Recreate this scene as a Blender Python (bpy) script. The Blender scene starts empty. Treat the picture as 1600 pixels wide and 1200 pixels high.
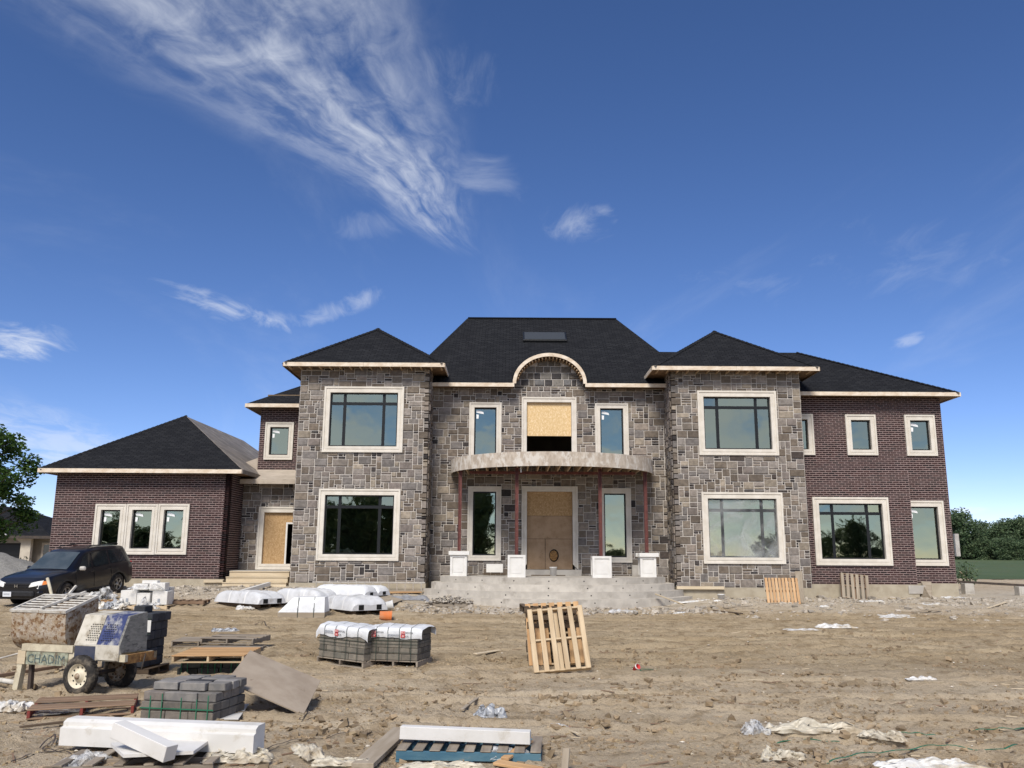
import bpy, math, random
from math import sin, cos, tan, atan, atan2, pi, sqrt, radians, exp
from mathutils import Vector, Matrix, noise as mnoise
V = Vector
RNG = random.Random(11)
scene = bpy.context.scene

# ------------------------------------------------------------------ camera
F = 1330.0                       # focal length in photograph pixels (1600 wide)
PITCH = atan(266.0 / F)
ROLL = 0.006
CAMZ = 2.1
_r = V((1, 0, 0)); _u = V((0, -sin(PITCH), cos(PITCH))); _f = V((0, cos(PITCH), sin(PITCH)))
CR = _r * cos(ROLL) + _u * sin(ROLL)
CU = _u * cos(ROLL) - _r * sin(ROLL)
cam_data = bpy.data.cameras.new('camera')
cam_data.sensor_width = 36.0
cam_data.lens = 36.0 * F / 1600.0
cam_data.clip_start = 0.1
cam_data.clip_end = 6000
cam = bpy.data.objects.new('camera', cam_data)
m = Matrix((CR, CU, -_f)).transposed().to_4x4()
m.translation = V((0, 0, CAMZ))
cam.matrix_world = m
scene.collection.objects.link(cam)
scene.camera = cam

# ------------------------------------------------------------------ view / exposure
scene.view_settings.view_transform = 'Standard'
scene.view_settings.look = 'None'
scene.view_settings.gamma = 1.0
scene.view_settings.use_curve_mapping = False
scene.view_settings.exposure = 0.55
scene.render.engine = 'CYCLES'
scene.cycles.max_bounces = 6
scene.cycles.diffuse_bounces = 3
scene.cycles.glossy_bounces = 3
scene.cycles.transparent_max_bounces = 12
scene.cycles.caustics_reflective = False
scene.cycles.caustics_refractive = False
scene.cycles.sample_clamp_indirect = 6.0

def ray(px, py):
    return _f + CR * ((px - 800.0) / F) - CU * ((py - 600.0) / F)
def W(px, py, Y):
    d = ray(px, py)
    return V((0, 0, CAMZ)) + d * (Y / d.y)

# ------------------------------------------------------------------ node helper
class NT:
    def __init__(s, tree): s.t = tree
    def n(s, typ, **kw):
        nd = s.t.nodes.new(typ)
        for k, v in kw.items(): setattr(nd, k, v)
        return nd
    def link(s, a, b): s.t.links.new(a, b)
    def put(s, sock, v):
        if isinstance(v, bpy.types.NodeSocket): s.t.links.new(v, sock)
        elif v is not None: sock.default_value = v
    def m(s, op, a, b=None, c=None, clamp=False):
        nd = s.n('ShaderNodeMath', operation=op); nd.use_clamp = clamp
        s.put(nd.inputs[0], a)
        if b is not None: s.put(nd.inputs[1], b)
        if c is not None: s.put(nd.inputs[2], c)
        return nd.outputs[0]
    def vm(s, op, a, b=None):
        nd = s.n('ShaderNodeVectorMath', operation=op)
        s.put(nd.inputs[0], a)
        if b is not None: s.put(nd.inputs[1], b)
        return nd.outputs[0]
    def mix(s, f, a, b, blend='MIX'):
        nd = s.n('ShaderNodeMix', data_type='RGBA', blend_type=blend)
        s.put(nd.inputs[0], f)
        s.put(nd.inputs[6], a if isinstance(a, bpy.types.NodeSocket) else (*a[:3], 1))
        s.put(nd.inputs[7], b if isinstance(b, bpy.types.NodeSocket) else (*b[:3], 1))
        return nd.outputs[2]
    def noise(s, vec, scale, detail=4, rough=0.55, dist=0.0):
        nd = s.n('ShaderNodeTexNoise')
        if vec is not None: s.link(vec, nd.inputs['Vector'])
        nd.inputs['Scale'].default_value = scale
        nd.inputs['Detail'].default_value = detail
        nd.inputs['Roughness'].default_value = rough
        nd.inputs['Distortion'].default_value = dist
        return nd.outputs[0]
    def ramp(s, v, lo, hi, a=0.0, b=1.0, smooth=True):
        nd = s.n('ShaderNodeMapRange'); nd.interpolation_type = 'SMOOTHSTEP' if smooth else 'LINEAR'
        s.put(nd.inputs[0], v)
        for i, x in enumerate((lo, hi, a, b)): nd.inputs[i + 1].default_value = x
        return nd.outputs[0]
    def mapping(s, vec, scale=(1, 1, 1), loc=(0, 0, 0), rot=(0, 0, 0)):
        nd = s.n('ShaderNodeMapping'); s.link(vec, nd.inputs[0])
        nd.inputs['Scale'].default_value = scale; nd.inputs['Location'].default_value = loc; nd.inputs['Rotation'].default_value = rot
        return nd.outputs[0]
    def comb(s, x, y, z=0.0):
        nd = s.n('ShaderNodeCombineXYZ')
        for i, q in enumerate((x, y, z)): s.put(nd.inputs[i], q)
        return nd.outputs[0]

# ------------------------------------------------------------------ world: sky with cirrus
SUN_EL = radians(46); SUN_AZ = radians(194)          # azimuth clockwise from +Y: behind the camera, to the left
SUN_DIR = V((sin(SUN_AZ) * cos(SUN_EL), cos(SUN_AZ) * cos(SUN_EL), sin(SUN_EL)))
world = bpy.data.worlds.new('World'); scene.world = world; world.use_nodes = True
wt = NT(world.node_tree); world.node_tree.nodes.clear()
sky = wt.n('ShaderNodeTexSky', sky_type='NISHITA')
sky.sun_disc = False; sky.sun_elevation = SUN_EL; sky.sun_rotation = SUN_AZ
sky.altitude = 200; sky.air_density = 0.62; sky.dust_density = 0.0; sky.ozone_density = 2.0
KZ = 0.12
def pp(px, py):
    d = ray(px, py).normalized(); return (d.x / (d.z + KZ), d.y / (d.z + KZ))
tc = wt.n('ShaderNodeTexCoord'); sp = wt.n('ShaderNodeSeparateXYZ'); wt.link(tc.outputs['Generated'], sp.inputs[0])
zz = wt.m('ADD', wt.m('MAXIMUM', sp.outputs[2], 0.0), KZ)
pu = wt.m('DIVIDE', sp.outputs[0], zz); pv = wt.m('DIVIDE', sp.outputs[1], zz)
pvec = wt.comb(pu, pv, 0.0)
up_mask = wt.ramp(sp.outputs[2], 0.0, 0.06)
wob = wt.noise(pvec, 1.9, 3, 0.5)
# one great fan of cirrus
A = pp(725, 385); B = pp(330, -40)
ax, ay = B[0] - A[0], B[1] - A[1]; al = sqrt(ax * ax + ay * ay); ax /= al; ay /= al
du = wt.m('SUBTRACT', pu, A[0]); dv = wt.m('SUBTRACT', pv, A[1])
s_ = wt.m('DIVIDE', wt.m('ADD', wt.m('MULTIPLY', du, ax), wt.m('MULTIPLY', dv, ay)), al)
t_ = wt.m('SUBTRACT', wt.m('MULTIPLY', dv, ax), wt.m('MULTIPLY', du, ay))
t_ = wt.m('ADD', t_, wt.m('MULTIPLY', wt.m('SUBTRACT', wob, 0.5), 0.16))
wd = wt.m('ADD', wt.m('MULTIPLY', wt.m('MAXIMUM', s_, 0.0), 0.20), 0.045)
tn = wt.m('DIVIDE', t_, wd)
fm = wt.ramp(wt.m('ABSOLUTE', tn), 1.55, 0.0)
sm = wt.m('MULTIPLY', wt.ramp(s_, -0.10, 0.30), wt.ramp(s_, 2.8, 1.2))
fib = wt.noise(wt.comb(wt.m('MULTIPLY', tn, 1.5), wt.m('MULTIPLY', s_, 1.6), 0.0), 1.5, 6, 0.56, 0.2)
rip = wt.noise(wt.comb(wt.m('MULTIPLY', tn, 2.2), wt.m('MULTIPLY', s_, 8.0), 3.0), 1.6, 5, 0.6, 0.6)
den = wt.m('ADD', wt.m('MULTIPLY', fib, 0.62), wt.m('MULTIPLY', rip, 0.38))
dens = wt.ramp(den, 0.32, 0.79)
cl = wt.m('MULTIPLY', wt.m('MULTIPLY', fm, sm), dens)
# smaller wisps; each an ellipse of the sky with fibres of its own
wnz = wt.noise(wt.mapping(pvec, (1.0, 0.55, 1), (0, 0, 0), (0, 0, 0.35)), 7.5, 6, 0.62, 0.8)
def wisp(px, py, px2, py2, w, amp, lo=0.38, hi=0.68, stretch=3.0):
    a = pp(px, py); b = pp(px2, py2); cx, cy = (a[0] + b[0]) / 2, (a[1] + b[1]) / 2
    ex, ey = b[0] - a[0], b[1] - a[1]; L = sqrt(ex * ex + ey * ey); ex /= L; ey /= L; L *= 0.5
    x = wt.m('SUBTRACT', pu, cx); y = wt.m('SUBTRACT', pv, cy)
    s1 = wt.m('DIVIDE', wt.m('ADD', wt.m('MULTIPLY', x, ex), wt.m('MULTIPLY', y, ey)), L)
    t1 = wt.m('DIVIDE', wt.m('ADD', wt.m('SUBTRACT', wt.m('MULTIPLY', y, ex), wt.m('MULTIPLY', x, ey)), wt.m('MULTIPLY', wt.m('SUBTRACT', wob, 0.5), w * 1.6)), w)
    r2 = wt.m('ADD', wt.m('MULTIPLY', s1, s1), wt.m('MULTIPLY', t1, t1))
    g = wt.ramp(r2, 3.6, 0.0)
    nz = wnz
    return wt.m('MULTIPLY', wt.m('MULTIPLY', g, wt.ramp(wt.m('SUBTRACT', nz, wt.m('MULTIPLY', r2, 0.10)), lo, hi + 0.06)), amp)
for args in ((870, 335, 952, 355, 0.085, 0.6, 0.32, 0.68, 1.2), (700, 290, 800, 270, 0.10, 0.32, 0.36, 0.7, 1.4), (235, 440, 460, 515, 0.055, 0.72, 0.36, 0.70), (450, 512, 580, 458, 0.05, 0.5), (330, 490, 480, 500, 0.06, 0.35),
             (-60, 522, 75, 545, 0.16, 0.85, 0.30, 0.6, 1.5), (560, 330, 600, 372, 0.10, 0.2), (1100, 420, 1260, 470, 0.10, 0.16), (1280, 400, 1600, 420, 0.20, 0.14),
             (640, 160, 740, 60, 0.12, 0.28), (1490, 797, 1535, 799, 0.10, 0.8, 0.2, 0.45, 1.0), (1400, 535, 1430, 537, 0.06, 0.4, 0.2, 0.5, 1.0),
             (0, 705, 180, 690, 0.75, 0.5, 0.2, 0.6, 1.2)):
    cl = wt.m('MAXIMUM', cl, wisp(*args))
# a thin veil of cirrus over the whole of the sky
veil = wt.ramp(wt.noise(wt.mapping(pvec, (0.9, 0.35, 1), (4, 1, 0), (0, 0, 0.5)), 1.3, 7, 0.62, 0.8), 0.50, 0.85, 0.0, 0.20)
cl = wt.m('MAXIMUM', cl, veil)
# thicker thin cloud on the sun's side of the sky (soft shadows, pale mirrored sky in the panes)
side_ = wt.ramp(wt.m('MULTIPLY', sp.outputs[1], -1.0), -0.25, 0.55)
cl = wt.m('MAXIMUM', cl, wt.m('MULTIPLY', side_, wt.ramp(wt.noise(wt.mapping(pvec, (1.0, 0.5, 1), (7, 2, 0), (0, 0, -0.3)), 1.5, 6, 0.58, 0.7), 0.32, 0.64, 0.04, 0.85)))
cl = wt.m('MULTIPLY', wt.m('MINIMUM', cl, 1.0), up_mask)
hz = wt.n('ShaderNodeHueSaturation'); hz.inputs['Saturation'].default_value = 1.17; hz.inputs['Value'].default_value = 1.0
wt.link(sky.outputs[0], hz.inputs['Color'])
skymix = wt.mix(wt.m('MULTIPLY', cl, 0.8), wt.mix(1.0, hz.outputs[0], (1.12, 0.985, 1.085), 'MULTIPLY'), (6.6, 6.9, 7.4))
bg = wt.n('ShaderNodeBackground'); bg.inputs[1].default_value = 0.093
wt.link(skymix, bg.inputs[0])
wo = wt.n('ShaderNodeOutputWorld'); wt.link(bg.outputs[0], wo.inputs[0])

sun_data = bpy.data.lights.new('sun', 'SUN'); sun_data.energy = 2.8; sun_data.angle = radians(20); sun_data.color = (1.0, 0.945, 0.86)
sun = bpy.data.objects.new('sun', sun_data); sun.rotation_euler = (-SUN_DIR).to_track_quat('-Z', 'Y').to_euler()
scene.collection.objects.link(sun)

# ------------------------------------------------------------------ geometry helper
class MB:
    def __init__(s): s.v = []; s.f = []; s.mi = []; s.t = []; s.sm = []
    def add(s, verts, faces, mi=0, tint=None, smooth=False):
        b = len(s.v); s.v.extend([tuple(p) for p in verts])
        for f in faces:
            s.f.append(tuple(b + i for i in f)); s.mi.append(mi); s.t.append(tint or (1, 1, 1)); s.sm.append(smooth)
    def box(s, c, d, rot=None, mi=0, tint=None, jit=0.0):
        hx, hy, hz_ = d[0] / 2, d[1] / 2, d[2] / 2
        vs = [V((x, y, z)) for z in (-hz_, hz_) for y in (-hy, hy) for x in (-hx, hx)]
        if jit: vs = [p + V((RNG.uniform(-jit, jit), RNG.uniform(-jit, jit), RNG.uniform(-jit, jit))) for p in vs]
        if rot is not None: vs = [rot @ p for p in vs]
        c = V(c)
        s.add([p + c for p in vs], [(0, 2, 3, 1), (4, 5, 7, 6), (0, 1, 5, 4), (2, 6, 7, 3), (0, 4, 6, 2), (1, 3, 7, 5)], mi, tint)
    def b2(s, a, b, mi=0, tint=None):
        s.box(((a[0] + b[0]) / 2, (a[1] + b[1]) / 2, (a[2] + b[2]) / 2), (abs(b[0] - a[0]), abs(b[1] - a[1]), abs(b[2] - a[2])), None, mi, tint)
    def cbox(s, c, d, ch=0.01, rot=None, mi=0, tint=None, jit=0.0):
        """box with chamfered edges"""
        h = [q / 2 for q in d]; ch = min(ch, min(h) * 0.9)
        idx = {}; vs = []
        for sx in (-1, 1):
            for sy in (-1, 1):
                for sz in (-1, 1):
                    jx, jy, jz = [RNG.uniform(-jit, jit) for _ in range(3)]
                    for a in range(3):
                        p = [sx * (h[0] - (0 if a == 0 else ch)) + jx, sy * (h[1] - (0 if a == 1 else ch)) + jy, sz * (h[2] - (0 if a == 2 else ch)) + jz]
                        idx[(sx, sy, sz, a)] = len(vs); vs.append(V(p))
        fs = []
        for a in range(3):
            for sg in (-1, 1):
                o = [i for i in range(3) if i != a]; q = []
                for (p0, p1) in ((-1, -1), (1, -1), (1, 1), (-1, 1)):
                    k = [0, 0, 0]; k[a] = sg; k[o[0]] = p0; k[o[1]] = p1; q.append(idx[(*k, a)])
                if (sg < 0) != (a == 1): q.reverse()
                fs.append(q)
        for a in range(3):
            o = [i for i in range(3) if i != a]
            for p0 in (-1, 1):
                for p1 in (-1, 1):
                    k = [0, 0, 0]; k[o[0]] = p0; k[o[1]] = p1
                    k[a] = -1; a0 = idx[(*k, o[0])]; a1 = idx[(*k, o[1])]
                    k[a] = 1; b0 = idx[(*k, o[0])]; b1 = idx[(*k, o[1])]
                    fs.append((a0, b0, b1, a1) if ((p0 * p1 > 0) == (a != 1)) else (a0, a1, b1, b0))
        for sx in (-1, 1):
            for sy in (-1, 1):
                for sz in (-1, 1):
                    q = [idx[(sx, sy, sz, a)] for a in range(3)]
                    if sx * sy * sz < 0: q.reverse()
                    fs.append(q)
        c = V(c)
        s.add([((rot @ p) if rot is not None else p) + c for p in vs], fs, mi, tint)
    def quad(s, *pts, mi=0, tint=None): s.add(pts, [tuple(range(len(pts)))], mi, tint)
    def slab(s, pts, n, mi=0, tint=None, mi_side=None):
        """polygon pts given a thickness by vector n"""
        n = V(n); k = len(pts); a = [V(p) for p in pts]; b = [p + n for p in a]
        s.add(a + b, [tuple(reversed(range(k))), tuple(range(k, 2 * k))], mi, tint)
        s.add(a + b, [(i, (i + 1) % k, k + (i + 1) % k, k + i) for i in range(k)], mi if mi_side is None else mi_side, tint)
    def tube(s, path, rad, n=8, mi=0, tint=None, smooth=True, cap=True, flat=1.0):
        P = [V(p) for p in path]; R_ = rad if isinstance(rad, (list, tuple)) else [rad] * len(P)
        vs = []; ref = None
        for i, p in enumerate(P):
            d = (P[min(i + 1, len(P) - 1)] - P[max(i - 1, 0)]).normalized()
            if ref is None: ref = V((0, 0, 1)) if abs(d.z) < 0.9 else V((1, 0, 0))
            a = d.cross(ref).normalized(); b = a.cross(d).normalized(); ref = b
            for k in range(n):
                th = 2 * pi * k / n
                vs.append(p + a * cos(th) * R_[i] + b * sin(th) * R_[i] * flat)
        fs = [(i * n + k, i * n + (k + 1) % n, (i + 1) * n + (k + 1) % n, (i + 1) * n + k) for i in range(len(P) - 1) for k in range(n)]
        s.add(vs, fs, mi, tint, smooth)
        if cap:
            b = len(s.v) - len(vs); e = b + (len(P) - 1) * n
            for f in (tuple(b + k for k in reversed(range(n))), tuple(e + k for k in range(n))):
                s.f.append(f); s.mi.append(mi); s.t.append(tint or (1, 1, 1)); s.sm.append(False)
    def lathe(s, prof, n=24, M=None, mi=0, tint=None, smooth=True):
        """prof: (radius, height) pairs about local z"""
        vs = []
        for r, z in prof:
            for k in range(n):
                p = V((r * cos(2 * pi * k / n), r * sin(2 * pi * k / n), z)); vs.append(M @ p if M is not None else p)
        s.add(vs, [(i * n + k, i * n + (k + 1) % n, (i + 1) * n + (k + 1) % n, (i + 1) * n + k) for i in range(len(prof) - 1) for k in range(n)], mi, tint, smooth)
    def grid(s, fn, nu, nv, mi=0, tint=None, smooth=True, flip=False):
        vs = [fn(i / nu, j / nv) for j in range(nv + 1) for i in range(nu + 1)]; w = nu + 1
        fs = [(j * w + i, j * w + i + 1, (j + 1) * w + i + 1, (j + 1) * w + i) for j in range(nv) for i in range(nu)]
        if flip: fs = [tuple(reversed(f)) for f in fs]
        s.add(vs, fs, mi, tint, smooth)
    def rock(s, c, r, flat=0.7, mi=0, tint=None):
        vs = []
        for d in ((1, 0, 0), (0, 1, 0), (-1, 0, 0), (0, -1, 0), (0, 0, 1), (0, 0, -1)):
            k = RNG.uniform(0.65, 1.25) * r
            vs.append((c[0] + d[0] * k + RNG.uniform(-.25, .25) * r, c[1] + d[1] * k + RNG.uniform(-.25, .25) * r, c[2] + (d[2] * k + RNG.uniform(-.25, .25) * r) * flat))
        s.add(vs, [(0, 1, 4), (1, 2, 4), (2, 3, 4), (3, 0, 4), (1, 0, 5), (2, 1, 5), (3, 2, 5), (0, 3, 5)], mi, tint)
    def chip(s, c, r, flat=0.6, mi=0, tint=None):
        h = (r * RNG.uniform(.6, 1.2), r * RNG.uniform(.6, 1.2), r * flat * RNG.uniform(.6, 1.2))
        s.box(c, (2 * h[0], 2 * h[1], 2 * h[2]), Matrix.Rotation(RNG.uniform(0, 6.28), 3, 'Z') @ Matrix.Rotation(RNG.gauss(0, .3), 3, 'X'), mi, tint, r * .38)
    def mesh(s, name, mats, tint=False):
        me = bpy.data.meshes.new(name)
        me.from_pydata(s.v, [], s.f)
        for mm in (mats if isinstance(mats, (list, tuple)) else [mats]): me.materials.append(MAT[mm])
        me.polygons.foreach_set('material_index', s.mi)
        me.polygons.foreach_set('use_smooth', s.sm)
        if tint:
            at = me.attributes.new('tint', 'FLOAT_COLOR', 'FACE')
            flat = []
            for t in s.t: flat.extend((t[0], t[1], t[2], 1.0))
            at.data.foreach_set('color', flat)
        me.update(); return me
    def build(s, name, mats, parent=None, tint=False, world=True):
        o = bpy.data.objects.new(name, s.mesh(name, mats, tint)); scene.collection.objects.link(o)
        if parent is not None:
            o.parent = parent
            if world: o.matrix_parent_inverse = WM[parent.name].inverted() if parent.name in WM else Matrix.Identity(4)
        return o
WM = {}
def link_mesh(name, me, parent=None, mat=None):
    o = bpy.data.objects.new(name, me); scene.collection.objects.link(o)
    if parent is not None: o.parent = parent
    if mat is not None: o.matrix_basis = mat
    return o
def tag(o, label, cat, group=None, kind=None):
    if label: o['label'] = label
    if cat: o['category'] = cat
    if group: o['group'] = group
    if kind: o['kind'] = kind
    return o
def thing(name, label, cat, loc=(0, 0, 0), rot=None, group=None):
    o = bpy.data.objects.new(name, None); scene.collection.objects.link(o)
    M_ = Matrix.Translation(V(loc)) @ (rot.to_4x4() if rot is not None else Matrix.Identity(4))
    o.matrix_basis = M_; o.empty_display_size = 0.2; WM[o.name] = M_
    return tag(o, label, cat, group)
def RZ(a): return Matrix.Rotation(a, 3, 'Z')
def RX(a): return Matrix.Rotation(a, 3, 'X')
def RY(a): return Matrix.Rotation(a, 3, 'Y')
def lerp(a, b, t): return a + (b - a) * t
def sstep(x, a, b):
    t = max(0.0, min(1.0, (x - a) / (b - a))); return t * t * (3 - 2 * t)

# ------------------------------------------------------------------ materials
MAT = {}
def mat(name, c1, c2=None, rough=0.8, scale=6.0, bump=0.25, bscale=30.0, metal=0.0, tint=False, spec=0.3, stretch=(1, 1, 1), lo=0.35, hi=0.65, c3=None, c3scale=2.0, c3lo=0.55, c3hi=0.7, bdist=0.01, coat=0.0, rvar=0.0, objrand=0.0, gen='Object'):
    mt = bpy.data.materials.new(name); mt.use_nodes = True; MAT[name] = mt
    t = NT(mt.node_tree); p = t.t.nodes['Principled BSDF']
    co = t.n('ShaderNodeTexCoord').outputs[gen]
    if objrand:
        oi = t.n('ShaderNodeObjectInfo')
        co = t.vm('ADD', co, t.comb(t.m('MULTIPLY', oi.outputs['Random'], 37.0), t.m('MULTIPLY', oi.outputs['Random'], 91.0), 0.0))
    mp = t.mapping(co, stretch)
    n1 = t.noise(mp, scale, 5, 0.6)
    col = t.mix(t.ramp(n1, lo, hi), c1, c2 if c2 else c1)
    if c3: col = t.mix(t.ramp(t.noise(mp, c3scale, 6, 0.65), c3lo, c3hi), col, c3)
    if tint:
        a = t.n('ShaderNodeAttribute'); a.attribute_name = 'tint'
        col = t.mix(1.0, col, a.outputs['Color'], 'MULTIPLY')
    if objrand:
        k = t.ramp(oi.outputs['Random'], 0, 1, 1 - objrand, 1 + objrand, False)
        col = t.mix(1.0, col, t.comb(k, k, k), 'MULTIPLY')
    t.put(p.inputs['Base Color'], col)
    p.inputs['Metallic'].default_value = metal
    p.inputs['Specular IOR Level'].default_value = spec
    p.inputs['Coat Weight'].default_value = coat
    if rvar: t.put(p.inputs['Roughness'], t.ramp(n1, 0.3, 0.7, rough - rvar, rough + rvar))
    else: p.inputs['Roughness'].default_value = rough
    if bump:
        bn = t.noise(mp, bscale, 5, 0.65)
        b = t.n('ShaderNodeBump'); b.inputs['Strength'].default_value = bump; b.inputs['Distance'].default_value = bdist
        t.link(bn, b.inputs['Height']); t.link(b.outputs[0], p.inputs['Normal'])
    return mt
mat('mortar', (0.58, 0.535, 0.48), (0.48, 0.44, 0.395), 0.95, 9, 0.4, 60)
mat('brick_mortar', (0.29, 0.215, 0.20), (0.225, 0.165, 0.152), 0.95, 5, 0.4, 60)
mat('stone', (0.85, 0.85, 0.85), (1.2, 1.2, 1.2), 0.92, 7, 0.6, 26, tint=True, bdist=0.03, c3=(0.75, 0.74, 0.72), c3scale=2.3, c3lo=0.5, c3hi=0.75)
mat('brick', (0.8, 0.8, 0.8), (1.25, 1.2, 1.2), 0.85, 14, 0.4, 50, tint=True, objrand=0.0)
mat('trim_stone', (0.70, 0.65, 0.57), (0.62, 0.57, 0.49), 0.85, 3, 0.15, 70, c3=(0.58, 0.54, 0.47), c3scale=1.7, c3lo=0.6, c3hi=0.85)
mat('frame_black', (0.012, 0.013, 0.014), None, 0.4, 4, 0.0)
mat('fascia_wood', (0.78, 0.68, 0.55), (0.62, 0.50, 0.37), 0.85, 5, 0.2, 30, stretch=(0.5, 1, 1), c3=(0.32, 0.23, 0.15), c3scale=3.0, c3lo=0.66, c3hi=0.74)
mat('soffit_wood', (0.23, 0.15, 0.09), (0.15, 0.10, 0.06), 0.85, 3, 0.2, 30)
mat('concrete', (0.50, 0.47, 0.42), (0.40, 0.37, 0.33), 0.9, 2.5, 0.35, 25, c3=(0.30, 0.275, 0.24), c3scale=1.3, c3lo=0.58, c3hi=0.76)
mat('concrete_step', (0.52, 0.48, 0.42), (0.42, 0.385, 0.335), 0.9, 2.5, 0.4, 25, c3=(0.30, 0.27, 0.23), c3scale=1.3, c3lo=0.55, c3hi=0.74, objrand=0.10)
mat('foundation', (0.43, 0.38, 0.29), (0.36, 0.31, 0.23), 0.92, 2.2, 0.3, 30, c3=(0.27, 0.22, 0.16), c3scale=1.6, c3lo=0.55, c3hi=0.8)
mat('rim_board', (0.52, 0.45, 0.37), (0.38, 0.315, 0.25), 0.9, 5.5, 0.5, 22, stretch=(1, 1, 0.55), c3=(0.60, 0.555, 0.49), c3scale=4.0, c3lo=0.48, c3hi=0.6)
mat('joist', (0.50, 0.37, 0.235), (0.40, 0.28, 0.17), 0.85, 5, 0.2, 30)
mat('deck_under', (0.16, 0.085, 0.055), (0.12, 0.065, 0.04), 0.9, 3, 0.2, 30)
mat('red_steel', (0.16, 0.05, 0.04), (0.10, 0.032, 0.028), 0.6, 9, 0.2, 50, spec=0.4)
mat('membrane', (0.50, 0.43, 0.35), (0.40, 0.34, 0.27), 0.85, 1.6, 0.3, 12, c3=(0.26, 0.22, 0.17), c3scale=1.4, c3lo=0.56, c3hi=0.7)
mat('felt_grey', (0.24, 0.21, 0.185), (0.17, 0.15, 0.13), 0.8, 1.2, 0.35, 8, c3=(0.36, 0.32, 0.27), c3scale=1.6, c3lo=0.5, c3hi=0.7)
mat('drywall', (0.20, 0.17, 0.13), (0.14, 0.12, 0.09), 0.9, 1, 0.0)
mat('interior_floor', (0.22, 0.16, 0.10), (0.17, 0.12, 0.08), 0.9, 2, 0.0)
mat('osb', (0.46, 0.30, 0.15), (0.36, 0.22, 0.10), 0.85, 16, 0.3, 40, stretch=(1, 1, 0.6), c3=(0.54, 0.37, 0.20), c3scale=22, c3lo=0.5, c3hi=0.62)
mat('osb_bright', (0.74, 0.54, 0.29), (0.63, 0.43, 0.20), 0.85, 16, 0.3, 40, stretch=(1, 1, 0.6), c3=(0.80, 0.62, 0.38), c3scale=24, c3lo=0.5, c3hi=0.62)
mat('plywood_door', (0.40, 0.275, 0.17), (0.33, 0.22, 0.13), 0.85, 3, 0.15, 40, c3=(0.23, 0.15, 0.085), c3scale=6, c3lo=0.62, c3hi=0.75)
mat('paint_white', (0.74, 0.72, 0.68), (0.68, 0.66, 0.62), 0.55, 3, 0.05, 40)
mat('foam_white', (0.72, 0.70, 0.67), (0.65, 0.63, 0.59), 0.75, 2, 0.2, 90, c3=(0.50, 0.455, 0.375), c3scale=3.5, c3lo=0.58, c3hi=0.78)
mat('sticker', (0.85, 0.86, 0.86), None, 0.6, 4, 0.0)
for nm, a_, b_, c_ in (('pallet_pale', (0.58, 0.455, 0.30), (0.47, 0.35, 0.215), (0.32, 0.235, 0.145)), ('pallet_orange', (0.54, 0.34, 0.17), (0.43, 0.25, 0.12), (0.30, 0.17, 0.08)),
                   ('pallet_grey', (0.30, 0.255, 0.20), (0.22, 0.18, 0.14), (0.15, 0.12, 0.09)), ('pallet_brown', (0.27, 0.18, 0.12), (0.19, 0.125, 0.08), (0.30, 0.24, 0.18)), ('pallet_dark', (0.12, 0.085, 0.055), (0.085, 0.06, 0.04), (0.16, 0.12, 0.085)),
                   ('plank_new', (0.62, 0.52, 0.37), (0.54, 0.44, 0.30), (0.44, 0.34, 0.22)), ('plank_grey', (0.38, 0.32, 0.245), (0.30, 0.245, 0.18), (0.22, 0.18, 0.13)), ('slat_orange', (0.58, 0.38, 0.21), (0.47, 0.28, 0.14), (0.33, 0.19, 0.1))):
    mat(nm, a_, b_, 0.88, 9, 0.35, 30, stretch=(0.12, 1, 1), c3=c_, c3scale=5, c3lo=0.56, c3hi=0.72, objrand=0.13)
mat('blue_paint', (0.05, 0.13, 0.19), (0.09, 0.18, 0.23), 0.75, 8, 0.3, 30, stretch=(0.3, 1, 1), c3=(0.27, 0.26, 0.22), c3scale=6, c3lo=0.58, c3hi=0.68)
mat('red_paint', (0.27, 0.05, 0.04), (0.19, 0.05, 0.04), 0.8, 8, 0.3, 30, c3=(0.24, 0.17, 0.13), c3scale=7, c3lo=0.55, c3hi=0.66)
mat('ply_sheet', (0.37, 0.305, 0.235), (0.30, 0.24, 0.18), 0.9, 2.2, 0.3, 25, c3=(0.15, 0.105, 0.07), c3scale=3.2, c3lo=0.6, c3hi=0.72)
mat('block_grey', (0.85, 0.85, 0.85), (1.15, 1.12, 1.08), 0.93, 10, 0.5, 45, objrand=0.22, tint=True, c3=(1.3, 1.25, 1.18), c3scale=3.0, c3lo=0.58, c3hi=0.75)
mat('strap_dark', (0.03, 0.045, 0.035), None, 0.5, 4, 0.0)
mat('strap_green', (0.02, 0.12, 0.065), (0.03, 0.16, 0.09), 0.5, 4, 0.0)
mat('tyre', (0.022, 0.020, 0.019), (0.04, 0.036, 0.032), 0.88, 12, 0.3, 60, c3=(0.15, 0.125, 0.095), c3scale=7, c3lo=0.46, c3hi=0.68)
mat('rim_cream', (0.72, 0.66, 0.52), (0.60, 0.53, 0.40), 0.6, 9, 0.15, 40, c3=(0.32, 0.22, 0.13), c3scale=9, c3lo=0.62, c3hi=0.72)
mat('alloy', (0.42, 0.42, 0.41), (0.32, 0.31, 0.30), 0.4, 9, 0.05, 40, metal=0.7)
mat('rust_drum', (0.36, 0.265, 0.17), (0.46, 0.40, 0.33), 0.9, 9, 0.8, 28, c3=(0.19, 0.105, 0.05), c3scale=13, c3lo=0.48, c3hi=0.6, bdist=0.02)
mat('rust_orange', (0.36, 0.20, 0.07), (0.18, 0.09, 0.04), 0.9, 12, 0.6, 30)
mat('grate_white', (0.66, 0.63, 0.57), (0.48, 0.44, 0.38), 0.8, 9, 0.4, 40, c3=(0.33, 0.24, 0.16), c3scale=8, c3lo=0.6, c3hi=0.7)
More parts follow.
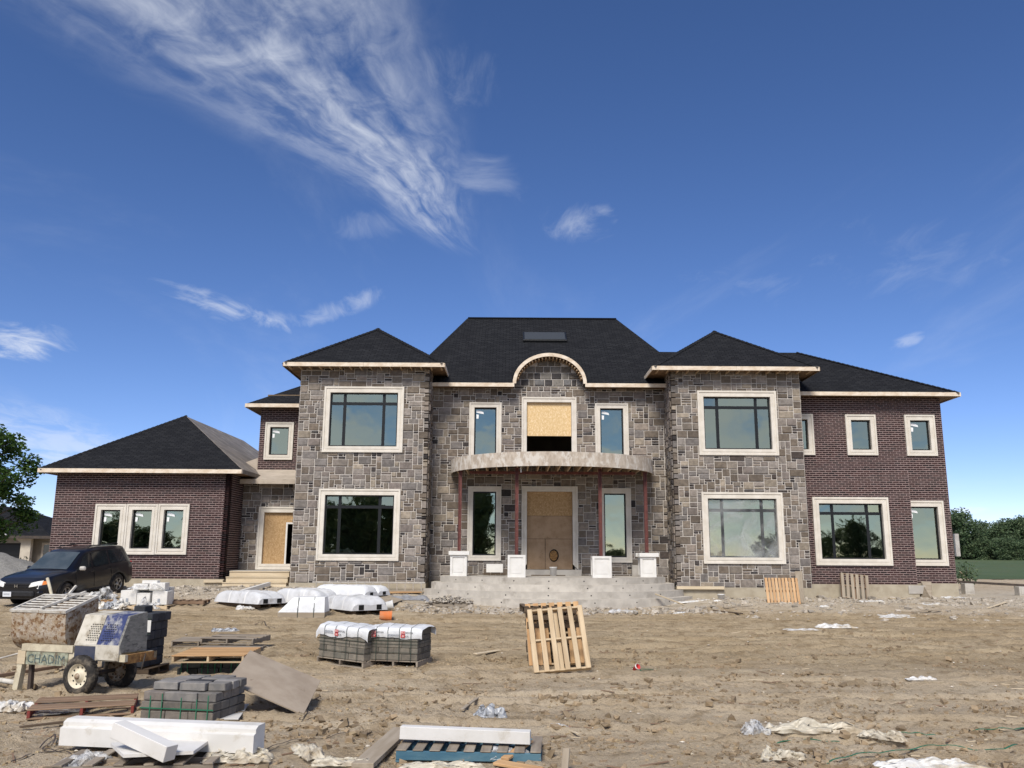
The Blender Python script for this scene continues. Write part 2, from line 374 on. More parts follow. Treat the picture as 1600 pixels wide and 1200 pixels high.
mat('cream_paint', (0.60, 0.54, 0.40), (0.47, 0.41, 0.30), 0.75, 7, 0.3, 35, c3=(0.26, 0.2, 0.13), c3scale=6, c3lo=0.57, c3hi=0.68)
mat('cowl_white', (0.60, 0.56, 0.48), (0.48, 0.44, 0.36), 0.75, 5, 0.3, 40, c3=(0.30, 0.255, 0.19), c3scale=5, c3lo=0.52, c3hi=0.68)
mat('cowl_blue', (0.030, 0.042, 0.125), (0.045, 0.06, 0.165), 0.7, 5, 0.3, 40, c3=(0.36, 0.355, 0.35), c3scale=4.5, c3lo=0.44, c3hi=0.62)
mat('cowl_grey', (0.23, 0.225, 0.21), (0.32, 0.31, 0.285), 0.9, 8, 0.9, 40, stretch=(1, 1, 3), bdist=0.03, c3=(0.12, 0.12, 0.115), c3scale=7, c3lo=0.55, c3hi=0.65)
mat('cowl_navy', (0.04, 0.05, 0.085), (0.065, 0.07, 0.10), 0.7, 6, 0.2, 30, c3=(0.25, 0.23, 0.2), c3scale=5, c3lo=0.62, c3hi=0.75)
mat('skylight_pane', (0.05, 0.055, 0.06), None, 0.45, 3, 0.0)
mat('dark_hole', (0.01, 0.01, 0.01), None, 0.9, 4, 0.0)
mat('letter_teal', (0.05, 0.085, 0.095), (0.10, 0.13, 0.12), 0.7, 20, 0.0, c3=(0.3, 0.3, 0.24), c3scale=12, c3lo=0.55, c3hi=0.62)
mat('plate_green', (0.36, 0.38, 0.29), (0.20, 0.20, 0.14), 0.8, 12, 0.3, 40, c3=(0.16, 0.13, 0.09), c3scale=7, c3lo=0.5, c3hi=0.62)
mat('charcoal_block', (0.8, 0.8, 0.8), (1.1, 1.1, 1.1), 0.8, 8, 0.3, 40, tint=True, objrand=0.2)
mat('label_red', (0.52, 0.035, 0.035), None, 0.6, 4, 0.0)
mat('ink_dark', (0.03, 0.035, 0.045), None, 0.7, 4, 0.0)
mat('ink_grey', (0.32, 0.34, 0.37), None, 0.7, 4, 0.0)
mat('wrap_white', (0.74, 0.745, 0.75), (0.66, 0.67, 0.68), 0.45, 3, 0.35, 9, spec=0.45, bdist=0.03)
mat('wrap_grey', (0.66, 0.66, 0.66), (0.55, 0.55, 0.55), 0.45, 3, 0.4, 9, spec=0.45, bdist=0.03, c3=(0.42, 0.40, 0.37), c3scale=2.5, c3lo=0.55, c3hi=0.75)
mat('bucket_white', (0.72, 0.71, 0.69), None, 0.45, 3, 0.0)
mat('bucket_orange', (0.66, 0.19, 0.055), (0.60, 0.25, 0.12), 0.5, 4, 0.1, 20, c3=(0.62, 0.45, 0.35), c3scale=5, c3lo=0.6, c3hi=0.75)
mat('aluminium', (0.58, 0.55, 0.50), (0.46, 0.43, 0.39), 0.5, 5, 0.1, 40, metal=0.3)
mat('dark_metal', (0.05, 0.042, 0.036), (0.08, 0.06, 0.05), 0.65, 6, 0.2, 40)
mat('cloth_grey', (0.20, 0.20, 0.21), (0.28, 0.28, 0.29), 0.8, 5, 0.3, 20)
mat('rubble', (0.46, 0.42, 0.36), (0.36, 0.32, 0.27), 0.95, 5, 0.5, 30, tint=True)
mat('soil_clod', (0.40, 0.305, 0.20), (0.31, 0.235, 0.15), 0.97, 9, 0.5, 40, tint=True)
mat('bark', (0.10, 0.075, 0.055), (0.07, 0.05, 0.037), 0.95, 6, 0.6, 20)
mat('red_plastic', (0.62, 0.06, 0.06), None, 0.4, 4, 0.0)
mat('gravel', (0.26, 0.25, 0.235), (0.19, 0.185, 0.17), 0.95, 14, 0.7, 22, bdist=0.05)
mat('stucco', (0.52, 0.47, 0.39), (0.46, 0.41, 0.34), 0.9, 3, 0.2, 40)
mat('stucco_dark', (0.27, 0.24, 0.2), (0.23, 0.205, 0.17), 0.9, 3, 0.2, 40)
mat('ceramic_chrome', (0.7, 0.7, 0.7), None, 0.2, 4, 0.0, metal=0.9)
mat('car_plastic', (0.018, 0.018, 0.02), (0.026, 0.026, 0.028), 0.6, 10, 0.1, 60)
mat('lamp_clear', (0.80, 0.78, 0.72), (0.62, 0.60, 0.56), 0.25, 9, 0.1, 30, spec=0.6, coat=0.5)
mat('lamp_amber', (0.72, 0.20, 0.04), (0.80, 0.28, 0.06), 0.25, 9, 0.0, coat=0.5)
mat('car_glass', (0.012, 0.016, 0.02), (0.02, 0.026, 0.03), 0.06, 3, 0.0, spec=0.7)
mat('car_glass_front', (0.035, 0.05, 0.06), (0.06, 0.075, 0.085), 0.08, 2, 0.0, spec=0.8)
mat('plate_white', (0.72, 0.74, 0.78), None, 0.5, 3, 0.0)
mat('car_paint', (0.003, 0.0035, 0.007), (0.005, 0.0055, 0.009), 0.32, 2, 0.0, spec=0.5, coat=0.5, c3=(0.02, 0.018, 0.016), c3scale=1.4, c3lo=0.62, c3hi=0.95)
MAT['car_paint'].node_tree.nodes['Principled BSDF'].inputs['Coat Roughness'].default_value = 0.12

def leaf_mat(name, c1, c2):
    mt = bpy.data.materials.new(name); mt.use_nodes = True; MAT[name] = mt
    t = NT(mt.node_tree); p = t.t.nodes['Principled BSDF']
    a = t.n('ShaderNodeAttribute'); a.attribute_name = 'tint'
    col = t.mix(1.0, t.mix(t.ramp(t.noise(t.n('ShaderNodeTexCoord').outputs['Object'], 0.8, 3), 0.35, 0.65), c1, c2), a.outputs['Color'], 'MULTIPLY')
    t.put(p.inputs['Base Color'], col); p.inputs['Roughness'].default_value = 0.6; p.inputs['Specular IOR Level'].default_value = 0.25
    tr = t.n('ShaderNodeBsdfTranslucent'); t.link(col, tr.inputs[0])
    mx = t.n('ShaderNodeMixShader'); mx.inputs[0].default_value = 0.25
    t.link(p.outputs[0], mx.inputs[1]); t.link(tr.outputs[0], mx.inputs[2]); t.link(mx.outputs[0], t.t.nodes['Material Output'].inputs[0])
leaf_mat('leaf_maple', (0.045, 0.095, 0.020), (0.075, 0.13, 0.03))
leaf_mat('leaf_far', (0.070, 0.112, 0.055), (0.125, 0.165, 0.09))
leaf_mat('leaf_shrub', (0.10, 0.12, 0.05), (0.16, 0.16, 0.08))

def glass_mat():
    mt = bpy.data.materials.new('window_glass'); mt.use_nodes = True; MAT['window_glass'] = mt
    t = NT(mt.node_tree); t.t.nodes.remove(t.t.nodes['Principled BSDF'])
    co = t.n('ShaderNodeTexCoord').outputs['Object']
    b = t.n('ShaderNodeBump'); b.inputs['Strength'].default_value = 0.35; b.inputs['Distance'].default_value = 0.018
    t.link(t.noise(co, 0.9, 2, 0.4), b.inputs['Height'])
    gl = t.n('ShaderNodeBsdfGlossy'); gl.inputs['Color'].default_value = (0.97, 0.99, 0.71, 1); gl.inputs['Roughness'].default_value = 0.015
    t.link(b.outputs[0], gl.inputs['Normal'])
    tr = t.n('ShaderNodeBsdfTransparent'); tr.inputs[0].default_value = (0.55, 0.62, 0.58, 1)
    fr = t.n('ShaderNodeFresnel'); fr.inputs[0].default_value = 1.5
    mx = t.n('ShaderNodeMixShader'); t.link(t.m('ADD', t.m('MULTIPLY', fr.outputs[0], 0.9), 0.30, None, True), mx.inputs[0])
    t.link(tr.outputs[0], mx.inputs[1]); t.link(gl.outputs[0], mx.inputs[2]); t.link(mx.outputs[0], t.t.nodes['Material Output'].inputs[0])
glass_mat()

def film_mat(name, col, alpha, rough=0.25, dirt=(0.5, 0.42, 0.3), asc=5.0, adist=0.8, bsc=7.0, var=0.28):
    mt = bpy.data.materials.new(name); mt.use_nodes = True; MAT[name] = mt
    t = NT(mt.node_tree); p = t.t.nodes['Principled BSDF']
    co = t.n('ShaderNodeTexCoord').outputs['Object']
    t.put(p.inputs['Base Color'], t.mix(t.ramp(t.noise(co, 3.0, 5, 0.6), 0.45, 0.7), col, dirt))
    p.inputs['Roughness'].default_value = rough; p.inputs['Specular IOR Level'].default_value = 0.5
    b = t.n('ShaderNodeBump'); b.inputs['Strength'].default_value = 0.5; b.inputs['Distance'].default_value = 0.03
    t.link(t.noise(co, bsc, 5, 0.6, 1.0), b.inputs['Height']); t.link(b.outputs[0], p.inputs['Normal'])
    tr = t.n('ShaderNodeBsdfTransparent'); mx = t.n('ShaderNodeMixShader')
    t.put(mx.inputs[0], t.ramp(t.noise(co, asc, 4, 0.55, adist), 0.3, 0.7, max(0, alpha - var), min(1, alpha + var)))
    t.link(tr.outputs[0], mx.inputs[1]); t.link(p.outputs[0], mx.inputs[2]); t.link(mx.outputs[0], t.t.nodes['Material Output'].inputs[0])
film_mat('film_clear', (0.80, 0.80, 0.80), 0.45, 0.2, (0.62, 0.60, 0.55))
film_mat('film_white', (0.82, 0.81, 0.78), 0.85, 0.3)
film_mat('film_dirty', (0.66, 0.60, 0.48), 0.88, 0.4, (0.45, 0.37, 0.26))
film_mat('film_grey', (0.48, 0.50, 0.53), 0.8, 0.25, (0.34, 0.34, 0.34))
film_mat('film_window', (0.60, 0.62, 0.61), 0.22, 0.14, (0.64, 0.64, 0.62), 1.1, 1.2, 1.6, 0.16)

def shingle_mat():
    mt = bpy.data.materials.new('shingle'); mt.use_nodes = True; MAT['shingle'] = mt
    t = NT(mt.node_tree); p = t.t.nodes['Principled BSDF']
    uv = t.n('ShaderNodeUVMap'); uv.uv_map = 'uv'
    br = t.n('ShaderNodeTexBrick'); t.link(uv.outputs[0], br.inputs[0])
    br.inputs['Scale'].default_value = 1.0; br.inputs['Brick Width'].default_value = 0.30; br.inputs['Row Height'].default_value = 0.145
    br.inputs['Mortar Size'].default_value = 0.012; br.inputs['Mortar Smooth'].default_value = 0.3; br.inputs['Bias'].default_value = -0.2
    br.inputs['Color1'].default_value = (0.014, 0.0145, 0.0165, 1); br.inputs['Color2'].default_value = (0.024, 0.0245, 0.0265, 1); br.inputs['Mortar'].default_value = (0.006, 0.006, 0.007, 1)
    br.offset_frequency = 2; br.offset = 0.43
    g = t.noise(uv.outputs[0], 160, 3, 0.7)
    big = t.noise(uv.outputs[0], 0.7, 4, 0.6)
    col = t.mix(1.0, br.outputs[0], t.mix(t.ramp(g, 0.3, 0.75), (0.7, 0.7, 0.7), (1.6, 1.6, 1.62)), 'MULTIPLY')
    col = t.mix(1.0, col, t.mix(t.ramp(big, 0.3, 0.7), (0.93, 0.93, 0.93), (1.08, 1.08, 1.07)), 'MULTIPLY')
    t.put(p.inputs['Base Color'], col); p.inputs['Roughness'].default_value = 0.95; p.inputs['Specular IOR Level'].default_value = 0.12
    b = t.n('ShaderNodeBump'); b.inputs['Strength'].default_value = 0.8; b.inputs['Distance'].default_value = 0.02
    t.link(t.m('ADD', br.outputs[1], t.m('MULTIPLY', g, -0.4)), b.inputs['Height']); b.invert = True
    t.link(b.outputs[0], p.inputs['Normal'])
shingle_mat()

def ground_mat():
    mt = bpy.data.materials.new('soil'); mt.use_nodes = True; MAT['soil'] = mt
    t = NT(mt.node_tree); p = t.t.nodes['Principled BSDF']
    co = t.n('ShaderNodeTexCoord').outputs['Object']
    n1 = t.noise(co, 0.35, 5, 0.6, 0.4); n2 = t.noise(co, 2.2, 6, 0.68, 0.3); n3 = t.noise(co, 18, 5, 0.7); n4 = t.noise(co, 90, 3, 0.7)
    trk = t.noise(t.mapping(co, (0.22, 1.5, 1), (0, 0, 0), (0, 0, -0.08)), 1.3, 6, 0.65, 0.5)
    col = t.mix(t.ramp(n1, 0.35, 0.65), (0.53, 0.42, 0.285), (0.60, 0.49, 0.35))
    col = t.mix(t.ramp(trk, 0.52, 0.68, 0.0, 0.75), col, (0.68, 0.565, 0.40))
    col = t.mix(t.ramp(trk, 0.46, 0.34, 0.0, 0.5), col, (0.37, 0.27, 0.155))
    col = t.mix(t.ramp(n2, 0.52, 0.34, 0.0, 0.75), col, (0.335, 0.25, 0.155))
    col = t.mix(t.ramp(n3, 0.58, 0.72, 0.0, 0.5), col, (0.62, 0.51, 0.36))
    col = t.mix(t.ramp(n3, 0.45, 0.32, 0.0, 0.6), col, (0.25, 0.185, 0.115))
    # a broad band of damp, browner subsoil across the middle of the yard
    sp0 = t.n('ShaderNodeSeparateXYZ'); t.link(co, sp0.inputs[0]); ye_ = t.m('ADD', sp0.outputs[1], t.m('MULTIPLY', t.m('SUBTRACT', n1, 0.5), 9.0))
    damp = t.m('MULTIPLY', t.ramp(ye_, 14.0, 18.5), t.ramp(ye_, 32.0, 28.0))
    col = t.mix(1.0, col, t.mix(damp, (1.0, 1.0, 1.0), (0.84, 0.81, 0.745)), 'MULTIPLY')
    # pale mortar and stone dust in a strip along the house
    sp = t.n('ShaderNodeSeparateXYZ'); t.link(co, sp.inputs[0])
    dust = t.m('MULTIPLY', t.ramp(t.m('ADD', sp.outputs[1], t.m('MULTIPLY', t.m('SUBTRACT', n1, 0.5), 6.0)), 30.0, 33.5), t.ramp(sp.outputs[1], 48.0, 40.0))
    col = t.mix(t.m('MULTIPLY', dust, t.ramp(n2, 0.3, 0.6, 0.35, 0.95)), col, (0.58, 0.51, 0.405))
    t.put(p.inputs['Base Color'], col); p.inputs['Roughness'].default_value = 0.97; p.inputs['Specular IOR Level'].default_value = 0.1
    b = t.n('ShaderNodeBump'); b.inputs['Strength'].default_value = 1.0; b.inputs['Distance'].default_value = 0.07
    t.link(t.m('ADD', t.m('MULTIPLY', n3, 0.9), t.m('ADD', t.m('MULTIPLY', n4, 0.35), t.m('MULTIPLY', n2, 1.0))), b.inputs['Height']); t.link(b.outputs[0], p.inputs['Normal'])
ground_mat()
mat('field_grass', (0.070, 0.105, 0.042), (0.092, 0.125, 0.052), 0.9, 0.08, 0.6, 3.0, c3=(0.11, 0.115, 0.055), c3scale=0.25, c3lo=0.52, c3hi=0.7, bdist=0.3)

# ------------------------------------------------------------------ ground
def hbase(x):
    pts = ((-40, 0.75), (-9, 0.75), (-3.6, 0.52), (-2.5, 0.30), (5.5, 0.26), (7.5, 0.42), (40, 0.42))
    for (a, ha), (b, hb) in zip(pts, pts[1:]):
        if x <= b: return lerp(ha, hb, sstep(max(x, a), a, b))
    return 0.42
def H(x, y):
    h = hbase(x) * (0.12 * sstep(y, 22, 28) + 0.88 * sstep(y, 26, 36.2)) if y < 36.2 else hbase(x)
    if y > 45: h = lerp(h, 1.55, sstep(y, 45, 230))
    return h
TRACKS = ((19.5, .03, .7, .16, .4), (22.5, -.02, .5, .21, 1.9), (25.3, .015, .6, .12, 3.0), (17.0, .22, .5, .2, 5.0), (13.2, .10, .35, .33, 2.2), (27.6, -.01, .3, .2, .8), (11.0, -.16, .2, .5, 1.0))
def HN(x, y):
    d = max(1.0, y)
    k = 1.0 if y > 4 else 0.0
    p = V((x, y, 0))
    n = mnoise.noise(p * 0.35) * 0.05 + mnoise.noise(p * 1.1) * 0.030 + mnoise.noise(p * 3.1) * 0.022
    rut = mnoise.noise(V((x * 0.16, y * 1.4 + x * 0.1, 5))) * 0.045 * sstep(y, 12, 17) * (1 - sstep(y, 27, 30))
    if d < 30:
        c = mnoise.noise(p * 7.5)
        n += max(0.0, c) ** 1.3 * 0.12 * (0.30 + 0.6 * sstep(mnoise.noise(p * 0.6 + V((9, 3, 1))), -0.1, 0.35)) + mnoise.noise(p * 16) * 0.011
        pm_ = sstep(mnoise.noise(p * 0.45 + V((2, 7, 4))), -0.15, 0.3)
        if pm_ > 0.02:
            dv = mnoise.voronoi(p * 6.5)[0][0]; n += max(0.0, 0.45 - dv) * 0.26 * pm_ * (0.5 + 0.5 * mnoise.noise(p * 2.3))
    for (y0, sl, am, fr, ph) in TRACKS:
        yc = y0 + sl * x + am * sin(x * fr + ph)
        for o_ in (0.0, 1.65):
            q = (y - yc - o_) / 0.17
            if -3 < q < 3: n += -0.085 * exp(-q * q) * (0.8 + 0.25 * sin(x * 23)) + 0.055 * exp(-(abs(q) - 1.6) ** 2 * 3)
    if 31 < y < 36: n += abs(mnoise.noise(p * 1.7 + V((3, 3, 0)))) * 0.10
    return H(x, y) + (n + rut) * k
def G(px, py, dz=0.0):
    d = ray(px, py); lo, hi = 4.0, 200.0
    o = V((0, 0, CAMZ)); prev = lo
    y = lo
    while y < hi:
        q = o + d * (y / d.y)
        if q.z < H(q.x, q.y) + dz: break
        prev = y; y *= 1.01
    a, b = prev, y
    for _ in range(24):
        mm = (a + b) / 2; q = o + d * (mm / d.y)
        if q.z < H(q.x, q.y) + dz: b = mm
        else: a = mm
    q = o + d * (b / d.y); return V((q.x, q.y, H(q.x, q.y)))

rows = [-260, -160, -90, -50, -25, -10, -2, 3, 5]
y = 6.0
while y < 46: rows.append(y); y *= 1.0048
while y < 4000: rows.append(y); y *= 1.12
NC = 520
def gw(y): return 9.0 + 0.78 * max(abs(y), 4.0)
gm = MB(); vs = []
for y in rows:
    for i in range(NC + 1):
        s = i / NC * 2 - 1; x = s * gw(y); vs.append((x, y, HN(x, y) if y < 70 else H(x, y)))
gm.add(vs, [(j * (NC + 1) + i, j * (NC + 1) + i + 1, (j + 1) * (NC + 1) + i + 1, (j + 1) * (NC + 1) + i) for j in range(len(rows) - 1) for i in range(NC)], 0, None, True)
ground = gm.build('ground', 'soil'); ground['kind'] = 'structure'
# green field beyond the dirt
fm_ = MB(); vs = []; NY = 60; NX = 50
for j in range(NY + 1):
    yy = 66 * (60 ** (j / NY))
    for i in range(NX + 1):
        x = -2.2 * yy + 4.4 * yy * i / NX
        e = 1.5 * mnoise.noise(V((x * 0.15, 2.0, 0))) if j == 0 else 0
        vs.append((x, yy + e, H(x, yy) + (0.02 if j == 0 else 0.12 + 0.10 * mnoise.noise(V((x * 0.3, yy * 0.3, 0))))))
fm_.add(vs, [(j * (NX + 1) + i, j * (NX + 1) + i + 1, (j + 1) * (NX + 1) + i + 1, (j + 1) * (NX + 1) + i) for j in range(NY) for i in range(NX)], 0, None, True)
field = fm_.build('field', 'field_grass'); field['kind'] = 'structure'; field['label'] = 'flat green grass field behind the house reaching to the tree line'

# ================================================================== the house
YW, YT, YC, YE, YR, YP, YU = 35.5, 35.0, 36.5, 37.3, 36.5, 35.9, 38.6   # facade planes: wing, towers, centre, side entry, right wing, its bay, upper brick
house = thing('unfinished_house', 'large two storey stone and dark brick house still under construction', 'house', (0, 36, 0.3))
def wx(px, py, Y): return W(px, py, Y).x
def wz(px, py, Y): return W(px, py, Y).z
def rect(px0, py0, px1, py1, Y):
    my = (py0 + py1) / 2; mx = (px0 + px1) / 2
    return (wx(px0, my, Y), wx(px1, my, Y), wz(mx, py1, Y), wz(mx, py0, Y))
STONES = []; BRICKS = []
class Wall:
    def __init__(s, name, x0, x1, z0, z1, origin, U, N, opens, kind, th=0.25):
        s.U = V(U); s.N = V(N); s.O = V(origin); s.kind = kind
        xs = sorted(set([x0, x1] + [q for o in opens for q in o[:2]])); zs = sorted(set([z0, z1] + [q for o in opens for q in o[2:4]]))
        xs = [q for q in xs if x0 <= q <= x1]; zs = [q for q in zs if z0 <= q <= z1]
        mb = MB()
        def P(u, z, d): return s.O + s.U * u + V((0, 0, z)) - s.N * d
        for a, b in zip(xs, xs[1:]):
            for c, d in zip(zs, zs[1:]):
                if any(o[0] - 1e-6 <= a and b <= o[1] + 1e-6 and o[2] - 1e-6 <= c and d <= o[3] + 1e-6 for o in opens): continue
                q = [P(a, c, 0), P(b, c, 0), P(b, d, 0), P(a, d, 0), P(a, c, th), P(b, c, th), P(b, d, th), P(a, d, th)]
                mb.add(q, [(0, 1, 2, 3), (4, 7, 6, 5), (0, 4, 5, 1), (1, 5, 6, 2), (2, 6, 7, 3), (3, 7, 4, 0)])
        s.obj = mb.build(name, 'mortar' if kind == 'stone' else 'brick_mortar', house)
        s.opens = opens; s.ext = (x0, x1, z0, z1)
        (s.ashlar if kind == 'stone' else s.bond)()
    def clip(s, r, opens):
        out = [r]
        for o in opens:
            nx = []
            for a, b, c, d in out:
                if b <= o[0] or a >= o[1] or d <= o[2] or c >= o[3]: nx.append((a, b, c, d)); continue
                if a < o[0]: nx.append((a, o[0], c, d))
                if b > o[1]: nx.append((o[1], b, c, d))
                aa, bb = max(a, o[0]), min(b, o[1])
                if c < o[2]: nx.append((aa, bb, c, o[2]))
                if d > o[3]: nx.append((aa, bb, o[3], d))
            out = nx
        return out
    def ashlar(s):
        g = 0.106; x0, x1, z0, z1 = s.ext; nu = max(1, round((x1 - x0) / g)); nz = max(1, round((z1 - z0) / g)); gu = (x1 - x0) / nu; gz = (z1 - z0) / nz
        occ = [[False] * nu for _ in range(nz)]
        sizes = [(5, 3), (5, 3), (4, 3), (4, 3), (5, 2), (4, 2), (4, 2), (3, 2), (3, 2), (3, 3), (2, 2), (3, 1), (2, 1), (4, 1), (6, 3), (2, 3)]
        for j in range(nz):
            for i in range(nu):
                if occ[j][i]: continue
                RNG.shuffle(sizes)
                for w, h in sizes + [(3, 1), (2, 1), (1, 1)]:
                    if i + w > nu or j + h > nz: continue
                    if any(occ[j][k] for k in range(i, i + w)): continue
                    left = nu - (i + w)
                    if left == 1 and w < 6: continue
                    break
                else: w, h = 1, 1
                h = min(h, nz - j)
                while any(occ[jj][k] for jj in range(j, j + h) for k in range(i, i + w)): h -= 1
                for jj in range(j, j + h):
                    for k in range(i, i + w): occ[jj][k] = True
                dark = RNG.random() < (0.45 if h == 1 else 0.16 if w * h <= 4 else 0.03)
                if dark: t = RNG.choice([(0.042, 0.040, 0.042), (0.055, 0.05, 0.05), (0.07, 0.06, 0.056)])
                else: t = RNG.choice([(0.150, 0.130, 0.108), (0.165, 0.145, 0.122), (0.19, 0.175, 0.155), (0.20, 0.192, 0.185), (0.165, 0.16, 0.158), (0.235, 0.222, 0.21), (0.135, 0.118, 0.10), (0.175, 0.16, 0.152), (0.27, 0.245, 0.205), (0.215, 0.20, 0.185), (0.25, 0.225, 0.20)])
                k = RNG.uniform(0.85, 1.2); t = (t[0] * k * 1.04, t[1] * k * .965, t[2] * k * .90)
                for r in s.clip((x0 + i * gu, x0 + (i + w) * gu, z0 + j * gz, z0 + (j + h) * gz), s.opens):
                    if r[1] - r[0] > 0.07 and r[3] - r[2] > 0.06: STONES.append((s, r, t))
    def bond(s):
        x0, x1, z0, z1 = s.ext; n = max(1, round((z1 - z0) / 0.089)); h = (z1 - z0) / n; L = 0.267
        for j in range(n):
            c, d = z0 + j * h, z0 + (j + 1) * h
            x = x0 - (0.0 if j % 2 else L / 2)
            while x < x1 - 0.01:
                a, b = max(x, x0), min(x + L, x1); x += L
                k = RNG.random()
                t = (0.015, 0.010, 0.011) if k < 0.25 else (0.036, 0.015, 0.015) if k < 0.5 else (0.027, 0.013, 0.0135) if k < 0.85 else (0.05, 0.023, 0.021)
                for r in s.clip((a, b, c, d), s.opens):
                    if r[1] - r[0] > 0.05 and r[3] - r[2] > 0.035: BRICKS.append((s, r, t))
    def piece(s, mb, r, t, joint, proud, rnd=0.0, jz=None):
        jz = jz or joint
        a, b, c, d = r[0] + joint / 2, r[1] - joint / 2, r[2] + jz / 2, r[3] - jz / 2
        def P(u, z, q): return s.O + s.U * u + V((0, 0, z)) + s.N * q
        ch = proud * 0.6; j = lambda: RNG.uniform(-rnd, rnd)
        p0 = [P(a, c, 0.001), P(b, c, 0.001), P(b, d, 0.001), P(a, d, 0.001)]
        p1 = [P(a + ch + j(), c + ch + j(), proud + j()), P(b - ch + j(), c + ch + j(), proud + j()), P(b - ch + j(), d - ch + j(), proud + j()), P(a + ch + j(), d - ch + j(), proud + j())]
        mb.add(p0 + p1, [(4, 5, 6, 7), (0, 1, 5, 4), (1, 2, 6, 5), (2, 3, 7, 6), (3, 0, 4, 7)], 0, t)
def front(name, px0, px1, py0, py1, Y, opens, kind, pym=None):
    my = pym or (py0 + py1) / 2
    return Wall(name, wx(px0, my, Y), wx(px1, my, Y), wz((px0 + px1) / 2, py1, Y), wz((px0 + px1) / 2, py0, Y), (0, Y, 0), (1, 0, 0), (0, -1, 0), opens, kind)
def inset(r, k): return (r[0] + k, r[1] - k, r[2] + k, r[3] - k)

# window list: photograph rectangle of the stone surround, plane, surround width, kind
TW = 0.24
WIN = {}
def win(key, px0, py0, px1, py1, Y, tw, kind): WIN[key] = (rect(px0, py0, px1, py1, Y), Y, tw, kind)
win('lt_up', 505.5, 604.5, 630.5, 707, YT, 0.25, 'grid'); win('lt_lo', 496.5, 764, 624.5, 876, YT, 0.25, 'grid')
win('rt_up', 1090.5, 611, 1214, 711.5, YT, 0.25, 'grid'); win('rt_lo', 1097.5, 769.5, 1224.5, 881, YT, 0.25, 'grid')
win('c_ul', 733, 629, 783.5, 722, YC, 0.22, 'single'); win('c_um', 815, 621, 901, 734, YC, 0.22, 'osb'); win('c_ur', 930, 630.5, 982, 723, YC, 0.22, 'single')
win('c_ll', 730.5, 760, 783, 876, YC, 0.22, 'single'); win('c_lm', 815, 760, 903, 899, YC, 0.22, 'door'); win('c_lr', 936, 763, 986.5, 879, YC, 0.22, 'single')
win('e_door', 402.5, 792, 472, 890, YE, 0.24, 'sidedoor'); win('u_small', 414, 660, 458.5, 718.5, YU, 0.22, 'single')
for k, (a, b) in enumerate(((147, 195.6), (196.2, 245.2), (245.8, 294.5))): win('w_%d' % k, a, 787.5, b, 866.5, YW, 0.24, 'single')
win('r_0', 1222, 647, 1271, 711, YR, 0.24, 'single'); win('r_1', 1321.5, 648, 1369, 711.5, YR, 0.24, 'single'); win('r_2', 1414, 648.5, 1461.5, 712.5, YR, 0.24, 'single')
win('r_big', 1271.5, 777, 1390.5, 883.5, YP, 0.26, 'grid'); win('r_small', 1414, 782.5, 1477, 884, YR, 0.25, 'single')
def opn(*keys): return [inset(WIN[k][0], WIN[k][2] * 0.6) for k in keys]

front('stone_wall', 462, 668, 572, 911, YT, opn('lt_up', 'lt_lo'), 'stone', 745)
front('stone_wall', 1052, 1258, 576, 918, YT, opn('rt_up', 'rt_lo'), 'stone', 745)
ARCH_C = wx(858, 600, YC); ARCH_Z0 = wz(858, 603, YC); ARCH_A = 1.50; ARCH_H = wz(858, 560, YC) - ARCH_Z0
cw = front('stone_wall', 660, 1062, 604, 909, YC, opn('c_ul', 'c_um', 'c_ur', 'c_ll', 'c_lm', 'c_lr'), 'stone', 745)
front('stone_wall', 368, 470, 755, 891, YE, opn('e_door'), 'stone', 820)
front('brick_wall', 81.5, 355.5, 738, 904, YW, opn('w_0', 'w_1', 'w_2'), 'brick', 815)
front('brick_wall', 405, 476, 628, 737, YU, opn('u_small'), 'brick', 690)
front('brick_wall', 1240, 1482, 617, 911, YR, opn('r_0', 'r_1', 'r_2', 'r_small') + [inset(WIN['r_big'][0], WIN['r_big'][2] * .4)], 'brick', 770)
XP0, XP1 = wx(1250, 820, YP), wx(1426, 820, YP); ZP1 = wz(1340, 735, YP); ZP0 = wz(1340, 913, YP)
Wall('brick_wall', XP0, XP1, ZP0, ZP1, (0, YP, 0), (1, 0, 0), (0, -1, 0), opn('r_big'), 'brick')
# returns of the blocks
def side(name, X, y0, y1, z0, z1, nx, kind):
    return Wall(name, y0, y1, z0, z1, (X, 0, 0), (0, 1, 0), (nx, 0, 0), [], kind, th=0.2)
ZT0, ZT1 = wz(565, 911, YT), wz(565, 572, YT)
LTX0, LTX1, RTX0, RTX1 = wx(462, 745, YT), wx(668, 745, YT), wx(1052, 745, YT), wx(1258, 745, YT)
side('stone_wall', LTX1, YT, YC, ZT0, ZT1, 1, 'stone'); side('stone_wall', RTX0, YT, YC, ZT0, wz(1155, 576, YT), -1, 'stone')
side('stone_wall', LTX0, YT + .01, 41, ZT0, ZT1, -1, 'stone'); side('stone_wall', RTX1, YT + .01, YR, ZT0, wz(1155, 576, YT), 1, 'stone')
WGX0, WGX1 = wx(81.5, 815, YW), wx(355.5, 815, YW); WGZ0, WGZ1 = wz(218, 904, YW), wz(218, 738, YW)
side('brick_wall', WGX1, YW, 37.8, WGZ0, WGZ1, 1, 'brick'); side('brick_wall', WGX0, YW + .01, 45.5, WGZ0, WGZ1, -1, 'brick')
RWX1 = wx(1482, 770, YR); side('brick_wall', RWX1, YR + .01, 44.5, wz(1360, 911, YR), wz(1360, 617, YR), 1, 'brick')
side('brick_wall', XP1, YP + .01, YR, ZP0, ZP1, 1, 'brick')
UBX0 = wx(405, 690, YU); side('brick_wall', UBX0, YU + .01, 43, wz(440, 745, YU), wz(440, 628, YU), -1, 'brick')
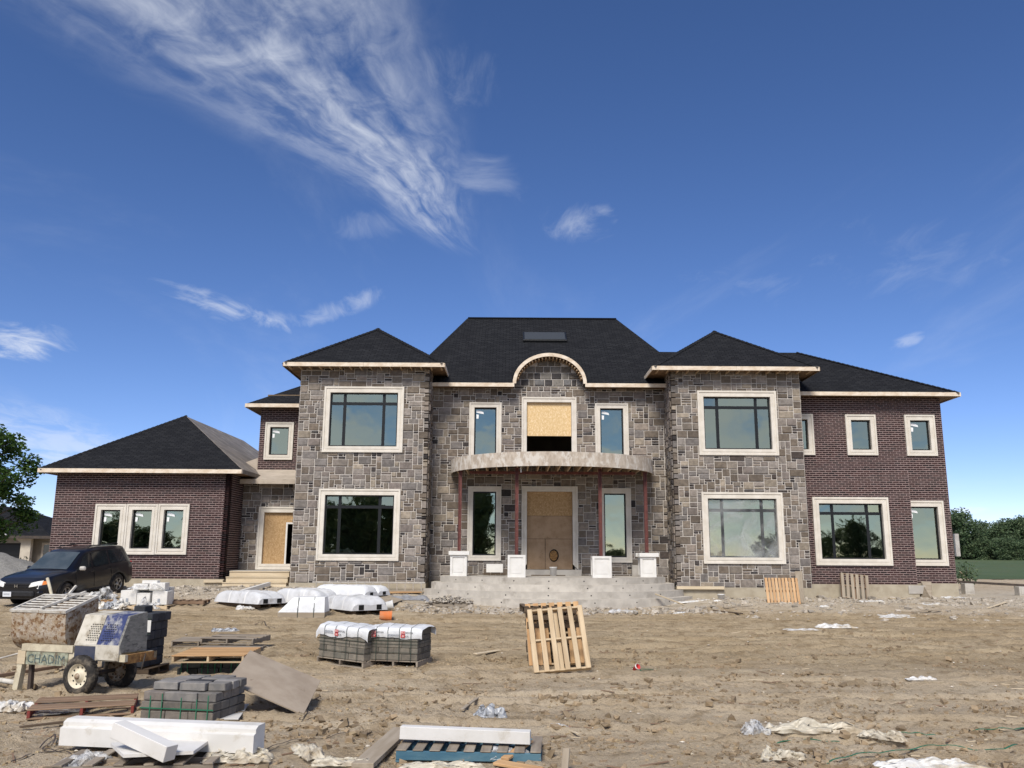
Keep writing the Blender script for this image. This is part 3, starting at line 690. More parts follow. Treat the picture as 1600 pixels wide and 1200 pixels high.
# the arched head of the centre wall: backing and stones inside a half ellipse
mb = MB(); n = 24; pts = [V((ARCH_C + ARCH_A * cos(pi * k / n), YC, ARCH_Z0 + ARCH_H * sin(pi * k / n))) for k in range(n + 1)]
mb.slab([p for p in pts], (0, 0.25, 0)); ah = mb.build('arch_wall', 'mortar', house)
class Arch(Wall):
    def __init__(s):
        s.U = V((1, 0, 0)); s.N = V((0, -1, 0)); s.O = V((0, YC, 0)); s.obj = ah
ar = Arch(); z = ARCH_Z0
while z < ARCH_Z0 + ARCH_H - 0.08:
    h = RNG.choice((0.2, 0.29)); h = min(h, ARCH_Z0 + ARCH_H - 0.03 - z); q = max(0.0, 1 - ((z + h - ARCH_Z0) / ARCH_H) ** 2); hw = ARCH_A * sqrt(q); x = ARCH_C - hw
    while x < ARCH_C + hw - 0.1:
        w = min(RNG.choice((0.22, 0.36, 0.46, 0.3)), ARCH_C + hw - x)
        t = RNG.choice([(0.150, 0.130, 0.108), (0.19, 0.175, 0.155), (0.165, 0.16, 0.158), (0.06, 0.055, 0.055), (0.135, 0.118, 0.10)])
        if w > 0.08: STONES.append((ar, (x, x + w, z, z + h), t))
        x += w
    z += h
# facing pieces: the largest 300 of each kind as parts of their walls, the rest joined
STONES.sort(key=lambda q: -(q[1][1] - q[1][0]) * (q[1][3] - q[1][2]) * (1.0 if q[0].N.y < -0.5 else 0.01))
rest = MB()
for k, (w, r, t) in enumerate(STONES):
    if k < 300:
        mb = MB(); w.piece(mb, r, t, 0.027, RNG.uniform(0.02, 0.05), 0.007); mb.build('stone', 'stone', w.obj, True)
    else: w.piece(rest, r, t, 0.027, RNG.uniform(0.018, 0.046), 0.006)
o = rest.build('stone_facing', 'stone', house, True); o['kind'] = 'stuff'
BRICKS.sort(key=lambda q: (0 if q[0].N.y < -0.5 else 1, -round((q[1][1] - q[1][0]) * (q[1][3] - q[1][2]), 4), 0 if q[0].O.y < 35.95 else 1, RNG.random()))
rest = MB(); bm_cache = {}
for k, (w, r, t) in enumerate(BRICKS):
    pr = RNG.uniform(0.008, 0.016)
    if k < 300:
        key = (round(r[1] - r[0], 3), round(r[3] - r[2], 3), t)
        if key not in bm_cache:
            mb = MB()
            class L_: pass
            l = L_(); l.O = V((0, 0, 0)); l.U = V((1, 0, 0)); l.N = V((0, -1, 0))
            Wall.piece(l, mb, (0, r[1] - r[0], 0, r[3] - r[2]), t, 0.022, 0.012, 0.0, 0.034); bm_cache[key] = mb.mesh('brick', 'brick', True)
        link_mesh('brick', bm_cache[key], w.obj, Matrix.Translation((r[0], w.O.y, r[2])))
    else: w.piece(rest, r, t, 0.022, pr, 0.002, 0.034)
o = rest.build('brick_facing', 'brick', house, True); o['kind'] = 'stuff'

# ---- windows
def mitre(mb, r, tw, which, Y, d0, d1, i0, i1):
    a, b, c, d = r
    def Q(k): return (a + k, b - k, c + k, d - k)
    A_, B_ = Q(i0), Q(i1)
    if which == 0: p = [(A_[0], A_[3]), (A_[1], A_[3]), (B_[1], B_[3]), (B_[0], B_[3])]
    elif which == 1: p = [(A_[0], A_[2]), (B_[0], B_[2]), (B_[1], B_[2]), (A_[1], A_[2])]
    elif which == 2: p = [(A_[0], A_[2]), (A_[0], A_[3]), (B_[0], B_[3]), (B_[0], B_[2])]
    else: p = [(A_[1], A_[2]), (B_[1], B_[2]), (B_[1], B_[3]), (A_[1], A_[3])]
    mb.slab([V((x, Y + d0, z)) for x, z in p], (0, d1 - d0, 0))
def surround(parent, r, Y, tw, no_bottom=False, no_right=False):
    for wch, nm in ((0, 'head'), (1, 'sill'), (2, 'jamb'), (3, 'jamb')):
        if (wch == 1 and no_bottom) or (wch == 3 and no_right): continue
        mb = MB()
        mitre(mb, r, tw, wch, Y, -0.085, 0.02, 0.0, tw * 0.30)
        mitre(mb, r, tw, wch, Y, -0.055, 0.02, tw * 0.30, tw * 0.55)
        mitre(mb, r, tw, wch, Y, -0.07, 0.13, tw * 0.55, tw)
        mb.build('surround_' + nm, 'trim_stone', parent)
def window(key, sticker=False, cols=(0.21, 0.79), row=0.80):
    r, Y, tw, kind = WIN[key]; a, b, c, d = inset(r, tw); fw = 0.055
    mb = MB(); y0, y1 = Y + 0.07, Y + 0.15
    for q in (((a, y0, d - fw), (b, y1, d)), ((a, y0, c), (b, y1, c + fw)), ((a, y0, c + fw), (a + fw, y1, d - fw)), ((b - fw, y0, c + fw), (b, y1, d - fw))): mb.b2(*q)
    xs = [a + fw, b - fw]; zs = [c + fw, d - fw]; mw = 0.06
    if kind == 'grid':
        zr = c + (d - c) * row; xm = [a + (b - a) * t for t in cols]
        mb.b2((a + fw, y0 + .01, zr - mw), (b - fw, y1, zr + mw))
        for x in xm:
            mb.b2((x - mw, y0 + .015, c + fw), (x + mw, y1, zr - mw)); mb.b2((x - mw, y0 + .015, zr + mw), (x + mw, y1, d - fw))
        cx = [(a + fw, xm[0] - mw), (xm[0] + mw, xm[1] - mw), (xm[1] + mw, b - fw)]; cz = [(c + fw, zr - mw), (zr + mw, d - fw)]
    else: cx = [(a + fw, b - fw)]; cz = [(c + fw, d - fw)]
    wo_ = mb.build('window', 'frame_black', house)
    for x0, x1 in cx:
        for z0, z1 in cz:
            p = MB(); t1 = RNG.uniform(-0.012, 0.012); t2 = RNG.uniform(-0.010, 0.010)
            p.quad(V((x0, Y + 0.11 + t1, z0)), V((x1, Y + 0.11 - t1, z0)), V((x1, Y + 0.11 - t1 + t2, z1)), V((x0, Y + 0.11 + t1 + t2, z1)))
            p.build('pane', 'window_glass', wo_)
    if sticker:
        p = MB(); z1 = d - fw - 0.06; x0 = a + fw + 0.03; yy = Y + 0.092
        p.slab([V((x0, yy, z1 - .1)), V((x0 + .32, yy, z1 - .16)), V((x0 + .30, yy, z1 - .07)), V((x0 + .12, yy, z1)), V((x0, yy, z1))], (0, .003, 0))
        p.slab([V((x0, yy, z1 - .36)), V((x0 + .09, yy, z1 - .36)), V((x0 + .1, yy, z1 - .19)), V((x0, yy, z1 - .17))], (0, .003, 0))
        p.build('sticker', 'sticker', wo_)
    surround(wo_, r, Y, tw)
    return wo_
for k in ('lt_up', 'lt_lo', 'rt_up', 'rt_lo'): window(k)
window('r_big', cols=(0.22, 0.77), row=0.82)
for k in ('c_ll', 'c_lr', 'r_0', 'r_1'): window(k)
for k in ('c_ul', 'c_ur', 'u_small', 'w_0', 'w_1', 'w_2', 'r_2', 'r_small'): window(k, True)
# balcony door opening: OSB sheet over the upper part
r, Y, tw, _k = WIN['c_um']; a, b, c, d = inset(r, tw); zo = wz(858, 681, YC)
mb = MB(); mb.b2((a + .01, Y + .06, zo), (b - .01, Y + .08, d - .01)); o = mb.build('boarded_opening', 'osb_bright', house); o['label'] = 'opening half covered by a bright strand board'
surround(o, r, Y, tw, True)
# front door, closed with sheets
r, Y, tw, _k = WIN['c_lm']; a, b, c, d = inset(r, tw); c = r[2] + 0.24
mb = MB(); mb.b2((a, Y + .13, r[2]), (b, Y + .16, d)); dr = mb.build('front_door', 'dark_hole', house); dr['label'] = 'double door opening closed off with plywood sheets'
z1, z2 = wz(858, 806, YC), wz(858, 842, YC); xm = wx(852, 860, YC)
for x0, x1, q0, q1, nm in ((a, b, z1, d, 'osb'), (a, b, z2, z1, 'plywood_door'), (a, xm, c, z2, 'plywood_door'), (xm, b, c, z2, 'plywood_door')):
    p = MB(); p.b2((x0 + .008, Y + .09 + RNG.uniform(0, .012), q0 + .006), (x1 - .008, Y + .12, q1 - .006)); p.build('plywood_sheet', nm, dr)
hx, hz0 = wx(865, 868, YC), wz(865, 868, YC)
p = MB(); p.lathe([(0.0, 0.0), (0.18, 0.0), (0.21, 0.02), (0.21, 0.03)], 24, Matrix.Translation((hx, Y + .075, hz0)) @ Matrix.Rotation(-pi / 2, 4, 'X') @ Matrix.Diagonal((0.85, 1.1, 1, 1)))
p.build('hole_cover', 'rust_orange', dr)
p = MB(); p.lathe([(0.19, 0.0), (0.235, 0.0), (0.235, 0.02)], 24, Matrix.Translation((hx + .02, Y + .082, hz0)) @ Matrix.Rotation(-pi / 2, 4, 'X') @ Matrix.Diagonal((0.85, 1.1, 1, 1))); p.build('hole_edge', 'dark_hole', dr)
p = MB(); p.b2((r[0] - .1, Y - .42, r[2] - .02), (r[1] + .1, Y + .16, r[2] + .235)); p.build('door_step', 'concrete', dr)
rr = (r[0], r[1], r[2] + 0.235, r[3]); surround(dr, rr, Y, tw, True)
# side door
r, Y, tw, _k = WIN['e_door']; a, b, c, d = inset(r, tw); xj = wx(445.5, 840, YE)
mb = MB(); mb.b2((a, Y + .06, c), (xj, Y + .08, d)); sd = mb.build('side_door', 'osb', house); sd['label'] = 'side doorway boarded with strand board, a dark gap at its right'
p = MB(); p.b2((xj, Y + .04, c), (xj + .07, Y + .1, d - .42)); p.b2((xj + .07, Y + .045, d - .49), (b, Y + .1, d - .42)); p.build('door_jamb', 'paint_white', sd)
p = MB(); p.b2((xj + .002, Y + .062, d - .42), (b, Y + .078, d)); p.build('transom_board', 'osb', sd)
surround(sd, r, Y, tw)

# ---- inner rooms so that the glass looks into space
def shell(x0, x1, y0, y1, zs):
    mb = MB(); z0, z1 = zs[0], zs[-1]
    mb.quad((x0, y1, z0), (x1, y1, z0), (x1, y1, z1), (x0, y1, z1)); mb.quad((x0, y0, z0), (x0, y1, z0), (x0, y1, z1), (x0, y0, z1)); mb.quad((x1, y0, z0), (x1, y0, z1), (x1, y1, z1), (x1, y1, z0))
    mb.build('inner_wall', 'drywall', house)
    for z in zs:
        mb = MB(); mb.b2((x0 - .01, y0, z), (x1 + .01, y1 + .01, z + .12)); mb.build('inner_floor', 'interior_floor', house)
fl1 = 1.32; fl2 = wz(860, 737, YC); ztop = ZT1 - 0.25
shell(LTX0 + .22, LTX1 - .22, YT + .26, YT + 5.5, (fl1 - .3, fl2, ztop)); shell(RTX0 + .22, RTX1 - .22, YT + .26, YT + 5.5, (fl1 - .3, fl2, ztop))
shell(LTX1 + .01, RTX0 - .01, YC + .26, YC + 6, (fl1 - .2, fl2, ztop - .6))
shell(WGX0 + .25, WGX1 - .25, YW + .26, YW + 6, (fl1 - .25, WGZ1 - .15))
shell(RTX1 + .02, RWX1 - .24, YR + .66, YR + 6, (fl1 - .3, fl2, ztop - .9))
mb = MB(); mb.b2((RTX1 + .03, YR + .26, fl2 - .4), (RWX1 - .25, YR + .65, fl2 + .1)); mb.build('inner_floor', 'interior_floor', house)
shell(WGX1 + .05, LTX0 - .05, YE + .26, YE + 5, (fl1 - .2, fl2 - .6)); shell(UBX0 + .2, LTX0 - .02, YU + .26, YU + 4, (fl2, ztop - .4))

# ---- foundations
def found(name, x0, x1, y0, y1, z1, d=0.03):
    mb = MB(); mb.b2((x0 - d, y0 - d, -0.6), (x1 + d, y1, z1)); mb.build(name, 'foundation', house)
found('foundation', WGX0, WGX1, YW, 45, WGZ0 - .002); found('foundation', LTX0, LTX1, YT, 42, ZT0 - .002); found('foundation', RTX0, RTX1, YT, 42, wz(1155, 918, YT) - .002)
found('foundation', RTX1 + .05, RWX1, YR, 44, wz(1360, 911, YR) - .002); found('foundation', RTX1 + .06, XP1, YP, YR - .1, ZP0 - .002); found('foundation', LTX1 + .05, RTX0 - .05, YC, 42, wz(860, 909, YC) - .002)
mb = MB(); mb.b2((RTX0 - .02, YT - .17, ZT0 - .16), (wx(1130, 915, YT), YT - .035, wz(1100, 916, YT))); mb.build('form_board', 'plank_new', house)
mb = MB(); mb.b2((wx(320, 905, YW), YW - .12, WGZ0 - .14), (WGX1 + .02, YW - .035, WGZ0 - .03)); mb.build('form_board', 'plank_new', house)
mb = MB(); x0 = wx(1408, 912, YR); mb.b2((x0, YP - .06, ZP0 - .36), (x0 + .7, YP - .035, ZP0 - .03)); mb.build('pale_patch', 'concrete', house)

# ---- roofs
def uvset(me):
    lay = me.uv_layers.new(name='uv')
    for poly in me.polygons:
        nrm = poly.normal; h = V((0, 0, 1)).cross(nrm)
        h = h.normalized() if h.length > 1e-4 else V((1, 0, 0)); v = nrm.cross(h)
        for li in poly.loop_indices:
            p = me.vertices[me.loops[li].vertex_index].co; lay.data[li].uv = (p.dot(h), p.dot(v))
def roof(polys, mats='shingle', name='roof', label=None, mis=None):
    mb = MB()
    for k, pl in enumerate(polys): mb.add(pl, [tuple(range(len(pl)))], mis[k] if mis else 0)
    o = mb.build(name, mats, house); uvset(o.data)
    if label: o['label'] = label
    return o
def fascia(parent, a, b, h=0.165, th=0.035, drop=0.0, mt='fascia_wood'):
    a = V(a); b = V(b); d = (b - a); L = d.length; ang = atan2(d.y, d.x)
    nseg = max(1, round(L / 3.6))
    for k in range(nseg):
        mb = MB(); mb.box((0, 0, 0), (L / nseg - 0.006, th, h)); c = a + d * ((k + .5) / nseg) + V((0, 0, -h / 2 - drop + RNG.uniform(-.004, .004)))
        o = mb.build('fascia', mt, parent, world=False); o.matrix_basis = Matrix.Translation(c) @ Matrix.Rotation(ang, 4, 'Z')
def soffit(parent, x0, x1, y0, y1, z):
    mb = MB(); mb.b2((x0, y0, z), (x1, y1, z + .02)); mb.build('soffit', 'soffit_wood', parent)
def rafters(parent, x0, x1, y0, y1, z, step=0.42):
    mb = MB(); x = x0 + .15
    while x < x1 - .1: mb.b2((x, y0, z - .09), (x + .045, y1, z)); x += step
    mb.build('rafter_tails', 'joist', parent)
OV = 0.6; ROOFS = {}
def hipcap(parent, a, b):
    a = V(a); b = V(b); d = b - a; L = d.length; X = d.normalized(); n = max(1, int(L / .22)); s_ = X.cross(V((0, 0, 1))).normalized(); mb = MB()
    for k in range(n):
        p = a + X * (L * k / n); q = a + X * (L * (k + 1.12) / n); w = .15; l1, l2 = V((0, 0, .045)), V((0, 0, .022)); dn = V((0, 0, -.075))
        mb.quad(p + l2, q + l1, q + s_ * w + dn + l1, p + s_ * w + dn + l2); mb.quad(p + l2, p - s_ * w + dn + l2, q - s_ * w + dn + l1, q + l1)
    o = mb.build('hip_cap', 'shingle', parent); uvset(o.data)
def tower_roof(key, px0, px1, py, apx, apy, yb, x_over=None):
    ye = YT - OV; pm = (px0 + px1) / 2; ze = wz(pm, py, ye); x0, x1 = wx(px0, py, ye), wx(px1, py, ye)
    ya = ye + (x1 - x0) / 2; ap = W(apx, apy, ya); zt = ap.z; xa = (x0 + x1) / 2
    f = [V((x0, ye, ze)), V((x1, ye, ze)), V((x1, yb, ze)), V((x0, yb, ze))]; A_ = V((xa, ya, zt)); B_ = V((xa, yb, zt))
    r = roof([[f[0], f[1], A_], [f[1], f[2], B_, A_], [f[3], f[0], A_, B_]])
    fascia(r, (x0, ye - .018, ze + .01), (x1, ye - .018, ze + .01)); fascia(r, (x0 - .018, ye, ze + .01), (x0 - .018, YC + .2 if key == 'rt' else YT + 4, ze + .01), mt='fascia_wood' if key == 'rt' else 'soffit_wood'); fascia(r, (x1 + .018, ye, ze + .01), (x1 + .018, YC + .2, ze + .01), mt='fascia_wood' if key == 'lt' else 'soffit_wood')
    hipcap(r, f[0], A_); hipcap(r, f[1], A_); hipcap(r, A_, B_)
    soffit(r, x0 + .01, x1 - .01, ye + .01, yb, ze - .10); rafters(r, x0 + .05, x1 - .05, ye + .02, YT - .02, ze - .10)
    return ze
tower_roof('lt', 443, 694, 567, 591, 514, 44); tower_roof('rt', 1020, 1280, 573, 1119, 518, 44)
# centre roof
ye = YC - OV; ze = wz(860, 599, ye); yr = 42.8; zr = wz(847, 498, yr); rx0, rx1 = wx(733, 498, yr), wx(961, 498, yr)
x0, x1 = rx0 - 2.45, rx1 + 2.75; CE = ze
sl_ = (zr - ze) / (yr - ye); yh = YC + .06; zh_ = ze + (yh - ye) * sl_; hx0, hx1 = ARCH_C - ARCH_A - .02, ARCH_C + ARCH_A + .02; th_ = (yh - ye) / (yr - ye); lx, rx_ = lerp(x0, rx0, th_), lerp(x1, rx1, th_)
mainr = roof([[V((x0, ye, ze)), V((hx0, ye, ze)), V((hx0, yh, zh_)), V((lx, yh, zh_))], [V((hx1, ye, ze)), V((x1, ye, ze)), V((rx_, yh, zh_)), V((hx1, yh, zh_))], [V((lx, yh, zh_)), V((rx_, yh, zh_)), V((rx1, yr, zr)), V((rx0, yr, zr))], [V((x1, ye, ze)), V((x1, yr + 7, ze)), V((rx1, yr, zr))], [V((x0, yr + 7, ze)), V((x0, ye, ze)), V((rx0, yr, zr))], [V((x1, yr + 7, ze)), V((x0, yr + 7, ze)), V((rx0, yr, zr)), V((rx1, yr, zr))]])
ARF = ARCH_A + 0.07
hipcap(mainr, V((x0, ye, ze)), V((rx0, yr, zr))); hipcap(mainr, V((x1, ye, ze)), V((rx1, yr, zr)))
fascia(mainr, (wx(671, 600, ye), ye - .018, ze + .01), (ARCH_C - ARF + .05, ye - .018, ze + .01)); fascia(mainr, (ARCH_C + ARF - .05, ye - .018, ze + .01), (wx(1048, 600, ye), ye - .018, ze + .01))
soffit(mainr, LTX1, ARCH_C - ARF, ye + .01, YC + .3, ze - .11); soffit(mainr, ARCH_C + ARF, RTX0, ye + .01, YC + .3, ze - .11)
mb = MB(); mb.b2((rx0 - .05, yr - .12, zr - .06), (rx1 + .05, yr + .12, zr + .03)); mb.build('ridge_cap', 'shingle', mainr); uvset(mainr.children[-1].data)
# skylight
def on_roof(px, py):
    n_ = V((0, -(zr - ze), (yr - ye))).normalized(); d = ray(px, py); o_ = V((0, 0, CAMZ)); p0 = V((0, ye, ze)); t = (p0 - o_).dot(n_) / d.dot(n_); return o_ + d * t, n_
c_, n_ = on_roof(851, 529); sl = atan2(zr - ze, yr - ye); RM = RX(sl)
sk_w = (on_roof(885, 529)[0] - on_roof(817, 529)[0]).length; sk_h = (on_roof(851, 523)[0] - on_roof(851, 535.5)[0]).length
mb = MB(); mb.cbox(c_ + n_ * 0.06, (sk_w, sk_h, 0.16), 0.02, RM); sk = mb.build('skylight', 'frame_black', house); sk['label'] = 'low dark skylight on the main roof'
mb = MB(); mb.box(c_ + n_ * 0.147, (sk_w - .16, sk_h - .14, 0.012), RM); mb.build('pane', 'skylight_pane', sk)
# arched dormer: barrel roof running back into the slope, with its curved fascia
mb = MB(); NA = 28; ridge_back = ye + (ARCH_H + .45) / ((zr - ze) / (yr - ye)) + 1.4
def arc_pt(k, dr, yy, lift=0.0): return V((ARCH_C + (ARCH_A + dr) * cos(pi * k), yy, ze - .01 + (ARCH_H + dr + .02 + lift) * sin(pi * k)))
mb.grid(lambda u, v: arc_pt(u, 0.10 + v * 0.55 * (1 - sin(pi * u) * .5), lerp(ye - .03, ridge_back, v), v * 0.75), NA, 6)
dm = mb.build('dormer_roof', 'shingle', house); uvset(dm.data)
mb = MB()
P0 = [arc_pt(k / NA, -0.055, ye - .035) for k in range(NA + 1)]; P1 = [arc_pt(k / NA, 0.095, ye - .035) for k in range(NA + 1)]
for k in range(NA): mb.slab([P0[k], P0[k + 1], P1[k + 1], P1[k]], (0, .035, 0))
mb.build('arched_fascia', 'fascia_wood', dm)
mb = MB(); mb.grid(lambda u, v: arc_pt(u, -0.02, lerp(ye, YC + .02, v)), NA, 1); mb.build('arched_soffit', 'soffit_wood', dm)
mb = MB()
for k in range(2, NA - 1): 
    p = arc_pt(k / NA, -0.08, ye + .3); mb.box(p, (0.05, 0.52, 0.1), RY(-pi * k / NA + pi / 2))
mb.build('rafter_tails', 'joist', dm)
# right wing roof, its ridge running to the centre roof
ye = YR - OV; ze = wz(1375, 613, ye); yr = ye + 3.9; zr = wz(1240, 551, yr); x0 = wx(1010, 551, yr); xr = wx(1246, 551, yr); x1 = wx(1500, 614, ye)
rw = roof([[V((x0, ye + .4, ze + .3)), V((RTX1, ye, ze)), V((x1, ye, ze)), V((xr, yr, zr)), V((x0, yr, zr))], [V((x1, ye, ze)), V((x1, yr + 5, ze)), V((xr, yr, zr))], [V((x1, yr + 5, ze)), V((x0, yr + 5, ze)), V((x0, yr, zr)), V((xr, yr, zr))]])
hipcap(rw, V((x1, ye, ze)), V((xr, yr, zr))); fascia(rw, (RTX1 + .05, ye - .018, ze + .01), (x1, ye - .018, ze + .01)); fascia(rw, (x1 + .018, ye, ze + .01), (x1 + .018, yr + 5, ze + .01)); soffit(rw, RTX1 + .03, x1 - .01, ye + .01, yr + 5, ze - .11)
# small roof behind the left tower
ye = YU - OV; ze = wz(425, 631, ye); x0 = wx(384, 631, ye); x1 = LTX0 + 2.5; xa = x0 + 3.2; ya = ye + 3.2; za = wz(468, 597, ya) + 0.35
rl = roof([[V((x0, ye, ze)), V((x1, ye, ze)), V((x1, ya, za)), V((xa, ya, za))], [V((x0, ya + 4, ze)), V((x0, ye, ze)), V((xa, ya, za))]])
fascia(rl, (x0, ye - .018, ze + .01), (LTX0 - .02, ye - .018, ze + .01)); fascia(rl, (x0 - .018, ye, ze + .01), (x0 - .018, ya + 4, ze + .01)); soffit(rl, x0 + .01, LTX0 - .03, ye + .01, ya + 4, ze - .11)
# roof of the brick wing; its right slope still only felted
ye = YW - OV; ze = wz(219, 733, ye); x0, x1 = wx(60, 733, ye), wx(378, 736, ye); ya = ye + 5.4; ap = W(290, 650, ya); yb = ya + 9
wr = roof([[V((x0, ye, ze)), V((x1, ye, ze)), ap], [V((x1, ye, ze)), V((x1, yb, ze)), V((ap.x, yb, ap.z)), ap], [V((x0, yb, ze)), V((x0, ye, ze)), ap, V((ap.x, yb, ap.z))]], ['shingle', 'felt_grey'], 'roof', 'hip roof with dark shingles and a bare felted right slope', [0, 1, 0])
hipcap(wr, V((x0, ye, ze)), ap); fascia(wr, (x0, ye - .018, ze + .01), (x1, ye - .018, ze + .01)); fascia(wr, (x0 - .018, ye, ze + .01), (x0 - .018, yb, ze + .01)); fascia(wr, (x1 + .018, ye, ze + .01), (x1 + .018, YE + .2, ze + .01), mt='felt_grey'); soffit(wr, x0 + .01, x1 - .01, ye + .01, yb, ze - .11)
# strips of felt and shingle edge lying along the hip
mb = MB()
for k in range(26):
    t = k / 26; p = V((x1, ye, ze)).lerp(ap, t); d = (ap - V((x1, ye, ze))).normalized(); w = 0.06 + 0.12 * abs(mnoise.noise(V((k * .7, 0, 0))))
    q = V((x1, ye, ze)).lerp(ap, (k + 1) / 26); s1 = V((0, 1, 0)) * (w + .05)
    mb.quad(p + V((0, 0, .012)), p + s1 + V((0, 0, .012)), q + s1 * .7 + V((0, 0, .012)), q + V((0, 0, .012)))
mb.build('hip_felt', 'membrane', wr)
# lean-to over the side entry
zl = wz(420, 749, 36.6); zh = wz(430, 734, YU)
lt_ = roof([[V((WGX1 + .3, 36.6, zl)), V((LTX0 - .01, 36.6, zl)), V((LTX0 - .01, YU - .02, zh)), V((WGX1 - 1.2, YU - .02, zh))]], 'membrane', 'entry_roof', 'bare pale sheathed lean to roof over the side door')
fascia(lt_, (WGX1 + .05, 36.585, zl + .01), (LTX0 - .012, 36.585, zl + .01), 0.2, mt='membrane'); soffit(lt_, WGX1 + .02, LTX0 - .02, 36.62, YE + .2, zl - .13)
mb = MB(); mb.slab([V((WGX1 - 1.6, YU + .05, zh - .1)), V((UBX0 - .02, YU + .05, zh - .1)), V((UBX0 - .02, YU + .05, zh + .55)), V((WGX1 - .55, YU + 1.5, zh + .55))], (0, .05, 0)); mb.build('cricket', 'membrane', lt_)

# ---- porch: curved deck with four steps
CX = 1.68; DECK = wz(860, 899, YC); YEND = 34.88
def arcline(w, yf, n=40):
    s_ = YEND - yf; R_ = (w * w + s_ * s_) / (2 * s_); th = math.asin(min(1, w / R_))
    return [(CX + R_ * sin(lerp(-th, th, k / n)), yf + R_ - R_ * cos(lerp(-th, th, k / n))) for k in range(n + 1)]
porch = None; zt = DECK
for k, (w, yf) in enumerate(((4.5, 32.5), (4.85, 32.16), (5.2, 31.82), (5.55, 31.48))):
    al_ = arcline(w, yf); top = zt - k * 0.245; bot = -0.5
    if k < 2: al_ = [(al_[0][0], YC - .03)] + al_ + [(al_[-1][0], YC - .03)]
    mb = MB(); mb.slab([V((x, y, bot)) for x, y in al_], (0, 0, top - bot))
    o = mb.build('porch_deck' if k == 0 else 'porch_step', 'concrete_step', house if porch is None else porch)
    if porch is None: porch = o
    # form-tie holes along the riser
    for j in range(4, 38, 5):
        x, y = al_[j + (1 if k < 2 else 0)]
        mb = MB(); nx, ny = (x - CX), (y - YEND - 2.6); l_ = sqrt(nx * nx + ny * ny)
        mb.lathe([(0.0, 0.012), (0.016, 0.01), (0.026, 0.0)], 8, Matrix.Translation((x, y, top - 0.12)) @ Matrix.Rotation(atan2(ny, nx), 4, 'Z') @ Matrix.Rotation(pi / 2, 4, 'Y')); mb.build('tie_hole', 'dark_hole', porch)
def atz(px, py, z):
    d = ray(px, py); return V((0, 0, CAMZ)) + d * ((z - CAMZ) / d.z)
# ---- balcony on steel posts
BZ0 = wz(860, 728, 32.45); BZ1 = wz(860, 705.5, 32.45); BA, BB = 4.28, 4.05
def bell(t, k=0.0): return (CX + .02 + (BA - k) * -cos(t), YC - .06 - (BB - k) * sin(t) ** 0.92)
NB = 64; P_ = [bell(pi * k / NB) for k in range(NB + 1)]; Pi = [bell(pi * k / NB, 0.05) for k in range(NB + 1)]
mb = MB()
for k in range(NB):
    a, b, c, d = P_[k], P_[k + 1], Pi[k + 1], Pi[k]
    mb.slab([V((*a, BZ0)), V((*b, BZ0)), V((*c, BZ0)), V((*d, BZ0))], (0, 0, BZ1 - BZ0))
bal = mb.build('balcony', 'rim_board', house); bal['label'] = 'curved balcony with a weathered rim board over the front door'
mb = MB(); mb.slab([V((x, y, BZ1 - .05)) for x, y in Pi], (0, 0, .035)); mb.build('balcony_floor', 'deck_under', bal)
x = CX - BA + .35
while x < CX + BA - .3:
    c = max(0.0, 1 - ((x - CX) / (BA - .05)) ** 2); yf = YC - .06 - (BB - .05) * c ** 0.46
    mb = MB(); mb.b2((x, yf + .02, BZ0 + .012), (x + .045, YC - .05, BZ1 - .06)); mb.build('joist', 'joist', bal); x += 0.41
mb = MB(); mb.b2((CX - BA + .9, YC - 1.75, BZ0 - .10), (CX + BA - .9, YC - 1.6, BZ0 + .008)); mb.build('steel_beam', 'red_steel', bal)
PIL = []
for px0, px1, pyb, pyt, cap in ((703, 729, 900, 867, True), (793, 821, 905, 867, False), (926, 956, 906.5, 869, False), (1001, 1026, 903, 870, True)):
    b0 = atz((px0 + px1) / 2, pyb, DECK); b0.y = {703: 34.4, 793: 33.0, 926: 33.12, 1001: 34.45}[px0]; w = wx(px1, pyb, b0.y) - wx(px0, pyb, b0.y); h = wz((px0 + px1) / 2, pyt, b0.y) - DECK
    X = (wx(px0, pyb, b0.y) + wx(px1, pyb, b0.y)) / 2
    PIL.append((X, b0.y + w / 2, w, h, cap))
for X, Yp, w, h, cap in PIL:
    mb = MB(); s2 = 0.065; ztop_ = BZ0 - .012
    mb.b2((X - s2, Yp - s2, DECK), (X - s2 + .02, Yp + s2, ztop_)); mb.b2((X + s2 - .02, Yp - s2, DECK), (X + s2, Yp + s2, ztop_)); mb.b2((X - s2 + .02, Yp - .012, DECK), (X + s2 - .02, Yp + .012, ztop_)); mb.b2((X - .1, Yp - .1, ztop_), (X + .1, Yp + .1, ztop_ + .02))
    mb.build('steel_post', 'red_steel', bal)
mb = MB(); mb.b2((wx(813, 735, 33), 33.0, BZ0 - .2), (wx(815, 735, 33), 33.03, BZ0 + .1)); mb.build('hanging_strip', 'paint_white', bal)
PLAB = ('capped white panelled pedestal at the left end of the porch', 'uncapped white panelled pedestal left of the front door', 'uncapped white panelled pedestal right of the front door', 'capped white panelled pedestal at the right end of the porch')
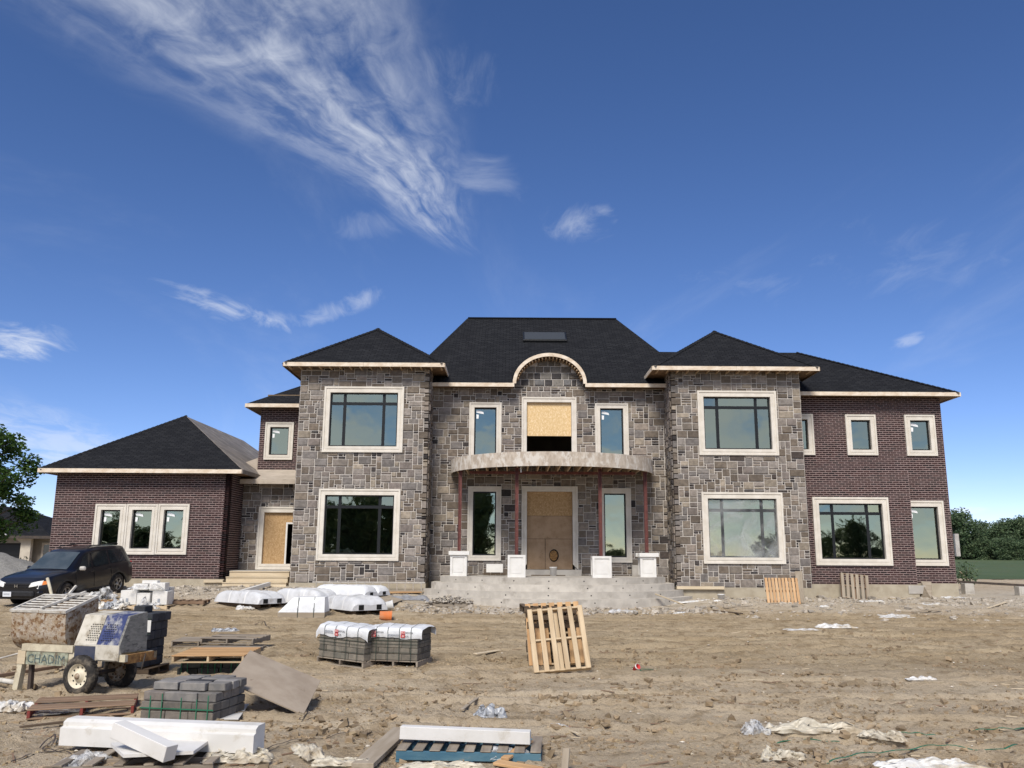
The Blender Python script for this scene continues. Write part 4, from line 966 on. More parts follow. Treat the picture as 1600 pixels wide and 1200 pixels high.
for (X, Yp, w, h, cap), lb in zip(PIL, PLAB):
    t = thing('pedestal', lb, 'pedestal', (X, Yp, DECK), None, 'white pedestals on the porch')
    # four panelled sides round the steel post
    for q in range(4):
        Rm = RZ(q * pi / 2); mb = MB(); hw = w / 2; e = 0.09
        L_ = hw if q % 2 == 0 else hw - .042
        def bx_(x0, x1, z0, z1, yo, yi):
            mb.box(Rm @ V(((x0 + x1) / 2, -hw + (yo + yi) / 2, (z0 + z1) / 2)), (x1 - x0, abs(yi - yo), z1 - z0), Rm)
        bx_(-L_, -L_ + e, 0, h, 0, .04); bx_(L_ - e, L_, 0, h, 0, .04); bx_(-L_ + e, L_ - e, h - e, h, 0, .04); bx_(-L_ + e, L_ - e, 0, e, 0, .04); bx_(-L_ + e, L_ - e, e, h - e, .034, .04)
        bx_(-L_ + e + .05, L_ - e - .05, e + .05, h - e - .05, .020, .034)
        mb.build('panel', 'paint_white', t, world=False)
    if cap:
        mb = MB()
        for q in range(4):
            Rm = RZ(q * pi / 2); o_ = w / 2 + .07; mb.box(Rm @ V((0.03 if q % 2 == 0 else 0.0, -(o_ + .09) / 2 - .0, h + .075)), (o_ + .06 + .09, o_ - .09, .15) if False else (2 * o_ - (0.0 if q % 2 == 0 else 2 * (o_ - .09)), o_ - .09, .15), Rm) if q % 2 == 0 else mb.box(Rm @ V((0, -(o_ + .09) / 2, h + .075)), (.18, o_ - .09, .15), Rm)
        mb.build('cap', 'paint_white', t, world=False)
# ---- side landing and timber steps
zl0 = atz(405, 891, 0).z if False else wz(405, 891, 36.6)
mb = MB(); mb.b2((WGX1 + .05, 36.0, -.3), (LTX0 - .05, YE - .02, zl0)); mb.build('side_landing', 'concrete', house)
t = thing('timber_steps', 'new pale timber steps up to the boarded side door', 'steps', (wx(405, 905, 35.8), 35.7, 0.55))
z_b = H(wx(405, 915, 35.4), 35.4) - .05; sw = wx(452, 905, 35.7) - wx(358, 905, 35.7); xc = (wx(452, 905, 35.7) + wx(358, 905, 35.7)) / 2
for k in range(3):
    y0 = 35.98 - .32 * (k + 1) + .0; zt_ = zl0 - .02 - k * (zl0 - z_b) / 3.2
    mb = MB(); mb.cbox((xc, y0 + .16, zt_ - .02), (sw + .06 * k, .335, .04), .006); mb.build('tread', 'plank_new', t)
    mb = MB(); mb.box((xc, y0 + .035, (zt_ - .04 + zt_ - (zl0 - z_b) / 3.2) / 2 - .0), (sw + .06 * k - .02, .03, (zl0 - z_b) / 3.2 - .045)); mb.build('riser', 'plank_new', t)
for sx in (-1, 1):
    mb = MB(); mb.slab([V((xc + sx * (sw / 2 - .06), 35.05, z_b - .1)), V((xc + sx * (sw / 2 - .06), 35.97, z_b - .1)), V((xc + sx * (sw / 2 - .06), 35.97, zl0 - .1)), V((xc + sx * (sw / 2 - .06), 35.1, z_b + .12))], (.04, 0, 0)); mb.build('stringer', 'plank_new', t)

# ================================================================== boards, pallets and other site things
BCACHE = {}
def board_mesh(l, w, h, mt, ch=0.004):
    key = (round(l, 3), round(w, 3), round(h, 3), mt)
    if key not in BCACHE:
        mb = MB(); mb.cbox((0, 0, 0), (l, w, h), ch, None, 0, None, 0.003); BCACHE[key] = mb.mesh('board', mt)
    return BCACHE[key]
def frame(origin, X, Z):
    X = V(X).normalized(); Z = V(Z); Y_ = Z.cross(X).normalized(); Z = X.cross(Y_).normalized()
    M_ = Matrix((X, Y_, Z)).transposed().to_4x4(); M_.translation = V(origin); return M_
def pallet(label, M_, L=1.2, Wd=1.0, nb=7, mt='pallet_grey', mt2=None, group=None, gaps=0.0, bw=0.095, bottom=3, endmt=None, missing=()):
    """deck boards run along local y (length Wd), stringers along local x (length L); local origin at the bottom centre"""
    t = thing('pallet', label, 'pallet', M_.translation, M_.to_3x3(), group); mt2 = mt2 or mt
    for k in range(nb):
        if k in missing: continue
        x = -L / 2 + bw / 2 + (L - bw) * k / (nb - 1)
        link_mesh('deck_board', board_mesh(Wd, bw, 0.018, mt), t, Matrix.Translation((x, 0, .121 + RNG.uniform(-.002, .002))) @ Matrix.Rotation(pi / 2 + RNG.uniform(-.012, .012), 4, 'Z'))
    for y in (-Wd / 2 + .022, 0, Wd / 2 - .022):
        link_mesh('stringer', board_mesh(L, .038, .088, endmt or mt2), t, Matrix.Translation((0, y, .066)))
    for k in range(bottom):
        x = -L / 2 + bw / 2 + (L - bw) * k / (bottom - 1)
        link_mesh('bottom_board', board_mesh(Wd, bw, 0.018, mt2), t, Matrix.Translation((x, 0, .012)) @ Matrix.Rotation(pi / 2, 4, 'Z'))
    return t
def flat(px, py, ang, dz=0.0):
    p = G(px, py); return Matrix.Translation(p + V((0, 0, dz + 0.01))) @ Matrix.Rotation(ang, 4, 'Z')
def plank(label, a, b, w, h, mt='plank_grey', name='plank', cat='plank', group=None, roll=0.0):
    a = V(a); b = V(b); M_ = frame((a + b) / 2, b - a, V((0, sin(roll), cos(roll))))
    mb = MB(); mb.cbox((0, 0, 0), ((b - a).length, w, h), 0.004, None, 0, None, 0.003)
    o = mb.build(name, mt); o.matrix_basis = M_
    return tag(o, label, cat, group)
def gpx(px, py, dz=0.02): p = G(px, py); p.z += dz; return p

def film(label, c, sx, sy, h, rot, seed, mt='film_white', name='plastic_sheet', cat='plastic sheet', group=None, n=26, sharp=1.0):
    """a crumpled sheet of plastic lying on the ground"""
    mb = MB(); c = V(c)
    def fn(u, v):
        a, b = u * 2 - 1, v * 2 - 1; r = max(abs(a), abs(b))
        wv = mnoise.noise(V((a * 1.3 + seed, b * 1.3, seed))) * 0.25
        x = a * sx * (1 + wv); y = b * sy * (1 + mnoise.noise(V((a * 1.5, b * 1.5 + seed, 4))) * 0.3)
        ra = max(1.0, min(2.5, sx / max(sy, .01))); q = (0.25 + abs(mnoise.noise(V((a * 1.1 * ra ** .5 + seed, b * 2.4, 1)))) * 1.5 + abs(mnoise.noise(V((a * 2.4 + b * 1.2, b * 5 + seed, 2)))) * 0.55 + abs(mnoise.noise(V((a * 5 - b * 3, b * 11 + seed, 3)))) * 0.16) * (0.55 + 0.9 * abs(mnoise.noise(V((a * 1.7 + seed * 2, b * .6, 9)))))
        z = h * q * (1 - r ** 3) ** 0.5 if r < 1 else 0
        x += mnoise.noise(V((a * 5, b * 5, seed + 8))) * h * 0.5; y += mnoise.noise(V((a * 5, b * 5, seed + 5))) * h * 0.5
        p = RZ(rot) @ V((x, y, 0)) + c
        return V((p.x, p.y, (H(p.x, p.y) if abs(c.z - H(c.x, c.y)) < 0.15 else c.z) + z + 0.035))
    mb.grid(fn, n, n)
    o = mb.build(name, mt); me = o.data
    off = V((c.x, c.y, c.z)); me.transform(Matrix.Translation(-off)); o.location = off
    return tag(o, label, cat, group)
def text_obj(body, size, mt, parent, M_, name='lettering', sx=1.0):
    cu = bpy.data.curves.new(name, 'FONT'); cu.body = body; cu.size = size; cu.extrude = 0.0006; cu.resolution_u = 2
    o = bpy.data.objects.new(name, cu); scene.collection.objects.link(o)
    dg = bpy.context.evaluated_depsgraph_get(); me = bpy.data.meshes.new_from_object(o.evaluated_get(dg)); bpy.data.objects.remove(o)
    me.materials.clear(); me.materials.append(MAT[mt])
    return link_mesh(name, me, parent, M_ @ Matrix.Diagonal((sx, 1, 1, 1)))

# ---- two strapped cubes of bricks under white wrappers, each on a pallet
def brick_cube(label, plabel, pxl, pxr, pyl, pyr, seed, lean):
    a = G(pxl, pyl); b = G(pxr, pyr); c = (a + b) / 2; d = b - a; d.z = 0; Wd = d.length; X = d.normalized(); Yd = V((-X.y, X.x, 0))
    base = V((c.x, c.y, H(c.x, c.y))) + Yd * 0.40; rot = Matrix((X, Yd, V((0, 0, 1)))).transposed()
    pm = Matrix.Translation(base) @ rot.to_4x4() @ Matrix.Rotation(lean, 4, 'Y')
    pallet(plabel, pm @ Matrix.Rotation(pi / 2, 4, 'Z'), 0.80, Wd + .04, 6, 'pallet_grey', group='pallets under the brick cubes')
    t = thing('brick_cube', label, 'bricks', (pm @ V((0, 0, .134))), pm.to_3x3(), 'strapped brick cubes'); nx, ny, nz = 3, 4, 5; bh = 0.112; bl = Wd / nx; bd = .76 / ny
    mesh = []
    for t_ in ((0.165, 0.15, 0.125), (0.18, 0.162, 0.135), (0.15, 0.142, 0.12)):
        mb = MB(); mb.cbox((0, 0, 0), (bl - .006, bd - .006, bh - .005), .006, None, 0, t_); mesh.append(mb.mesh('brick', 'block_grey', True))
    mbh = MB(); mbh.cbox((0, 0, 0), (bl / 2 - .006, bd - .006, bh - .005), .006, None, 0, (0.165, 0.15, 0.125)); half = mbh.mesh('brick', 'block_grey', True)
    for k in range(nz):
        xs = [(-Wd / 2 + bl * (i + .5), 0) for i in range(nx)] if k % 2 == 0 else [(-Wd / 2 + bl * .25, 1)] + [(-Wd / 2 + bl * (i + 1), 0) for i in range(nx - 1)] + [(Wd / 2 - bl * .25, 1)]
        for j in range(ny):
            if 0 < j < ny - 1 and k < nz - 1: xs2 = [xs[0], xs[-1]]
            else: xs2 = xs
            for x, hf in xs2:
                link_mesh('brick', half if hf else RNG.choice(mesh), t, Matrix.Translation((x + RNG.uniform(-.003, .003), -.38 + bd * (j + .5) + RNG.uniform(-.004, .004), bh * (k + .5))))
    top = bh * nz
    # wrapper: a sheet over the top that hangs down in front and puffs at the ends
    mb = MB(); drop = 0.17
    def sh(u, v):
        x = lerp(-Wd / 2 - .07, Wd / 2 + .09, u); L1, L2 = drop, 0.80; s_ = v * (L1 + L2 + .12); e = abs(u * 2 - 1)
        nn = mnoise.noise(V((u * 5 + seed, v * 4, 1))) * .022 + mnoise.noise(V((u * 12 + seed, v * 9, 2))) * .010
        puff = .045 + .025 * mnoise.noise(V((u * 3 + seed, v * 2, 7)))
        if s_ < L1: y_, z_ = -.397 - .012 * sin(pi * s_ / L1), top - drop + s_ + .02 * sin(u * 9 + seed) * (1 - s_ / L1)
        elif s_ < L1 + L2: y_, z_ = -.397 + (s_ - L1) / L2 * .79, top + puff * sin(pi * min(1, (s_ - L1) / L2)) ** .4
        else: y_, z_ = .40, top - (s_ - L1 - L2)
        if e > .9: z_ -= (e - .9) * 0.9 * (1 if u < .5 else .3)
        return V((x, y_ + nn * .4, z_ + .012 + nn))
    mb.grid(sh, 40, 34); wr_ = mb.build('wrapper', 'wrap_white', t, world=False)
    # straps round the cube
    for i in range(4):
        x = -Wd / 2 + Wd * (.13 + .245 * i); mb = MB(); q = .0055
        pts = [(-.404, -.012), (-.410, top - .06), (-.404, top), (-.37, top + .035), (0, top + .085), (.37, top + .035), (.41, top - .02), (.404, -.012)]
        for (y0, z0), (y1, z1) in zip(pts, pts[1:]):
            mb.quad((x - q, y0 - .008, z0), (x + q, y0 - .008, z0), (x + q + .004, y1 - .008, z1 + .006), (x - q + .004, y1 - .008, z1 + .006))
        mb.build('strap', 'strap_dark', t, world=False)
    for z_ in (top * .52, top * .25, top - .205):
        mb = MB(); hw = Wd / 2 + .006; q = .004
        for p0, p1 in (((-hw, -.388), (hw, -.388)), ((hw, -.388), (hw, .39)), ((-hw, .39), (-hw, -.388))):
            mb.quad((p0[0], p0[1] - .004, z_ - q), (p1[0], p1[1] - .004, z_ - q), (p1[0], p1[1] - .004, z_ + q), (p0[0], p0[1] - .004, z_ + q))
        mb.build('strap', 'strap_dark', t, world=False)
    # printing on the wrapper's front
    def stamp(x, z0, scale=1.0):
        F_ = Matrix.Translation((x, -.424, z0)) @ Matrix.Rotation(pi / 2, 4, 'X')
        for dz in (0, -.062):
            mb = MB(); mb.box((0, 0, 0), (.085, .05, .001)); o = mb.build('red_block', 'label_red', wr_, world=False); o.matrix_basis = F_ @ Matrix.Translation((.0425, dz + .02, -.0012))
        text_obj('BRA', .044, 'paint_white', wr_, F_ @ Matrix.Translation((.004, .006, 0))); text_obj('MPTON', .044, 'ink_dark', wr_, F_ @ Matrix.Translation((.089, .006, 0)))
        text_obj('BR', .044, 'paint_white', wr_, F_ @ Matrix.Translation((.022, -.056, 0))); text_obj('ICK', .044, 'ink_dark', wr_, F_ @ Matrix.Translation((.089, -.056, 0)))
    def smudge(x, z0):
        mb = MB()
        for r_ in range(2):
            q = 0
            while q < .2:
                w = RNG.uniform(.012, .03); mb.b2((x + q, -.4245, z0 - r_ * .03), (x + q + w, -.4235, z0 - r_ * .03 + .014)); q += w + .006
        mb.build('faint_print', 'ink_grey', wr_, world=False)
    if seed < 3: smudge(-Wd / 2 + .14, top - .07); stamp(-Wd / 2 + .40, top - .075)
    else: stamp(-Wd / 2 + .03, top - .075); smudge(-Wd / 2 + .36, top - .10); stamp(-Wd / 2 + .62, top - .075)
    return t
brick_cube('left of two white wrapped strapped brick cubes, tilted a little on its pallet', 'grey pallet under the left wrapped brick cube', 495, 566, 1038, 1044, 1.3, 0.035)
brick_cube('right of two white wrapped strapped brick cubes, standing level', 'grey pallet under the right wrapped brick cube', 577, 651, 1042, 1045, 4.7, 0.0)

# ---- stack of dark pallets with two new ones leaning on it
p0 = G(872, 1052)
for k in range(8):
    w = .04 * sin(k * 2.1)
    pallet('%s pallet, counted from the bottom, in the dark stack behind the pale pallets' % ('lowest second third fourth fifth sixth seventh'.split() + [''])[k] if k < 7 else 'dark weathered pallet on top of the stack, pushed out to the left',
           Matrix.Translation((p0.x - .02 + w - (.16 if k == 7 else 0), p0.y + 1.22 + .03 * cos(k * 1.7), p0.z - .0 + k * .142)) @ Matrix.Rotation(.03 * sin(k * 3) + (.05 if k == 7 else 0), 4, 'Z'), 1.0, 1.1, 6, 'pallet_dark', 'pallet_dark', 'dark pallets in the stack')
def lean_pallet(label, pxl, pxr, py, tilt, dx, mt, yo, skew=0.0):
    a = G(pxl, py); b = G(pxr, py); c = (a + b) / 2 + V((dx, yo, .02))
    Zn = V((0.0, -sin(tilt), cos(tilt))); X = V((1, 0, 0)); up = V((skew, cos(tilt), sin(tilt))).normalized()
    # local x = across the picture, local y = up the slope, local z = towards the viewer
    zax = X.cross(up).normalized(); X2 = up.cross(zax)
    M_ = Matrix((X2, up, zax)).transposed().to_4x4(); M_.translation = c + up * .60
    return M_
M_ = lean_pallet('', 836, 922, 1053, radians(62), 0, '', 0.0, -.10)
pallet('pale new pallet leaning in front on the dark pallet stack', M_ @ Matrix.Rotation(0, 4, 'Z'), 1.03, 1.20, 6, 'pallet_pale', 'pallet_pale', 'new pallets leaning on the stack', bw=.09)
M_ = lean_pallet('', 828, 914, 1049, radians(62), 0, '', 0.17, -.06)
pallet('orange toned pallet between the pale pallet and the dark stack', M_ @ Matrix.Translation((0, .05, 0)), 1.03, 1.22, 7, 'pallet_orange', 'pallet_pale', 'new pallets leaning on the stack', bw=.1)

# ---- front stack of split concrete blocks
a = G(217, 1131); b = G(331, 1136); X = (b - a); X.z = 0; Wd = X.length; X.normalize(); Yd = V((-X.y, X.x, 0)); ang = atan2(X.y, X.x)
base = (a + b) / 2 + Yd * .42; base.z = H(base.x, base.y)
pallet('low pallet under the front stack of grey blocks', Matrix.Translation(base + V((0, 0, -.075))) @ Matrix.Rotation(ang, 4, 'Z'), Wd + .06, .86, 6, 'pallet_grey')
t = thing('block_stack', 'front stack of grey concrete blocks with green straps and a loose uneven top layer', 'blocks', base + V((0, 0, .055)), RZ(ang))
bh = .108
def blk(x, y, z, l, w, h, rz=0.0, tn=None, tilt=0.0):
    mb = MB(); k = RNG.uniform(.85, 1.2); tn = tn or RNG.choice([(.17, .15, .135), (.20, .19, .18), (.155, .145, .135), (.19, .17, .15)])
    mb.cbox((0, 0, 0), (l - .008, w - .008, h - .006), .008, None, 0, tuple(q * k for q in tn), .004)
    o = mb.build('block', 'block_grey', t, True, world=False); o.matrix_basis = Matrix.Translation((x, y, z)) @ Matrix.Rotation(rz, 4, 'Z') @ Matrix.Rotation(tilt, 4, 'X')
for lay in range(2):
    n = 3; cuts = [0, .34, .66, 1] if lay == 0 else [0, .30, .70, 1]
    for j in range(4):
        for i in range(n): blk(-Wd / 2 + Wd * (cuts[i] + cuts[i + 1]) / 2, -.42 + .21 * (j + .5), bh * (lay + .5), Wd * (cuts[i + 1] - cuts[i]), .21, bh, 0, (.155, .138, .12) if lay == 0 else (.14, .128, .112))
for j in range(4):
    cuts = [0.02, .36, .72, .98] if j % 2 else [0.0, .28, .74, 1.0]
    for i in range(3): blk(-Wd / 2 + Wd * (cuts[i] + cuts[i + 1]) / 2 + RNG.uniform(-.012, .012), -.36 + .20 * (j + .5) + RNG.uniform(-.015, .015), bh * 2.5, Wd * (cuts[i + 1] - cuts[i]), .20, bh, RNG.uniform(-.03, .03))
for (x, y, l, dk) in ((-.28, -.30, .34, 0), (.10, -.32, .36, 0), (.40, -.24, .24, 0), (-.3, -.02, .36, 0), (.06, -.05, .34, 1), (.38, .04, .28, 0), (-.24, .24, .34, 0), (.14, .26, .32, 0), (.42, .30, .22, 0), (-.2, .46, .3, 0), (.15, .5, .3, 0)):
    blk(x, y * .72 + .06, bh * 3.48, l, .19, bh * .95, RNG.uniform(-.06, .06), (.06, .06, .066) if dk else (.22, .21, .20), RNG.uniform(-.02, .02))
for x in (-.36, -.2, .06, .27, .42):
    mb = MB(); mb.b2((x - .006, -.428, -.01), (x + .006, -.423, bh * 2 + .07 * RNG.uniform(.2, 1.4))); mb.build('strap', 'strap_green', t, world=False)
mb = MB(); mb.b2((-Wd / 2 - .006, -.431, bh * 1.22), (Wd / 2 + .006, -.426, bh * 1.22 + .014)); mb.build('strap', 'strap_green', t, world=False)
stack_top = base.z + .06 + bh * 3
# ---- leaning sheet of plywood
Bc = G(474, 1119); Bc.z += .02; Rc = W(501, 1063, Bc.y + 1.05); Lc = W(354, 1064, Bc.y + .10)
Tc = Lc + Rc - Bc; nrm = (Rc - Bc).cross(Lc - Bc).normalized()
mb = MB(); NN = 10; off = Bc.copy()
def shp(u, v): return Bc + (Rc - Bc) * u + (Lc - Bc) * v - off + nrm * .02 * sin(pi * u) * sin(pi * v)
mb.grid(shp, NN, NN); mb.grid(lambda u, v: shp(u, v) - nrm * .018, NN, NN)
for f, g in ((lambda s: (s, 0), 0), (lambda s: (s, 1), 0), (lambda s: (0, s), 0), (lambda s: (1, s), 0)):
    mb.grid(lambda u, v: shp(*f(u)) - nrm * .018 * v, NN, 1)
o = mb.build('plywood_sheet', 'ply_sheet'); o.location = off; tag(o, 'worn brown plywood sheet leaning on the grey block stack', 'plywood sheet')
a = G(340, 1133); mb = MB(); mb.slab([G(336, 1131) - a, G(372, 1131) - a, G(389, 1107) - a, G(358, 1108) - a], (0, 0, .012)); o = mb.build('white_board', 'paint_white'); o.location = a + V((0, 0, .05)); tag(o, 'thin white board lying on the ground right of the grey block stack', 'board')

# ---- pallets and strapped blocks behind
p = G(320, 1056); yaw = radians(4)
t = thing('block_stack', 'dark block stack with green straps under the orange toned pallet', 'blocks', p + V((0, .45, 0)), RZ(yaw))
for j in range(2):
    for i in range(3):
        for k in range(2): blk(-.36 + .36 * i + (.06 if k else 0), -.2 + .4 * j, .06 + .115 * k, .35, .38, .112, 0, (.05, .055, .055))
for x in (-.45, -.1, .12, .4):
    mb = MB(); mb.tube([(x, -.415, -.03), (x, -.418, .2), (x + .03, -.43, .25), (x + .10, -.42, .22), (x + .11, -.418, .02)], .009, 6); mb.build('strap', 'strap_green', t, world=False)
pallet('orange toned wooden pallet lying flat on the strapped block stack', Matrix.Translation(p + V((.06, .45, .236))) @ Matrix.Rotation(yaw + pi / 2, 4, 'Z'), 1.35, 1.22, 9, 'pallet_orange', 'pallet_pale', bw=.125)
pallet('grey pallet just behind the orange toned pallet', flat(352, 1024, yaw + pi / 2 - .1), 1.0, 1.3, 7, 'pallet_grey')
pallet('grey pallet on the left of the pair behind the orange toned pallet', flat(318, 1008, .1 + pi / 2), 1.0, 1.2, 6, 'pallet_grey')
pallet('second grey pallet lying on the one behind the orange pallet', flat(368, 1014, -.1 + pi / 2, .134), 1.0, 1.2, 6, 'pallet_grey', missing=(2,))
q = G(350, 1010, .0); film('grey plastic bag lying on the back pallets', q + V((0, 0, .3)), .28, .12, .10, .3, 3.1, 'film_grey', 'plastic_bag', 'plastic bag')

# ---- weathered pallet with red ends, draped with film
pm = flat(118, 1118, radians(20) - pi / 2); pm.translation += V((0, .25, 0))
pallet('brown weathered pallet with red painted runners at lower left', pm, 0.95, 1.25, 7, 'pallet_brown', 'pallet_brown', endmt='red_paint', missing=(3,))
c = pm.translation
film('clear film draped over the red ended pallet', c + V((-.35, 0, .135)), .32, .38, .05, .6, 8.2, 'film_clear')
film('crumpled white bag on the ground left of the red ended pallet', G(15, 1112), .26, .2, .14, .2, 5.5, 'film_white', 'plastic_bag', 'plastic bag')

# ---- foreground foam cornice on boards
a = G(90, 1178); b = G(394, 1192); a.z = b.z = H(a.x, a.y) + .085; d = (b - a); L = d.length
t_m = frame((a + b) / 2, d, (0, 0, 1)); prof = [(-.0, 0), (-.0, .175), (.045, .19), (.045, .228), (.10, .255), (.26, .255), (.26, 0)]
mb = MB(); mb.slab([V((-L / 2, y, z)) for y, z in prof], (L, 0, 0)); cor = mb.build('foam_cornice', 'foam_white'); cor.matrix_basis = t_m
tag(cor, 'long white moulded cornice lying across boards in the left foreground', 'cornice')
pallet('grey broken pallet under the white cornice', flat(225, 1196, .1, -.05), 1.5, .7, 6, 'pallet_grey', 'pallet_grey')
a = gpx(272, 1212, .20); b = W(205, 1158, a.y + .62)
plank('white square foam beam lying askew against the cornice', a + V((-.05, 0, 0)), V((b.x, b.y - .35, a.z + .17)), .15, .15, 'foam_white', 'foam_beam', 'foam beam')
c = G(225, 1205); mb = MB()
pts = [G(170, 1192) - c, G(215, 1186) - c, G(330, 1183) - c, G(300, 1206) - c, G(190, 1212) - c]
mb.slab(pts, (0, 0, .03)); o = mb.build('foam_offcut', 'foam_white'); o.location = c + V((0, 0, .16)); tag(o, 'flat white foam offcut under the askew beam', 'foam offcut')
film('pale plastic heap at the bottom edge right of the askew foam beam', G(370, 1192), .33, .16, .13, .05, 2.2, 'film_dirty')
film('clear plastic scrap on the boards at the left end of the foam offcut', G(138, 1196), .2, .16, .12, .7, 9.4, 'film_clear')
film('twisted pale plastic strip on bare soil left of the long plank', G(482, 1182), .12, .34, .09, .5, 6.1, 'film_dirty')
film('pale plastic strip lying along the bottom edge below the long plank', G(540, 1199), .32, .1, .08, .1, 7.3, 'film_dirty')
# long plank and beam on the blue pallet
plank('long grey weathered plank running towards the viewer beside the blue pallet', gpx(566, 1205, .05), gpx(628, 1147, .05), .22, .05, 'plank_grey')
pm = flat(735, 1183, radians(-3)); 
pallet('blue painted pallet under a white beam in the foreground', pm @ Matrix.Translation((0, .12, -.02)), 1.5, .75, 9, 'pallet_grey', 'blue_paint', endmt='blue_paint', bw=.11)
z_ = H(0, 10) + .15
plank('white square beam lying across the blue pallet', V((*W(626, 1160, pm.translation.y + .12).xy, z_ + .075)), V((*W(829, 1176, pm.translation.y - .02).xy, z_ + .055)), .13, .13, 'foam_white', 'foam_beam', 'foam beam')
plank('short brown board leaning on the blue pallet end', gpx(788, 1196, .06), gpx(828, 1178, .13), .09, .03, 'pallet_orange', cat='board')
plank('brown board cut off by the bottom edge below the blue pallet', gpx(775, 1203, .07), gpx(845, 1212, .05), .14, .03, 'pallet_orange', cat='board')
plank('grey wooden stake standing at the bottom edge', gpx(881, 1212, -.05), gpx(883, 1208, .0) + V((.02, .12, .20)), .07, .03, 'plank_grey', 'stake', 'stake')
film('clear plastic on the right corner of the blue pallet', G(795, 1188, .0) + V((0, 0, .02)), .22, .12, .10, .2, 1.7, 'film_clear')
film('pale plastic under the front edge of the blue pallet', G(690, 1204), .4, .08, .06, 0, 12.7, 'film_dirty')
film('crumpled grey plastic ball on bare soil above the blue pallet', G(765, 1124), .19, .14, .15, .2, 14.2, 'film_grey')
# right foreground film and straps
film('clear inflated bag end at the left of the long film', G(1181, 1150), .15, .12, .14, .3, 21.3, 'film_clear', 'plastic_bag', 'plastic bag')
film('long pale crumpled film in the right foreground', G(1272, 1148), .58, .13, .12, -.02, 23.4, 'film_dirty')
film('twisted tail of film running right from the long film', G(1378, 1158), .26, .10, .09, -.7, 27.5, 'film_dirty')
film('small pale film heap in the right foreground below the long film', G(1222, 1190), .22, .10, .10, .1, 31.3, 'film_dirty')
film('shiny clear film cut off by the bottom edge at right', G(1455, 1204), .5, .1, .08, 0, 33.3, 'film_white')
film('small shiny film scrap on the dirt at far right', G(1440, 1065), .25, .1, .05, 0, 35.3, 'film_white')
film('pale film strip left of the bag on the bare dirt', G(1255, 987), .5, .3, .05, 0, 37.3, 'film_white')
film('white rag heap out on the bare dirt at right', G(1306, 982), .55, .25, .12, .1, 39.3, 'film_white')
film('flat white scrap near the right wing', G(1395, 965), .6, .35, .06, 0, 41.3, 'film_white')
def strip(label, pts, w, mt, name='strap_strip', cat='strap'):
    P = [G(*p) + V((0, 0, .025 + .02 * (i % 2))) for i, p in enumerate(pts)]; o0 = P[0].copy(); mb = MB(); n = []
    for i in range((len(P) - 1) * 6 + 1):
        k = min(i // 6, len(P) - 2); t = i / 6 - k; a = P[max(k - 1, 0)]; b = P[k]; c_ = P[k + 1]; d_ = P[min(k + 2, len(P) - 1)]
        n.append(0.5 * ((2 * b) + (c_ - a) * t + (2 * a - 5 * b + 4 * c_ - d_) * t * t + (3 * b - a - 3 * c_ + d_) * t ** 3) - o0 + V((0, 0, .02 * abs(sin(i * .7)))))
    mb.tube(n, w, 6, flat=.25); o = mb.build(name, mt); o.location = o0; return tag(o, label, cat)
strip('short green packing strap below the long film', ((1212, 1166), (1260, 1164), (1312, 1165)), .016, 'strap_green')
strip('green packing strap right of the film tail', ((1402, 1150), (1430, 1153), (1462, 1154)), .016, 'strap_green')
strip('green packing strap running off the right edge', ((1520, 1146), (1560, 1146), (1605, 1143)), .016, 'strap_green')
strip('long green packing strap across the lower right corner', ((1290, 1198), (1340, 1187), (1410, 1178), (1470, 1172), (1540, 1178), (1590, 1172)), .014, 'strap_green')
strip('green strap loop on bare dirt near the red cup', ((985, 1046), (1005, 1050), (1030, 1049), (1000, 1052)), .01, 'strap_green')
strip('long dark cable along the soil left of the long plank', ((415, 1176), (455, 1165), (500, 1160), (545, 1152), (590, 1153), (628, 1152)), .009, 'dark_metal', 'cable', 'cable')
strip('looped dark wire below the plywood corner', ((476, 1112), (480, 1122), (468, 1128), (480, 1131), (492, 1124), (478, 1118)), .008, 'dark_metal', 'wire_loop', 'wire')
strip('bent dark wire on the soil left of the cornice', ((62, 1172), (84, 1156), (82, 1168), (66, 1178), (100, 1180), (116, 1186)), .009, 'dark_metal', 'wire_loop', 'wire')
strip('dark hose along the bottom left corner', ((10, 1200), (40, 1190), (72, 1181), (100, 1178)), .012, 'dark_metal', 'hose', 'hose')
strip('thin dark wire loop on the dirt left of the brick cubes', ((398, 978), (412, 974), (416, 980), (430, 984)), .012, 'dark_metal', 'wire_loop', 'wire')
# cup and bottle
def lathe_thing(name, label, cat, p, prof, mt, rot=None, n=20, parts=()):
    mb = MB(); mb.lathe(prof, n); o = mb.build(name, mt); o.matrix_basis = Matrix.Translation(p) @ (rot.to_4x4() if rot is not None else Matrix.Identity(4))
    tag(o, label, cat)
    for nm, pf, m2 in parts:
        q = MB()
        if callable(pf): pf(q)
        else: q.lathe(pf, n)
        q.build(nm, m2, o, world=False)
    return o
lathe_thing('cup', 'small red cup lying on the bare dirt right of the pale pallet', 'cup', gpx(991, 1050, .05), [(0, 0), (.035, 0), (.05, .12), (.052, .125), (.046, .12), (.03, .01)], 'red_plastic', RX(1.0) @ RY(.5), parts=(('rim_band', [(.053, .10), (.0545, .126), (.05, .128)], 'bucket_white'),))
lathe_thing('bottle', 'clear crushed drink bottle lying on the soil above the bottom edge', 'bottle', gpx(860, 1141, .045), [(0, 0), (.036, .004), (.038, .02), (.034, .07), (.038, .12), (.034, .17), (.018, .21), (.014, .23), (.014, .245), (0, .245)], 'film_clear', RZ(-.3) @ RY(pi / 2), parts=(('bottle_label', [(.039, .07), (.0395, .12)], 'wrap_white'), ('bottle_cap', [(.016, .235), (.016, .255), (0, .255)], 'label_red')))

